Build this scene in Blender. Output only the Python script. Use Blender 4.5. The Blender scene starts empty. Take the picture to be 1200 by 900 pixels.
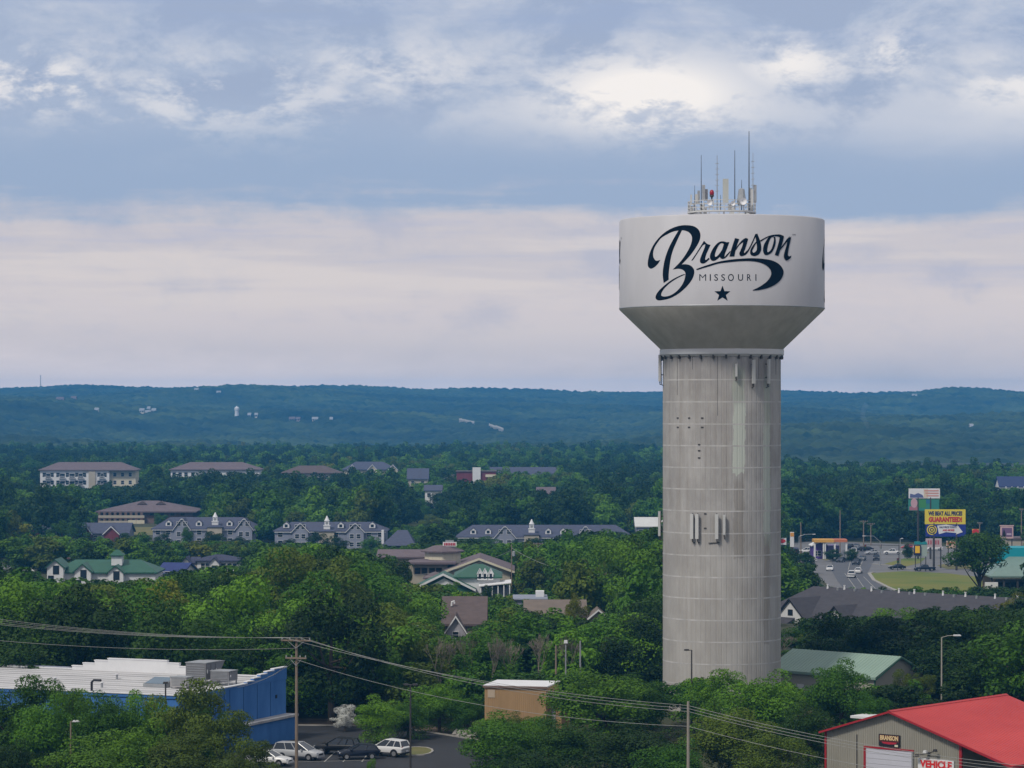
import bpy, math, random
import numpy as np
from mathutils import Vector, Matrix
rad = math.radians
random.seed(11)
rng = np.random.default_rng(11)
S = bpy.context.scene
COL = S.collection
FPX, HOR, EYE = 3500.0, 475.0, 36.0      # lens in photo pixels, eye-level row, eye height above the lot

# ------------------------------------------------------------------ camera
cd = bpy.data.cameras.new('camera')
cam = bpy.data.objects.new('camera', cd); COL.objects.link(cam)
cam.location = (0, 0, EYE); cam.rotation_euler = (rad(90), 0, 0)
cd.sensor_width = 36.0; cd.lens = FPX / 1200 * 36; cd.shift_y = 25 / 1200
cd.clip_start = 1.0; cd.clip_end = 30000
S.camera = cam

# ------------------------------------------------------------------ colour management / cycles
S.view_settings.view_transform = 'Standard'
S.view_settings.look = 'None'
S.view_settings.exposure = 0.16
S.view_settings.gamma = 1.0
S.view_settings.use_curve_mapping = False
S.render.engine = 'CYCLES'
cy = S.cycles
cy.max_bounces = 5; cy.diffuse_bounces = 2; cy.glossy_bounces = 2; cy.transmission_bounces = 2
cy.transparent_max_bounces = 4; cy.volume_bounces = 1
cy.use_denoising = True
cy.caustics_reflective = False; cy.caustics_refractive = False

# ------------------------------------------------------------------ sun and sky
SUN_DIR = Vector((-0.42, -0.50, 0.76)).normalized()     # towards the sun, veiled by cloud
sd = bpy.data.lights.new('sun', 'SUN'); sd.energy = 2.2; sd.angle = rad(9); sd.color = (1.0, 0.94, 0.84)
sun = bpy.data.objects.new('sun', sd); COL.objects.link(sun)
sun.rotation_euler = (-SUN_DIR).to_track_quat('-Z', 'Y').to_euler()
sun.location = (0, -50, 300)

world = bpy.data.worlds.new('World'); S.world = world; world.use_nodes = True
def build_sky():
    nt = world.node_tree; N = nt.nodes; L = nt.links
    N.clear()
    def nd(t, **k):
        n = N.new(t)
        for a, b in k.items(): setattr(n, a, b)
        return n
    def val(x, s):
        if isinstance(x, (int, float)): s.default_value = x
        else: L.new(x, s)
    def M(op, a, b=0.0, c=None, clamp=False):
        n = nd('ShaderNodeMath', operation=op); n.use_clamp = clamp
        val(a, n.inputs[0]); val(b, n.inputs[1])
        if c is not None: val(c, n.inputs[2])
        return n.outputs[0]
    def smooth(x, lo, hi):
        n = nd('ShaderNodeMapRange', interpolation_type='SMOOTHSTEP')
        val(x, n.inputs[0]); n.inputs[1].default_value = lo; n.inputs[2].default_value = hi
        return n.outputs[0]
    def mix(f, a, b):
        n = nd('ShaderNodeMix', data_type='RGBA'); val(f, n.inputs[0])
        for x, i in ((a, 6), (b, 7)):
            if isinstance(x, tuple): n.inputs[i].default_value = (*x, 1)
            else: L.new(x, n.inputs[i])
        return n.outputs[2]
    out = nd('ShaderNodeOutputWorld'); bg = nd('ShaderNodeBackground'); bg.inputs[1].default_value = 0.1
    L.new(bg.outputs[0], out.inputs[0])
    sky = nd('ShaderNodeTexSky', sky_type='NISHITA'); sky.sun_disc = False
    sky.sun_elevation = math.asin(SUN_DIR.z); sky.sun_rotation = math.atan2(SUN_DIR.x, SUN_DIR.y)
    tc = nd('ShaderNodeTexCoord'); sp = nd('ShaderNodeSeparateXYZ'); L.new(tc.outputs['Generated'], sp.inputs[0])
    x, y, z = sp.outputs
    def noise(sx, sz, scale, detail, rough, off, dist=0.0):
        mp = nd('ShaderNodeMapping'); L.new(tc.outputs['Generated'], mp.inputs[0])
        mp.inputs['Scale'].default_value = (sx, sx, sz); mp.inputs['Location'].default_value = off
        n = nd('ShaderNodeTexNoise'); L.new(mp.outputs[0], n.inputs[0])
        n.inputs['Scale'].default_value = scale; n.inputs['Detail'].default_value = detail
        n.inputs['Roughness'].default_value = rough; n.inputs['Distortion'].default_value = dist
        return n.outputs[0]
    big = noise(1, 5.5, 5.0, 5, .55, (3.1, .7, .4))
    mid = noise(1, 2.0, 20.0, 9, .64, (1.7, 4.2, 2.0), .25)
    fine = noise(1, 2.2, 48.0, 7, .64, (8.2, 1.1, 5.5), .2)
    streak = noise(1, 14.0, 7.0, 5, .55, (5.0, 2.5, 1.2))
    zz = M('ADD', z, M('MULTIPLY', M('SUBTRACT', big, .5), .030))
    zz = M('ADD', zz, M('MULTIPLY', M('SUBTRACT', mid, .5), .010))
    # layers of the overcast, by height above the horizon
    mauve, pale = (1.14, .93, .82), (.600, .545, .560)
    blue, grey = (.305, .385, .540), (.375, .435, .570)
    high = (.560, .550, .560)
    c = mix(smooth(zz, .000, .020), mauve, (.710, .620, .600))
    c = mix(smooth(zz, .026, .052), c, pale)
    low = mix(M('MULTIPLY', smooth(mid, .46, .68), M('MULTIPLY', smooth(zz, .012, .04), .60)), c, (.42, .430, .540))
    low = mix(M('MULTIPLY', smooth(streak, .50, .66), M('MULTIPLY', smooth(zz, .012, .04), .60)), low, (.76, .665, .610))
    low = mix(M('MULTIPLY', smooth(streak, .50, .36), M('MULTIPLY', smooth(zz, .022, .05), .55)), low, (.43, .445, .580))
    edge = M('ADD', zz, M('ADD', M('MULTIPLY', M('SUBTRACT', streak, .5), .030), M('MULTIPLY', M('SUBTRACT', fine, .5), .012)))
    c = mix(smooth(edge, .0620, .0745), low, blue)
    c = mix(smooth(zz, .078, .100), c, grey)
    # brighter torn cloud above the blue bank
    up = smooth(zz, .086, .102)
    patch = smooth(M('ADD', M('ADD', M('MULTIPLY', mid, .6), M('MULTIPLY', big, .45)), M('MULTIPLY', fine, .15)), .54, .68)
    c = mix(M('MULTIPLY', M('MULTIPLY', smooth(mid, .50, .38), up), .55), c, (.290, .350, .500))
    c = mix(M('MULTIPLY', M('MULTIPLY', patch, up), .62), c, (.610, .615, .670))
    c = mix(M('MULTIPLY', smooth(zz, .117, .128), M('MULTIPLY', smooth(streak, .40, .62), .65)), c, (.315, .385, .560))
    # gaps where the veiled light comes through
    def gap(cx, cz, sx, sz, amt):
        dx = M('DIVIDE', M('SUBTRACT', x, cx), sx); dz = M('DIVIDE', M('SUBTRACT', z, cz), sz)
        d = M('ADD', M('MULTIPLY', dx, dx), M('MULTIPLY', dz, dz))
        g = M('EXPONENT', M('MULTIPLY', d, -1.0))
        g = M('MULTIPLY', g, M('GREATER_THAN', y, 0.0))
        t = M('ADD', M('MULTIPLY', fine, .55), M('MULTIPLY', mid, .65))
        return M('MULTIPLY', M('MULTIPLY', g, smooth(t, .54, .68)), amt)
    gaps = None
    for g in (gap(.045, .103, .030, .011, 1.5), gap(.028, .098, .020, .006, .6), gap(.093, .113, .018, .008, .9), gap(.125, .116, .012, .007, .7), gap(.165, .105, .02, .009, .7),
              gap(-.155, .106, .022, .010, .95), gap(-.172, .113, .014, .006, .9), gap(-.10, .102, .05, .012, .55), gap(-.04, .112, .03, .008, .45)):
        gaps = g if gaps is None else M('MAXIMUM', gaps, g)
    gaps = M('MINIMUM', gaps, 1.0)
    c = mix(gaps, c, (.905, .845, .800))
    c = mix(M('MULTIPLY', smooth(z, .15, .40), .9), c, high)
    sc = nd('ShaderNodeVectorMath', operation='SCALE'); L.new(c, sc.inputs[0]); sc.inputs['Scale'].default_value = 10.0
    L.new(mix(.93, sky.outputs[0], sc.outputs[0]), bg.inputs[0])
build_sky()

# ------------------------------------------------------------------ helpers
def W(px, py, Y):                 # a photo measurement at a distance -> a point of the place
    return Vector(((px - 600) * Y / FPX, Y, EYE - (py - HOR) * Y / FPX))
_GY = [-300, 0, 420, 520, 650, 900, 1300, 2700]
_GZ = [0, 0, 0, -3.4, -6.2, -9.6, -12, -14]
def gz(Y): return float(np.interp(Y, _GY, _GZ))
def gy(py):                       # distance at which the ground is seen on row py
    lo, hi = 150.0, 2600.0
    for _ in range(50):
        m = (lo + hi) / 2
        if HOR + (EYE - gz(m)) * FPX / m > py: lo = m
        else: hi = m
    return (lo + hi) / 2
def G(px, py):
    Y = gy(py); return Vector(((px - 600) * Y / FPX, Y, gz(Y)))

MATS = {}
def mat(name, col, rough=.8, var=0.0, scale=1.0, col2=None, bump=0.0, bscale=None, metal=0.0, rnd=0.0, spec=.3, stretch=(1, 1, 1), detail=5):
    if name in MATS: return MATS[name]
    m = bpy.data.materials.new(name); m.use_nodes = True
    N = m.node_tree.nodes; L = m.node_tree.links; b = N['Principled BSDF']
    b.inputs['Base Color'].default_value = (*col, 1); b.inputs['Roughness'].default_value = rough
    b.inputs['Metallic'].default_value = metal; b.inputs['Specular IOR Level'].default_value = spec
    src = None
    if var or col2 or bump:
        tc = N.new('ShaderNodeTexCoord'); mp = N.new('ShaderNodeMapping'); mp.inputs['Scale'].default_value = stretch
        L.new(tc.outputs['Object'], mp.inputs[0])
        nz = N.new('ShaderNodeTexNoise'); nz.inputs['Scale'].default_value = scale; nz.inputs['Detail'].default_value = detail
        nz.inputs['Roughness'].default_value = .6
        L.new(mp.outputs[0], nz.inputs[0])
        if var or col2:
            rp = N.new('ShaderNodeValToRGB'); rp.color_ramp.elements[0].position = .3; rp.color_ramp.elements[1].position = .7
            c2 = col2 or tuple(min(1, c * (1 + var)) for c in col)
            c1 = col if col2 else tuple(c * (1 - var) for c in col)
            rp.color_ramp.elements[0].color = (*c1, 1); rp.color_ramp.elements[1].color = (*c2, 1)
            L.new(nz.outputs[0], rp.inputs[0]); src = rp.outputs[0]
        if bump:
            n2 = nz
            if bscale:
                n2 = N.new('ShaderNodeTexNoise'); n2.inputs['Scale'].default_value = bscale; n2.inputs['Detail'].default_value = 4
                L.new(mp.outputs[0], n2.inputs[0])
            bp = N.new('ShaderNodeBump'); bp.inputs['Strength'].default_value = bump; bp.inputs['Distance'].default_value = .1
            L.new(n2.outputs[0], bp.inputs['Height']); L.new(bp.outputs[0], b.inputs['Normal'])
    if rnd:
        oi = N.new('ShaderNodeObjectInfo'); hs = N.new('ShaderNodeHueSaturation')
        mr = N.new('ShaderNodeMapRange'); mr.inputs[3].default_value = 1 - rnd; mr.inputs[4].default_value = 1 + rnd
        L.new(oi.outputs['Random'], mr.inputs[0]); L.new(mr.outputs[0], hs.inputs['Value'])
        if src: L.new(src, hs.inputs['Color'])
        else: hs.inputs['Color'].default_value = (*col, 1)
        src = hs.outputs[0]
    if src: L.new(src, b.inputs['Base Color'])
    MATS[name] = m
    return m

class MB:
    def __init__(s): s.v = []; s.f = []; s.m = []
    def add(s, vs, fs, m=0):
        o = len(s.v); s.v += [tuple(v) for v in vs]; s.f += [tuple(i + o for i in f) for f in fs]; s.m += [m] * len(fs); return s
    def box(s, x0, x1, y0, y1, z0, z1, m=0):
        v = [(x, y, z) for z in (z0, z1) for y in (y0, y1) for x in (x0, x1)]
        return s.add(v, [(0, 2, 3, 1), (4, 5, 7, 6), (0, 1, 5, 4), (1, 3, 7, 5), (3, 2, 6, 7), (2, 0, 4, 6)], m)
    def prism(s, poly, axis, a, b, m=0):      # poly of (u,w) extruded along axis
        def P(u, w, t): return {'x': (t, u, w), 'y': (u, t, w), 'z': (u, w, t)}[axis]
        n = len(poly)
        v = [P(u, w, a) for u, w in poly] + [P(u, w, b) for u, w in poly]
        return s.add(v, [tuple(range(n))[::-1], tuple(range(n, 2 * n))] + [(i, (i + 1) % n, n + (i + 1) % n, n + i) for i in range(n)], m)
    def lathe(s, prof, n=24, c=(0, 0), m=0, caps=False):
        v = [(c[0] + r * math.cos(2 * math.pi * i / n), c[1] + r * math.sin(2 * math.pi * i / n), z) for r, z in prof for i in range(n)]
        f = [(k * n + i, k * n + (i + 1) % n, (k + 1) * n + (i + 1) % n, (k + 1) * n + i) for k in range(len(prof) - 1) for i in range(n)]
        if caps: f += [tuple(range(n))[::-1], tuple(range((len(prof) - 1) * n, len(prof) * n))]
        return s.add(v, f, m)
    def cyl(s, x, y, z0, z1, r, n=8, r1=None, m=0): return s.lathe([(r, z0), (r if r1 is None else r1, z1)], n, (x, y), m, True)
    def tube(s, pts, r, n=6, m=0):
        pts = [Vector(p) for p in pts]; rs = r if isinstance(r, (list, tuple)) else [r] * len(pts)
        v = []; a = None
        for i, p in enumerate(pts):
            d = (pts[min(i + 1, len(pts) - 1)] - pts[max(i - 1, 0)]).normalized()
            if a is None: a = d.cross(Vector((0, 0, 1)) if abs(d.z) < .9 else Vector((1, 0, 0))).normalized()
            a = (a - d * a.dot(d)).normalized(); b = d.cross(a)
            v += [tuple(p + (a * math.cos(2 * math.pi * k / n) + b * math.sin(2 * math.pi * k / n)) * rs[i]) for k in range(n)]
        L = len(pts)
        f = [(k * n + i, k * n + (i + 1) % n, (k + 1) * n + (i + 1) % n, (k + 1) * n + i) for k in range(L - 1) for i in range(n)]
        f += [tuple(range(n))[::-1], tuple(range((L - 1) * n, L * n))]
        return s.add(v, f, m)
    def gwalls(s, x0, x1, y0, y1, z0, ze, zr, axis='x', m=0):
        s.add([(x0, y0, z0), (x1, y0, z0), (x1, y1, z0), (x0, y1, z0), (x0, y0, ze), (x1, y0, ze), (x1, y1, ze), (x0, y1, ze)],
              [(0, 1, 5, 4), (1, 2, 6, 5), (2, 3, 7, 6), (3, 0, 4, 7)], m)
        if axis == 'x':
            ym = (y0 + y1) / 2
            for x, o in ((x0, 0), (x1, 1)): s.add([(x, y0, ze), (x, y1, ze), (x, ym, zr)], [(0, 1, 2) if o else (0, 2, 1)], m)
        elif axis == 'y':
            xm = (x0 + x1) / 2
            for y, o in ((y0, 0), (y1, 1)): s.add([(x0, y, ze), (x1, y, ze), (xm, y, zr)], [(0, 1, 2) if not o else (0, 2, 1)], m)
        return s
    def groof(s, x0, x1, y0, y1, ze, zr, axis='x', over=.5, t=.25, m=0):
        a0, a1, b0, b1 = (y0, y1, x0, x1) if axis == 'x' else (x0, x1, y0, y1)
        mid = (a0 + a1) / 2; sl = (zr - ze) / (mid - a0); e = ze - sl * over
        poly = [(a0 - over, e), (mid, zr), (a1 + over, e), (a1 + over, e + t), (mid, zr + t), (a0 - over, e + t)]
        return s.prism(poly, 'x' if axis == 'x' else 'y', b0 - over, b1 + over, m)
    def hroof(s, x0, x1, y0, y1, ze, zr, ix, over=.6, t=.3, m=0, iy=None):
        x0 -= over; x1 += over; y0 -= over; y1 += over; ym = (y0 + y1) / 2
        if iy is None: iy = (y1 - y0) / 2
        v = [(x0, y0, ze), (x1, y0, ze), (x1, y1, ze), (x0, y1, ze)]
        v += [(x, y, ze + t) for x, y, z in v[:4]]
        v += [(x0 + ix, y0 + iy, zr), (x1 - ix, y0 + iy, zr), (x1 - ix, y1 - iy, zr), (x0 + ix, y1 - iy, zr)]
        f = [(3, 2, 1, 0)] + [(i, (i + 1) % 4, 4 + (i + 1) % 4, 4 + i) for i in range(4)]
        f += [(4, 5, 9, 8), (6, 7, 11, 10), (5, 6, 10, 9), (7, 4, 8, 11), (8, 9, 10, 11)]
        return s.add(v, f, m)
    def mesh(s, name, mats, smooth=False):
        me = bpy.data.meshes.new(name); me.from_pydata(s.v, [], s.f)
        for q in (mats if isinstance(mats, (list, tuple)) else [mats]): me.materials.append(q)
        if any(s.m): me.polygons.foreach_set('material_index', s.m)
        if smooth: me.polygons.foreach_set('use_smooth', [True] * len(s.f))
        me.validate(); me.update()
        return me
    def build(s, name, mats, parent=None, smooth=False):
        return place(s.mesh(name, mats, smooth), name, parent)

def place(me, name, parent=None, loc=(0, 0, 0), rz=0.0):
    o = bpy.data.objects.new(name, me); COL.objects.link(o)
    o.location = loc; o.rotation_euler = (0, 0, rz)
    if parent: o.parent = parent
    return o
def tag(o, label=None, cat=None, group=None, kind=None):
    if label: o['label'] = label
    if cat: o['category'] = cat
    if group: o['group'] = group
    if kind: o['kind'] = kind
    return o
def thing(name, label, cat, loc=(0, 0, 0), rz=0.0, group=None):
    return tag(place(None, name, None, loc, rz), label, cat, group)
def copy_tree(o, parent=None):
    c = o.copy(); COL.objects.link(c)
    if parent: c.parent = parent
    for ch in o.children: copy_tree(ch, c)
    return c
def spline(pts, k=4):
    P = [np.array(p, float) for p in pts]; out = []
    for i in range(len(P) - 1):
        p0 = P[max(i - 1, 0)]; p1 = P[i]; p2 = P[i + 1]; p3 = P[min(i + 2, len(P) - 1)]
        for j in range(k):
            t = j / k
            out.append(.5 * ((2 * p1) + (p2 - p0) * t + (2 * p0 - 5 * p1 + 4 * p2 - p3) * t * t + (3 * p1 - p0 - 3 * p2 + p3) * t ** 3))
    out.append(P[-1]); return out

def text_mesh(s, size=1.0, bold=0.0, extrude=0.0):
    cu = bpy.data.curves.new('lettering', 'FONT'); cu.body = s; cu.size = size; cu.align_x = 'CENTER'; cu.align_y = 'CENTER'
    cu.offset = bold; cu.extrude = extrude; cu.resolution_u = 3
    o = bpy.data.objects.new('lettering', cu); COL.objects.link(o)
    dg = bpy.context.evaluated_depsgraph_get(); me = bpy.data.meshes.new_from_object(o.evaluated_get(dg))
    bpy.data.objects.remove(o); bpy.data.curves.remove(cu)
    return me
def sign_text(parent, s, cx, cz, w, h, m, y, bold=0.02, rz=0.0, name='lettering', extrude=.02):
    me = text_mesh(s, 1.0, bold, extrude)                      # fitted into w x h, standing on a front face at depth y
    co = np.empty(len(me.vertices) * 3); me.vertices.foreach_get('co', co); co = co.reshape(-1, 3)
    mn, mx = co.min(0), co.max(0)
    x = (co[:, 0] - (mn[0] + mx[0]) / 2) / (mx[0] - mn[0]) * w + cx
    z = (co[:, 1] - (mn[1] + mx[1]) / 2) / (mx[1] - mn[1]) * h + cz
    yy = y - co[:, 2]
    me.vertices.foreach_set('co', np.stack([x, yy, z], 1).ravel())
    me.materials.clear(); me.materials.append(m); me.update()
    return place(me, name, parent)

# ------------------------------------------------------------------ shared materials
M_GLASS = mat('window_glass', (.020, .026, .036), .12, spec=.5)
M_WHITE = mat('white_paint', (.66, .66, .67), .6, var=.05, scale=.7)
M_CREAM = mat('cream_siding', (.60, .55, .42), .75, var=.06, scale=.4)
M_BEIGE = mat('beige_siding', (.40, .36, .29), .8, var=.08, scale=.4)
M_HOTEL = mat('pale_blue_siding', (.235, .250, .315), .75, var=.06, scale=.5)
M_SLATE = mat('slate_shingles', (.068, .074, .115), .85, var=.16, scale=.9, bump=.3, bscale=6, stretch=(1, 1, 3))
M_BROWNR = mat('brown_shingles', (.105, .080, .078), .9, var=.15, scale=.8, bump=.3, bscale=6, stretch=(1, 1, 3))
M_MAUVER = mat('mauve_shingles', (.135, .105, .115), .9, var=.12, scale=.5, bump=.3, bscale=5, stretch=(1, 1, 3))
M_MAROON = mat('maroon_boards', (.16, .035, .045), .8, var=.12, scale=.6)
M_GREENR = mat('green_roof_metal', (.030, .100, .062), .55, var=.1, scale=.5)
M_TIMBER = mat('weathered_timber', (.16, .105, .085), .85, var=.2, scale=1.2, stretch=(1, 1, 4))
M_DARK = mat('dark_paint', (.018, .018, .022), .5)
M_STEEL = mat('galvanised_steel', (.34, .35, .36), .45, var=.1, scale=2, metal=.4)
M_DKSTEEL = mat('dark_bronze_steel', (.05, .045, .042), .5)
M_WOOD = mat('pole_wood', (.215, .165, .125), .9, var=.22, scale=2.5, stretch=(6, 6, .5), bump=.3)
M_BARK = mat('bark', (.075, .058, .042), .95, var=.25, scale=3, stretch=(3, 3, .6))
M_ASPH = mat('asphalt', (.030, .031, .035), .9, var=.14, scale=.12, bump=.2, bscale=8)
M_ASPH2 = mat('worn_asphalt', (.150, .148, .152), .9, var=.12, scale=.08, bump=.2, bscale=6)
M_CONC = mat('pale_concrete', (.30, .285, .26), .9, var=.1, scale=.6, bump=.2)
M_LINE = mat('road_paint', (.34, .33, .30), .8, var=.15, scale=2)
M_GRASS = mat('mown_grass', (.190, .170, .034), .95, col2=(.085, .135, .018), scale=.045, bump=.5, bscale=4)
M_DRY = mat('dry_grass', (.175, .150, .060), .95, col2=(.10, .11, .035), scale=.15, bump=.5, bscale=4)
M_DIRT = mat('bare_earth', (.150, .110, .075), .95, var=.3, scale=.5, bump=.5)
M_FLOOR = mat('woodland_ground', (.030, .040, .014), .95, col2=(.055, .055, .025), scale=.05, bump=.6, bscale=1.5)
# ------------------------------------------------------------------ the ground, the hills
def grid_mesh(name, xs, ys, Z, m, smooth=True):
    nx, ny = len(xs), len(ys)
    X, Y = np.meshgrid(xs, ys)
    co = np.stack([X, Y, Z], -1).reshape(-1, 3).astype(np.float32)
    i = np.arange((ny - 1) * (nx - 1)); r = i // (nx - 1); c = i % (nx - 1); a = r * nx + c
    q = np.stack([a, a + 1, a + nx + 1, a + nx], 1).astype(np.int32)
    me = bpy.data.meshes.new(name)
    me.vertices.add(len(co)); me.vertices.foreach_set('co', co.ravel())
    me.loops.add(q.size); me.loops.foreach_set('vertex_index', q.ravel())
    me.polygons.add(len(q)); me.polygons.foreach_set('loop_start', np.arange(0, q.size, 4, dtype=np.int32))
    me.update(calc_edges=True)
    me.materials.append(m)
    me.polygons.foreach_set('use_smooth', np.full(len(q), smooth))
    return me
gxs = np.array([-2600, -1500, -900, -600, -400, -250, -150, -75, 0, 75, 150, 250, 400, 600, 900, 1500, 2600.])
gys = np.array([-300, -150, 0, 150, 300, 420, 470, 520, 580, 650, 720, 800, 900, 1100, 1300, 1700, 2100, 2700.])
tag(place(grid_mesh('ground', gxs, gys, np.repeat(np.interp(gys, _GY, _GZ)[:, None], len(gxs), 1), M_FLOOR), 'ground'), kind='structure')

def vnoise(X, Y, s, seed):        # smooth value noise
    r = np.random.default_rng(seed); T = r.random((256, 256))
    u, v = X / s, Y / s; i, j = np.floor(u).astype(int), np.floor(v).astype(int); fu, fv = u - i, v - j
    fu = fu * fu * (3 - 2 * fu); fv = fv * fv * (3 - 2 * fv)
    t = lambda a, b: T[a % 256, b % 256]
    return (t(i, j) * (1 - fu) + t(i + 1, j) * fu) * (1 - fv) + (t(i, j + 1) * (1 - fu) + t(i + 1, j + 1) * fu) * fv - .5
RX = [-300, 0, 50, 100, 150, 200, 300, 400, 450, 500, 560, 620, 700, 780, 850, 920, 1000, 1060, 1130, 1200, 1500]
RY = [462, 459, 457, 455, 457, 458, 456.5, 455, 457, 459.5, 458, 459, 463, 463, 461, 461.5, 464, 463, 464.5, 466, 465]
YR = 6400.0
def hill_z(X, Y):                 # bare hillside
    pxr = 600 + X * FPX / YR
    top = EYE + (HOR - np.interp(pxr, RX, RY)) * YR / FPX
    s = np.clip((Y - 2700) / (YR - 2700), 0, 1)
    z = -14 + (top + 14) * (0.30 * s + .70 * s ** 1.6)
    env = np.clip((Y - 2800) / 500, 0, 1) * np.clip((YR - Y) / 900, 0, 1)
    z = z + env * (vnoise(X, Y * .45, 420, 5) * 52 + vnoise(X, Y * .6, 170, 6) * 22)
    z = z - np.clip((Y - YR) / 1500, 0, 1) ** 1.2 * 120
    # a low wooded spur on the right, nearer
    sp = np.exp(-((Y - 3050 - (X - 300) * .4) / 260) ** 2) * 1 / (1 + np.exp(-(X - 130) / 60)) * np.clip(1 - (X - 300) / 700, .25, 1)
    return z + 17 * sp
def canopy(X, Y, cell, seed):     # tree tops: a rounded crown on every cell of a jittered grid
    r = np.random.default_rng(seed); T = r.random((128, 128, 4))
    i, j = np.floor(X / cell).astype(int), np.floor(Y / cell).astype(int); best = np.zeros_like(X)
    for di in (-1, 0, 1):
        for dj in (-1, 0, 1):
            a, b = i + di, j + dj; q = T[a % 128, b % 128]
            cx = (a + .5 + (q[..., 0] - .5) * .8) * cell; cyy = (b + .5 + (q[..., 1] - .5) * .8) * cell
            rr = cell * (.50 + .38 * q[..., 2]); d2 = ((X - cx) ** 2 + (Y - cyy) ** 2) / rr ** 2
            best = np.maximum(best, np.sqrt(np.clip(1 - d2, 0, 1)) * (4 + 7 * q[..., 3]))
    return best
def hill_mat():
    m = bpy.data.materials.new('hill_woods'); m.use_nodes = True; N = m.node_tree.nodes; L = m.node_tree.links; b = N['Principled BSDF']
    tc = N.new('ShaderNodeTexCoord')
    def nz(s, d):
        n = N.new('ShaderNodeTexNoise'); n.inputs['Scale'].default_value = s; n.inputs['Detail'].default_value = d; L.new(tc.outputs['Object'], n.inputs[0]); return n.outputs[0]
    r1 = N.new('ShaderNodeValToRGB'); e = r1.color_ramp.elements
    e[0].position = .32; e[0].color = (.008, .019, .008, 1); e[1].position = .66; e[1].color = (.046, .068, .020, 1)
    L.new(nz(.02, 8), r1.inputs[0])
    r2 = N.new('ShaderNodeValToRGB'); e = r2.color_ramp.elements
    e[0].position = .35; e[0].color = (.5, .55, .55, 1); e[1].position = .62; e[1].color = (1.45, 1.4, 1.2, 1)
    L.new(nz(.0035, 3), r2.inputs[0])
    mx = N.new('ShaderNodeMix'); mx.data_type = 'RGBA'; mx.blend_type = 'MULTIPLY'; mx.inputs[0].default_value = 1
    L.new(r1.outputs[0], mx.inputs[6]); L.new(r2.outputs[0], mx.inputs[7]); L.new(mx.outputs[2], b.inputs['Base Color'])
    b.inputs['Roughness'].default_value = .9; b.inputs['Specular IOR Level'].default_value = .1
    return m
M_HILL = hill_mat()
for xs, ys in ((np.arange(-900, 905, 3.4), np.arange(2560, 4005, 4.4)), (np.arange(-1500, 1510, 4.6), np.arange(3990, 7000, 7.0))):
    X, Y = np.meshgrid(xs, ys); r = np.random.default_rng(int(ys[0]))
    ny = np.clip((Y - 2560) / 120, 0, 1) if ys[0] < 3000 else 1
    Z = hill_z(X, Y) + canopy(X, Y, 11.5, 3) * ny + r.random(X.shape) * 1.2 - 1.5
    if ys[0] > 3000: Z[0] -= 4
    tag(place(grid_mesh('hills', xs, ys, Z, M_HILL), 'hills'), kind='structure')
for sx in (-1, 1):                # the same country further to either side
    xs = np.concatenate([np.arange(900, 3000, 60.), [4500]]) * sx
    if sx < 0: xs = xs[::-1]
    ys = np.arange(2560, 8000, 60.); X, Y = np.meshgrid(xs, ys)
    tag(place(grid_mesh('hills', xs, ys, hill_z(X, Y) - 4, M_HILL), 'hills'), kind='structure')

def sheet(name, pts, m, lift, kind='structure', pxy=True, sub=True):
    P = [G(*p) if pxy else Vector((p[0], p[1], gz(p[1]))) for p in pts]
    me = bpy.data.meshes.new(name)
    import bmesh
    bm = bmesh.new(); f = bm.faces.new([bm.verts.new((p.x, p.y, 0)) for p in P])
    bmesh.ops.triangulate(bm, faces=[f])
    for yv in (420, 520, 580, 650, 720, 800, 900, 1100, 1300):   # fold along the lines where the ground folds
        bmesh.ops.bisect_plane(bm, geom=bm.verts[:] + bm.edges[:] + bm.faces[:], plane_co=(0, yv, 0), plane_no=(0, 1, 0))
    for v in bm.verts: v.co.z = gz(v.co.y) + lift
    bmesh.ops.recalc_face_normals(bm, faces=bm.faces)
    if bm.faces and sum(f.normal.z for f in bm.faces) < 0: bmesh.ops.reverse_faces(bm, faces=bm.faces)
    bm.to_mesh(me); bm.free(); me.materials.append(m)
    return tag(place(me, name), kind=kind)
def ribbon(name, pts, w, h, m, kind='structure', lift=0.0, pxy=True):   # a kerb or line following the ground
    P = [G(*p) if pxy else Vector((p[0], p[1], gz(p[1]))) for p in pts]; mb = MB()
    L, Rr = [], []
    for i, p in enumerate(P):
        d = (P[min(i + 1, len(P) - 1)] - P[max(i - 1, 0)]); d.z = 0; d.normalize(); n = Vector((-d.y, d.x, 0)) * w / 2
        L.append(p + n); Rr.append(p - n)
    v = []
    for a, b in zip(L, Rr): v += [(a.x, a.y, a.z + lift - .1 if h > .03 else a.z + lift), (a.x, a.y, a.z + lift + h), (b.x, b.y, b.z + lift + h), (b.x, b.y, b.z + lift - .1 if h > .03 else b.z + lift)]
    f = []
    for i in range(len(P) - 1):
        for k in range(3): f.append((i * 4 + k, i * 4 + 4 + k, i * 4 + 5 + k, i * 4 + 1 + k))
    f += [(0, 1, 2, 3), tuple(len(v) - 4 + k for k in (3, 2, 1, 0))]
    mb.add(v, f); return tag(mb.build(name, m), kind=kind)

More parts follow.
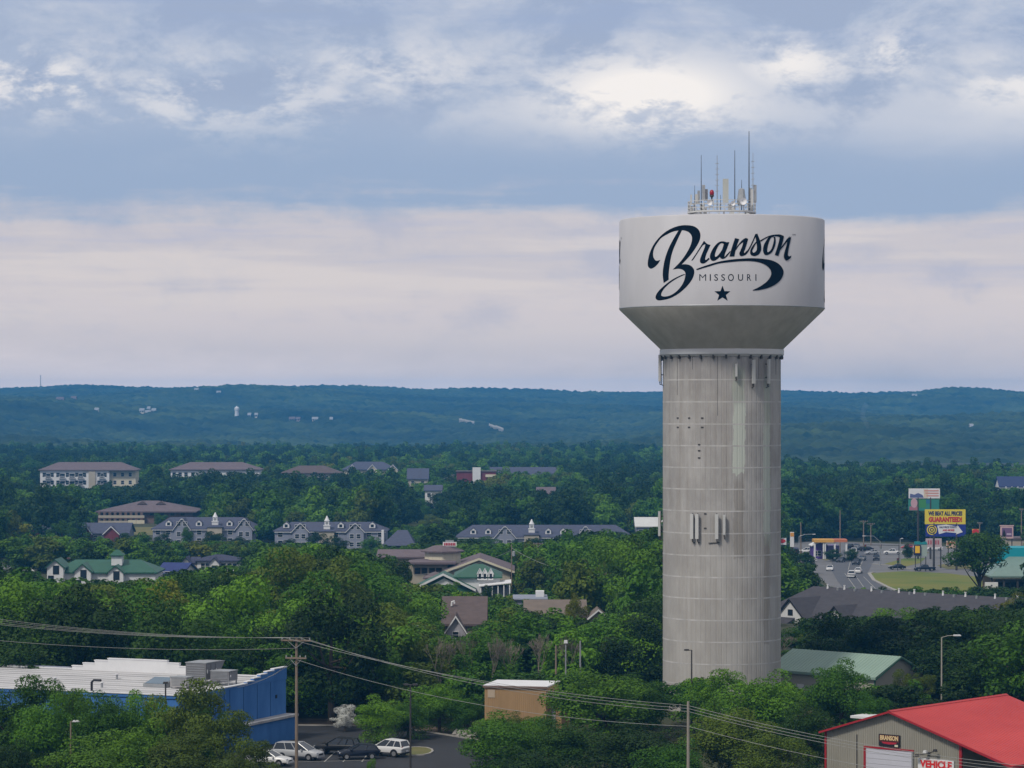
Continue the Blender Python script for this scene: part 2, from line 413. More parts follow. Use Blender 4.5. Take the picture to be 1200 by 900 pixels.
# parking lot by the blue building
LOT = [(236, 846), (300, 850), (420, 851), (470, 853), (560, 868), (596, 885), (600, 990), (60, 990), (120, 900)]
sheet('parking_lot', LOT, M_ASPH, .02)
sheet('earth_bank', [(236, 846), (300, 850), (420, 851), (470, 853), (560, 868), (575, 860), (470, 846), (400, 843), (236, 838)], M_DIRT, .012)
ribbon('kerb', [(236, 846), (300, 850), (420, 851), (470, 853), (560, 868), (596, 885)], .3, .14, M_CONC)
ISL = [(455, 886), (478, 886.5), (496, 885.5), (503, 884), (507, 881.5), (506, 879), (500, 877), (490, 876.3), (478, 876.8)]
sheet('traffic_island', ISL, M_DRY, .10)
ribbon('kerb', ISL, .22, .14, M_CONC)
for x0, x1 in ((392, 380), (412, 402), (432, 424), (345, 330), (318, 300)):
    ribbon('parking_line', [(x0, 882), (x1, 893)], .12, .004, M_LINE, lift=.026)
ribbon('parking_line', [(310, 894), (440, 891)], .12, .004, M_LINE, lift=.026)
# the junction on the right
sheet('road', [(900, 638), (960, 634), (1045, 637), (1100, 640), (1180, 642), (1210, 652), (1210, 690), (1062, 697), (985, 697), (958, 676), (935, 665), (900, 655)], M_ASPH2, .02)
sheet('carriageway', [(1062, 697), (1040, 690), (1024, 681), (1017, 671), (1022, 661), (1030, 652), (1022, 644), (1002, 640), (988, 645), (975, 656), (974, 668), (982, 682), (995, 697)], mat('blue_grey_asphalt', (.095, .098, .110), .9, var=.12, scale=.1), .045)
sheet('lawn', [(1020, 672), (1058, 669.5), (1110, 672), (1152, 677), (1180, 690), (1180, 702), (1075, 702), (1042, 688), (1024, 679)], M_GRASS, .06)
sheet('lawn', [(1036, 661), (1060, 654.5), (1085, 654), (1078, 660), (1060, 664.5)], M_GRASS, .06)
sheet('lawn', [(1098, 663), (1120, 658), (1150, 660), (1152, 667), (1110, 667)], M_DRY, .06)
sheet('lawn', [(1046, 647), (1072, 645), (1092, 648), (1066, 650.5)], M_DRY, .06)
sheet('lawn', [(962, 655), (975, 651), (988, 652), (968, 657)], M_DRY, .06)
ribbon('kerb', [(1062, 697), (1041, 688.5), (1024, 680), (1018.5, 672), (1024, 671)], .9, .15, M_CONC)
ribbon('kerb', [(1022, 661), (1040, 662.5), (1060, 666), (1068, 667)], .9, .15, M_CONC)
for a, b in (((1003, 690), (990, 672)), ((1012, 688), (1002, 674)), ((1026, 690), (1012, 676)), ((1006, 668), (1012, 655)), ((994, 668), (997, 656))):
    ribbon('lane_line', [a, b], .14, .004, M_LINE, lift=.052)
# clearing with a track on the far slope, roadway on the far left
sheet('lawn', [(462, 612), (474, 600), (496, 595), (520, 596), (518, 612), (505, 626), (480, 622)], M_GRASS, .05)
sheet('lawn', [(486, 626), (500, 614), (524, 618), (522, 632), (500, 634)], M_DRY, .055)
ribbon('gravel_track', [(476, 605), (486, 603.5), (497, 600), (510, 596.5), (524, 594)], 4.5, .004, M_CONC, lift=.07)
ribbon('road', [(-20, 668), (30, 662), (62, 657), (84, 652), (118, 648)], 9, .004, M_ASPH2, lift=.03)
sheet('lawn', [(60, 652), (80, 645), (112, 645), (112, 655), (84, 658)], M_DRY, .02)
sheet('lawn', [(150, 617.5), (182, 617.5), (184, 627), (150, 627)], M_DRY, .02)
sheet('gravel_track', [(612, 690), (630, 672), (640, 672), (636, 694)], M_DIRT, .03)
sheet('lawn', [(1150, 640), (1215, 625), (1215, 645), (1160, 650)], M_DRY, .05)

# ------------------------------------------------------------------ the water tower
TC = Vector((845.8 - 600, 0, 0)); TY = 355.0
TX = (845.8 - 600) * TY / FPX
RT, RP = 12.17, 7.0
def conc_mat():
    m = bpy.data.materials.new('stained_concrete'); m.use_nodes = True; N = m.node_tree.nodes; L = m.node_tree.links; b = N['Principled BSDF']
    b.inputs['Roughness'].default_value = .92; b.inputs['Specular IOR Level'].default_value = .15
    tc = N.new('ShaderNodeTexCoord'); sp = N.new('ShaderNodeSeparateXYZ'); L.new(tc.outputs['Object'], sp.inputs[0]); x, y, z = sp.outputs
    def val(v, s):
        if isinstance(v, (int, float)): s.default_value = v
        else: L.new(v, s)
    def Mt(op, a, b_=0.0):
        n = N.new('ShaderNodeMath'); n.operation = op; val(a, n.inputs[0]); val(b_, n.inputs[1]); return n.outputs[0]
    def sm(v, lo, hi):
        n = N.new('ShaderNodeMapRange'); n.interpolation_type = 'SMOOTHSTEP'; val(v, n.inputs[0]); n.inputs[1].default_value = lo; n.inputs[2].default_value = hi; return n.outputs[0]
    def mix(f, a, c):
        n = N.new('ShaderNodeMix'); n.data_type = 'RGBA'; val(f, n.inputs[0])
        for q, i in ((a, 6), (c, 7)):
            if isinstance(q, tuple): n.inputs[i].default_value = (*q, 1)
            else: L.new(q, n.inputs[i])
        return n.outputs[2]
    def nz(s, sc, d=5, off=(0, 0, 0)):
        mp = N.new('ShaderNodeMapping'); mp.inputs['Scale'].default_value = s; mp.inputs['Location'].default_value = off; L.new(tc.outputs['Object'], mp.inputs[0])
        n = N.new('ShaderNodeTexNoise'); n.inputs['Scale'].default_value = sc; n.inputs['Detail'].default_value = d; n.inputs['Roughness'].default_value = .6
        L.new(mp.outputs[0], n.inputs[0]); return n.outputs[0]
    ang = Mt('ARCTAN2', x, Mt('MULTIPLY', y, -1.0)); arc = Mt('MULTIPLY', ang, RP)
    run = nz((1, 1, .06), .9); blot = nz((1, 1, .7), .35); fine = nz((1, 1, .15), 6)
    c = mix(sm(blot, .32, .68), (.318, .303, .291), (.425, .409, .394))
    c = mix(Mt('MULTIPLY', sm(run, .46, .68), .62), c, (.275, .250, .225))
    c = mix(Mt('MULTIPLY', sm(fine, .45, .8), .35), c, (.43, .42, .41))
    # grime hanging from the collar, brown runs low down
    c = mix(Mt('MULTIPLY', Mt('MULTIPLY', sm(z, 36.5, 41.9), sm(run, .34, .60)), .45), c, (.22, .215, .235))
    c = mix(Mt('MULTIPLY', sm(z, 26, 8), .35), c, (.40, .375, .335))
    # repainted runs of sealer, grey-green, with ragged edges
    wob = Mt('MULTIPLY', Mt('SUBTRACT', nz((.2, .2, 1), .55, 4), .5), 1.0)
    def strip(a0, a1, z0, z1, amt, col, c):
        wz = Mt('ADD', z, Mt('MULTIPLY', Mt('SUBTRACT', nz((1, 1, .3), 2.0), .5), 2.0))
        aa = Mt('ADD', arc, wob)
        f = Mt('MULTIPLY', Mt('MULTIPLY', sm(aa, a0 - .05, a0 + .05), sm(aa, a1 + .05, a1 - .05)), Mt('MULTIPLY', sm(wz, z0, z0 + .1), sm(wz, z1, z1 - 1.0)))
        return mix(Mt('MULTIPLY', f, amt), c, col)
    c = strip(.80, 2.25, 27.9, 41.0, .6, (.36, .40, .34), c)
    c = strip(.85, 2.30, 27.9, 36.8, .92, (.50, .53, .475), c)
    c = strip(.90, 2.15, 18, 27.6, .45, (.22, .195, .165), c)
    c = strip(5.00, 6.20, 19.5, 40.2, .55, (.36, .40, .34), c)
    c = strip(4.90, 6.10, 20.8, 34.5, .8, (.46, .49, .44), c)
    c = strip(5.00, 5.9, 8, 20.6, .5, (.24, .215, .18), c)
    L.new(c, b.inputs['Base Color'])
    # board marks of the shuttering
    wv = Mt('SINE', Mt('MULTIPLY', arc, 2 * math.pi / .62))
    h = Mt('ADD', Mt('MULTIPLY', sm(wv, .55, 1.0), -.6), Mt('MULTIPLY', fine, .6))
    bp = N.new('ShaderNodeBump'); bp.inputs['Strength'].default_value = .7; bp.inputs['Distance'].default_value = .06; L.new(h, bp.inputs['Height']); L.new(bp.outputs[0], b.inputs['Normal'])
    MATS['stained_concrete'] = m; return m
M_TOWER = conc_mat()
M_JOINT = mat('joint_mortar', (.455, .44, .43), .9, var=.2, scale=.8, stretch=(1, 1, 1))
M_TANK = mat('tank_paint', (.480, .475, .500), .6, var=.06, scale=.22, spec=.25, stretch=(1, 1, .35))
M_CONE = mat('weathered_cone_paint', (.455, .428, .370), .75, col2=(.570, .540, .480), scale=.7, spec=.2, stretch=(1, 1, .12))
M_NAVY = mat('navy_lettering', (.002, .005, .012), .9, spec=.08)
M_PANEL = mat('antenna_plastic', (.50, .50, .49), .5)

tower = thing('water_tower', 'tall concrete water tower with flared white tank lettered in navy script and antennas on top', 'water tower', (TX, TY, 0))
t0 = 2.55
zt = [41.75] + [EYE + (HOR - p) * TY / FPX for p in (445.5, 471, 496.6, 521.6, 546.8, 571.6, 596.8, 622.5, 648, 673, 697.5, 722.5, 747.5, 773, 797, 822)] + [-.3]
for a, b in zip(zt[:-1], zt[1:]):
    MB().lathe([(RP, a - .06), (RP, b + .06)], 96).lathe([(RP - .10, a - .01), (RP, a - .06)], 96).lathe([(RP, b + .06), (RP - .10, b + .01)], 96).build('concrete_ring', M_TOWER, tower, True)
for a in zt[1:-1]:
    MB().lathe([(RP + .012, a + .075), (RP + .012, a - .075)], 96).lathe([(RP - .1, a + .075), (RP + .012, a + .075)], 96).lathe([(RP + .012, a - .075), (RP - .1, a - .075)], 96).build('joint_band', M_JOINT, tower, True)
MB().lathe([(RP - .1, 41.72), (RP + .08, 41.72), (RP + .30, 41.95), (RP + .38, 42.02), (RP + .38, 42.62), (RP + .2, 42.62)], 96).build('collar', M_WHITE, tower)
brm = MB().box(-.10, .10, -RP - .30, -RP + .05, 41.45, 41.9).mesh('collar_bracket', M_DKSTEEL)
for k in range(30): place(brm, 'collar_bracket', tower, (0, 0, 0), 2 * math.pi * k / 30)
MB().lathe([(RP + .25, 42.62), (RT - .05, 47.30), (RT, 47.45)], 128).build('flared_cone', M_CONE, tower, True)
MB().lathe([(RT + .02, 47.43), (RT + .06, 47.50), (RT + .02, 47.56)], 128).build('cone_lip', M_STEEL, tower, True)
MB().lathe([(RT, 47.55), (RT, 57.85), (RT - .12, 57.98)], 128).build('tank_wall', M_TANK, tower, True)
MB().lathe([(RT - .12, 57.98), (8, 58.22), (4.5, 58.42), (0.01, 58.55)], 64).build('tank_roof', M_TANK, tower, True)
for k in range(6):                # vertical pour seams near the top of the shaft
    a = rad((-52, -8, -74, 34, 61, -33)[k]); p = (math.sin(a) * (RP + .012), -math.cos(a) * (RP + .012))
    z1 = (37.2, 34.8, 39.4, 39.1, 39.6, 40.2)[k]
    MB().tube([(p[0], p[1], 41.7), (p[0], p[1], z1)], .022, 4).build('pour_seam', M_DKSTEEL, tower)

def cyl_hit(px, py, Rr):
    dx, dy = (px - 600) / FPX, 1.0
    ox, oy = -TX, -TY
    a = dx * dx + dy * dy; b = 2 * (ox * dx + oy * dy); c = ox * ox + oy * oy - Rr * Rr
    t = (-b - math.sqrt(max(b * b - 4 * a * c, 0))) / (2 * a)
    x, y = ox + dx * t, oy + dy * t
    return math.atan2(x, -y), EYE - (py - HOR) / FPX * t
def on_cyl(a, z, r): return (math.sin(a) * r, -math.cos(a) * r, z)
lay = [0]
def logo_ribbon(mb, pairs, ox, oy, sc=9.0, k=5):
    A = spline([p[0] for p in pairs], k); B = spline([p[1] for p in pairs], k)
    r = RT + .008 + .0016 * lay[0]; lay[0] += 1
    v = []
    for p, q in zip(A, B):
        for t in (0, .5, 1):
            w = p * (1 - t) + q * t
            a, z = cyl_hit(ox + w[0] / sc, oy + w[1] / sc, RT); v.append(on_cyl(a, z, r))
    f = []
    for i in range(len(A) - 1):
        for j in (0, 1): f.append((3 * i + j, 3 * i + j + 1, 3 * i + j + 4, 3 * i + j + 3))
    mb.add(v, f)
script = MB(); OA, OB = (750, 255), (810, 260)
logo_ribbon(script, [((217, 443), (213, 447)), ((190, 487), (178, 455)), ((150, 525), (158, 445)), ((110, 538), (142, 415)), ((82, 500), (139, 375)), ((95, 400), (152, 320)), ((130, 310), (185, 265)), ((180, 235), (225, 215)), ((250, 165), (290, 175)), ((330, 115), (350, 148)), ((420, 85), (420, 135)), ((500, 80), (470, 137)), ((570, 92), (515, 155)), ((620, 130), (543, 190)), ((638, 185), (548, 235)), ((625, 250), (530, 300)), ((580, 330), (490, 375)), ((520, 410), (430, 460)), ((440, 495), (345, 548))], *OA)
logo_ribbon(script, [((440, 494), (345, 548)), ((490, 492), (400, 540)), ((540, 510), (445, 548)), ((570, 550), (475, 575)), ((570, 600), (478, 610)), ((545, 660), (465, 665)), ((490, 730), (435, 722)), ((410, 800), (385, 778)), ((320, 850), (320, 820)), ((240, 870), (262, 832)), ((190, 872), (230, 825)), ((165, 850), (224, 812)), ((172, 812), (232, 785)), ((205, 765), (262, 742)), ((270, 705), (315, 692)), ((350, 648), (380, 648)), ((430, 608), (440, 617)), ((468, 595), (478, 602))], *OA)
logo_ribbon(script, [((408, 133), (445, 130)), ((350, 230), (395, 235)), ((300, 330), (350, 340)), ((265, 430), (325, 430)), ((245, 530), (310, 530)), ((240, 610), (303, 600)), ((250, 690), (303, 655))], *OA)
for prs in (
    [((0, 410), (18, 405)), ((60, 320), (75, 318)), ((110, 240), (122, 250)), ((135, 198), (160, 232))],
    [((140, 205), (150, 250)), ((170, 232), (165, 270)), ((205, 243), (180, 285))],
    [((150, 232), (203, 244)), ((140, 275), (185, 285)), ((115, 335), (160, 340)), ((95, 390), (148, 385)), ((95, 425), (150, 398)), ((115, 440), (155, 402)), ((150, 432), (165, 395)), ((195, 392), (185, 378))],
    [((385, 220), (350, 240)), ((340, 205), (325, 225)), ((290, 215), (300, 237)), ((240, 265), (275, 275)), ((205, 330), (255, 325)), ((198, 380), (250, 355)), ((222, 410), (257, 368)), ((262, 403), (280, 355)), ((320, 350), (315, 310)), ((375, 265), (345, 255))],
    [((350, 215), (402, 213)), ((330, 280), (380, 275)), ((310, 340), (356, 335)), ((305, 375), (352, 365)), ((325, 390), (357, 368)), ((352, 386), (368, 350)), ((382, 360), (393, 325)), ((415, 315), (412, 305))],
    [((462, 170), (507, 182)), ((440, 235), (485, 240)), ((420, 300), (467, 305)), ((403, 366), (455, 366))],
    [((462, 290), (470, 300)), ((500, 235), (508, 245)), ((540, 190), (552, 212)), ((575, 170), (560, 235)), ((600, 180), (575, 235))],
    [((550, 200), (600, 180)), ((540, 250), (585, 235)), ((520, 300), (567, 290)), ((507, 335), (557, 315)), ((520, 360), (562, 328)), ((548, 358), (568, 322)), ((580, 342), (578, 312)), ((610, 300), (603, 285)), ((650, 220), (641, 210)), ((688, 132), (676, 126))],
    [((697, 123), (674, 130)), ((715, 170), (682, 190)), ((730, 215), (690, 240)), ((738, 260), (693, 275)), ((735, 305), (688, 300)), ((712, 342), (672, 318)), ((670, 360), (655, 325)), ((632, 350), (648, 318)), ((620, 320), (645, 300)), ((630, 280), (655, 280)), ((660, 235), (672, 245)), ((685, 205), (690, 215))],
    [((725, 195), (730, 210)), ((780, 165), (785, 176)), ((840, 140), (842, 151)), ((900, 132), (897, 146))],
    [((880, 145), (862, 160)), ((835, 145), (845, 163)), ((795, 190), (825, 195)), ((765, 245), (808, 250)), ((757, 300), (800, 300)), ((770, 340), (805, 318)), ((800, 350), (822, 312)), ((845, 325), (845, 285)), ((875, 275), (862, 235)), ((890, 215), (872, 185)), ((885, 155), (865, 160))],
    [((880, 135), (880, 150)), ((930, 132), (925, 158)), ((974, 148), (940, 185))],
    [((935, 155), (978, 150)), ((920, 220), (962, 220)), ((900, 290), (940, 290)), ((880, 348), (918, 360))],
    [((922, 300), (933, 305)), ((970, 235), (978, 250)), ((1005, 185), (1012, 208)), ((1040, 150), (1022, 235))],
    [((1015, 185), (1056, 152)), ((1005, 240), (1040, 220)), ((985, 310), (1025, 290)), ((975, 360), (1018, 345)), ((985, 395), (1024, 358)), ((1012, 406), (1036, 362)), ((1052, 376), (1055, 355))],
    [((55, 497), (58, 508)), ((150, 462), (160, 478)), ((280, 422), (290, 440)), ((400, 400), (400, 425)), ((520, 388), (510, 415)), ((640, 383), (620, 413)), ((760, 390), (710, 425)), ((860, 410), (775, 450)), ((930, 450), (820, 485)), ((970, 510), (842, 530)), ((965, 570), (835, 575)), ((920, 635), (800, 625)), ((840, 685), (750, 665)), ((740, 715), (700, 695)), ((650, 725), (650, 718))],
): logo_ribbon(script, prs, *OB)
lg = [script.build('script_lettering', M_NAVY, tower)]
st = MB(); c0 = (330, 760); pts = []
outer = [(330, 672), (413, 732), (385, 832), (275, 832), (245, 732)]
for k in range(5):
    a, b = outer[k], outer[(k + 1) % 5]; pts.append(a); mx = ((a[0] + b[0]) / 2, (a[1] + b[1]) / 2); pts.append((c0[0] + (mx[0] - c0[0]) * .52, c0[1] + (mx[1] - c0[1]) * .52))
def P9(u, v, lift=.02): a, z = cyl_hit(OB[0] + u / 9, OB[1] + v / 9, RT); return on_cyl(a, z, RT + lift)
st.add([P9(*c0, .012)] + [P9(*p, .012) for p in pts], [(0, i + 1, (i + 1) % 10 + 1) for i in range(10)])
lg.append(st.build('star', M_NAVY, tower))
def tank_text(s, u0, u1, v0, v1, bold=0.0):
    me = text_mesh(s, 1.0, bold); co = np.empty(len(me.vertices) * 3); me.vertices.foreach_get('co', co); co = co.reshape(-1, 3); mn, mx = co.min(0), co.max(0)
    out = [P9(u0 + (p[0] - mn[0]) / max(mx[0] - mn[0], 1e-6) * (u1 - u0), v1 - (p[1] - mn[1]) / (mx[1] - mn[1]) * (v1 - v0), .012) for p in co]
    me.vertices.foreach_set('co', np.array(out).ravel()); me.materials.clear(); me.materials.append(M_NAVY); me.update()
    lg.append(place(me, 'letter', tower))
for ch, a, b in (('M', 86, 157), ('I', 196, 207), ('S', 243, 283), ('S', 316, 357), ('O', 388, 450), ('U', 494, 547), ('R', 589, 632), ('I', 677, 687)):
    tank_text(ch, a, b, 552 if ch != 'O' else 549, 621 if ch != 'O' else 624, -.009 if ch == 'M' else .004)
tank_text('T', 1064, 1080, 128, 146); tank_text('M', 1082, 1100, 128, 146)
for q in (120, 240):              # the same lettering again round the tank
    for o in lg:
        c = o.copy(); COL.objects.link(c); c.parent = tower; c.rotation_euler = (0, 0, rad(q))

# service platform and antennas on the roof
def TZ(py): return EYE + (HOR - py) * TY / FPX
def TXl(px): return (px - 845.8) * TY / FPX
plat = MB(); zb = 58.92
plat.lathe([(4.1, zb - .12), (4.1, zb + .05), (3.3, zb + .05), (3.3, zb - .12), (4.1, zb - .12)], 32)
for k in range(8):
    a = 2 * math.pi * k / 8; plat.box(3.7 * math.cos(a) - .08, 3.7 * math.cos(a) + .08, 3.7 * math.sin(a) - .08, 3.7 * math.sin(a) + .08, 58.3, zb - .11)
for k in range(20):
    a = 2 * math.pi * k / 20; p = (4.0 * math.cos(a), 4.0 * math.sin(a)); plat.tube([(p[0], p[1], zb), (p[0], p[1], zb + 1.25)], .055, 5)
    if k % 2: 
        b = a + 2 * math.pi / 20; plat.tube([(p[0], p[1], zb + .05), (4 * math.cos(b), 4 * math.sin(b), zb + 1.2)], .03, 4)
for h in (.45, .85, 1.25): plat.lathe([(3.96, zb + h - .035), (4.04, zb + h - .035), (4.04, zb + h + .035), (3.96, zb + h + .035), (3.96, zb + h - .035)], 32)
for k in range(0, 20, 3):
    a = 2 * math.pi * k / 20 + .2; plat.tube([(3.7 * math.cos(a), 3.7 * math.sin(a), zb), (3.75 * math.cos(a + .12), 3.75 * math.sin(a + .12), zb + 1.0)], .05, 4); plat.box(3.6 * math.cos(a) - .22, 3.6 * math.cos(a) + .22, 3.6 * math.sin(a) - .15, 3.6 * math.sin(a) + .15, zb + .05, zb + .75)
platform = plat.build('antenna_platform', M_PANEL, tower)
for px, pz, yy, rr in ((868, 238.5, -3.9, .42), (829, 240, -3.9, .34), (856, 241, -4.0, .28)):
    dsh = MB(); dsh.lathe([(rr, .0), (rr * .8, .10), (rr * .35, .18), (.02, .2)], 14); dsh.v = [(x + TXl(px), yy - .1 + z, y + TZ(pz)) for x, y, z in dsh.v]; dsh.build('dish_antenna', M_WHITE, platform)
def whip(px, top, y, r0=.06, rough=0):
    x = TXl(px); mb = MB(); mb.tube([(x, y, zb), (x, y, TZ(top) * .5 + zb * .5), (x, y, TZ(top))], [r0, r0 * .8, r0 * .45], 6)
    if rough:
        for k in range(6): z = zb + (TZ(top) - zb) * (.35 + .1 * k); mb.tube([(x - .22, y, z), (x + .22, y, z + .05)], .03, 4)
    mb.build('whip_antenna', M_DKSTEEL if not rough else M_STEEL, platform)
for a in ((820.0, 184, -2.8), (838.0, 185, -3.5, .075, 1), (858.6, 179, -3.4, .07), (875.8, 156, -2.5, .085), (881.4, 180, -1.2, .06, 1), (813.5, 218, -1.0, .05), (866.8, 213, -3.0, .06), (842, 231, -3.6, .05)): whip(*a)
def pan(px, t, b, y, w=.32, m=None, tilt=0): MB().box(TXl(px) - w, TXl(px) + w, y - .12, y + .12, TZ(b), TZ(t)).build('panel_antenna', m or M_PANEL, platform)
pan(847.6, 212.5, 240, -3.9, .33, mat('radome_grey', (.42, .43, .40), .6))
pan(822.6, 219, 237, -3.0, .18, M_STEEL); pan(825.8, 223.5, 237, -2.6, .20, M_STEEL); pan(815, 229, 240, -2.0, .16)
pan(884, 217.5, 238, -1.0, .17, M_STEEL); pan(879, 224, 242, -3.0, .13); pan(810, 228, 240, .2, .10); pan(820, 222, 238, 2, .14, M_STEEL); pan(881, 219, 236, 1.8, .14, M_STEEL); pan(866, 224, 232, -3.4, .24)
mb = MB(); mb.lathe([(.42, TZ(243)), (.55, TZ(238)), (.34, TZ(224)), (.1, TZ(223))], 10, (TXl(866.5), -3.3), 0, True); mb.build('cone_antenna', M_STEEL, platform)
bc = MB(); x = TXl(831.8); bc.cyl(x, -3.6, TZ(241), TZ(231.5), .09, 8); bc.lathe([(.12, TZ(234)), (.28, TZ(232)), (.22, TZ(231))], 12, (x, -3.6), 0, True); bcn = bc.build('beacon', M_DKSTEEL, platform)
MB().lathe([(.24, TZ(231)), (.27, TZ(228.5)), (.22, TZ(226)), (.08, TZ(225))], 14, (x, -3.6), 0, True).build('beacon_lens', mat('red_lens', (.30, .012, .03), .25), bcn, True)
# antennas bolted to the shaft
def shaft_panel(px, t, b, w=.17, arm=.0, pipe=True, side=0):
    a, z1 = cyl_hit(px, t, RP + .35) if not side else (side, TZ(t)); z0 = z1 - (b - t) * TY / FPX
    mb = MB(); r = RP + .45; mb.box(-w, w, -r - .14, -r + .1, z0, z1); o = mb.build('panel_antenna', M_PANEL, tower); o.rotation_euler = (0, 0, a)
    m2 = MB()
    for z in (z0 + .25 * (z1 - z0), z0 + .8 * (z1 - z0)): m2.box(-.06, .06, -r, -RP + .05, z - .06, z + .06)
    m2.tube([(0, -r + .17, z0 - .35), (0, -r + .17, z1 + .1)], .06, 6)
    m2.tube([(0, -r, z0), (.05, -r, z0 - .35), (.3 if arm else .1, -RP - .05, z0 - .45), (arm, -RP - .04, z0 - .5)], .05, 5)
    m2.build('mounting_bracket', M_DKSTEEL, o)
for a in ((862.5, 426, 441, .12), (882.6, 421.5, 449, .19), (900, 421, 449, .17), (811.5, 602.3, 631, .20), (817.4, 602.3, 631, .20), (840, 602.5, 631, .19, -1.0), (848.6, 603, 626, .14)): shaft_panel(*a)
shaft_panel(772, 416, 447, .16, side=rad(-84)); shaft_panel(772.3, 599, 628, .17, side=rad(-86))
for px, py in ((794.4, 489.8), (807.6, 489.8), (823, 489.8), (794.4, 500.6), (807.6, 500.6), (823, 500.6), (819.4, 521), (819.4, 528), (819.4, 536.5), (826.5, 602), (826.5, 619)):
    a, z = cyl_hit(px, py, RP); o = MB().box(-.14, .14, -RP - .07, -RP + .02, -.07, .07).build('bracket_plate', M_DKSTEEL, tower); o.location = (0, 0, z); o.rotation_euler = (0, 0, a)
# ------------------------------------------------------------------ building kit
_WIN = {}
def window(b, x, y, z, w, h, rot=0.0, fm=None, bars=True):
    fm = fm or M_WHITE; key = (round(w, 2), round(h, 2), fm.name, bars)
    if key not in _WIN:
        f = MB(); t = .09
        f.box(-w / 2 - t, w / 2 + t, -.07, .02, h, h + t); f.box(-w / 2 - t, w / 2 + t, -.09, .02, -t, 0)
        f.box(-w / 2 - t, -w / 2, -.068, .02, .001, h - .001); f.box(w / 2, w / 2 + t, -.068, .02, .001, h - .001)
        if bars: f.box(-w / 2, w / 2, -.05, .02, h * .5 - .03, h * .5 + .03)
        p = MB().box(-w / 2, w / 2, -.025, .015, .002, h - .002)
        _WIN[key] = (f.mesh('window', fm), p.mesh('pane', M_GLASS))
    a, c = _WIN[key]; o = place(a, 'window', b, (x, y, z), rot); place(c, 'pane', o); return o
def win_row(b, xs, y, z, w, h, rot=0.0, fm=None): 
    for x in xs: window(b, x, y, z, w, h, rot, fm)
_DR = {}
def door(b, x, y, z, w=1.0, h=2.1, m=None, rot=0.0):
    m = m or M_DARK; key = (w, h, m.name)
    if key not in _DR:
        f = MB(); f.box(-w / 2, w / 2, -.05, .02, 0, h); f.box(-w / 2 + .15, w / 2 - .15, -.07, -.05, h * .55, h * .9); _DR[key] = f.mesh('door', m)
    return place(_DR[key], 'door', b, (x, y, z), rot)
class Bld:                         # a building with its measurements taken off the photo at its distance
    def __init__(s, name, label, cx, Y, rz=0.0, cat='building', base=None, group=None):
        s.Y, s.cx, s.k = Y, cx, Y / FPX; g = gz(Y) if base is None else base; s.g = g
        s.o = thing(name, label, cat, ((cx - 600) * s.k, Y, g), rz, group)
    def x(s, px): return (px - s.cx) * s.k
    def z(s, py, dy=0.0): return EYE - (py - HOR) * (s.Y + dy) / FPX - s.g
def dormer(b, x, y, z, w, h, wm, rm, depth=2.0):       # small roof window
    mb = MB().gwalls(x - w / 2, x + w / 2, y, y + depth, z, z + h * .55, z + h * .95, 'y'); o = mb.build('dormer', wm, b)
    MB().groof(x - w / 2, x + w / 2, y, y + depth, z + h * .55, z + h * .95, 'y', .12, .1).build('dormer_roof', rm, o)
    MB().box(x - w * .25, x + w * .25, y - .04, y + .01, z + h * .12, z + h * .55).build('pane', M_GLASS, o)
def trim_gable(b, x0, x1, y, ze, zr, m, t=.35):      # white barge boards along a gable
    xm = (x0 + x1) / 2
    MB().prism([(x0 - .3, ze - .25), (xm, zr), (x1 + .3, ze - .25), (x1 + .3, ze - .25 + t), (xm, zr + t), (x0 - .3, ze - .25 + t)], 'y', y - .55, y - .42).build('barge_board', m, b)

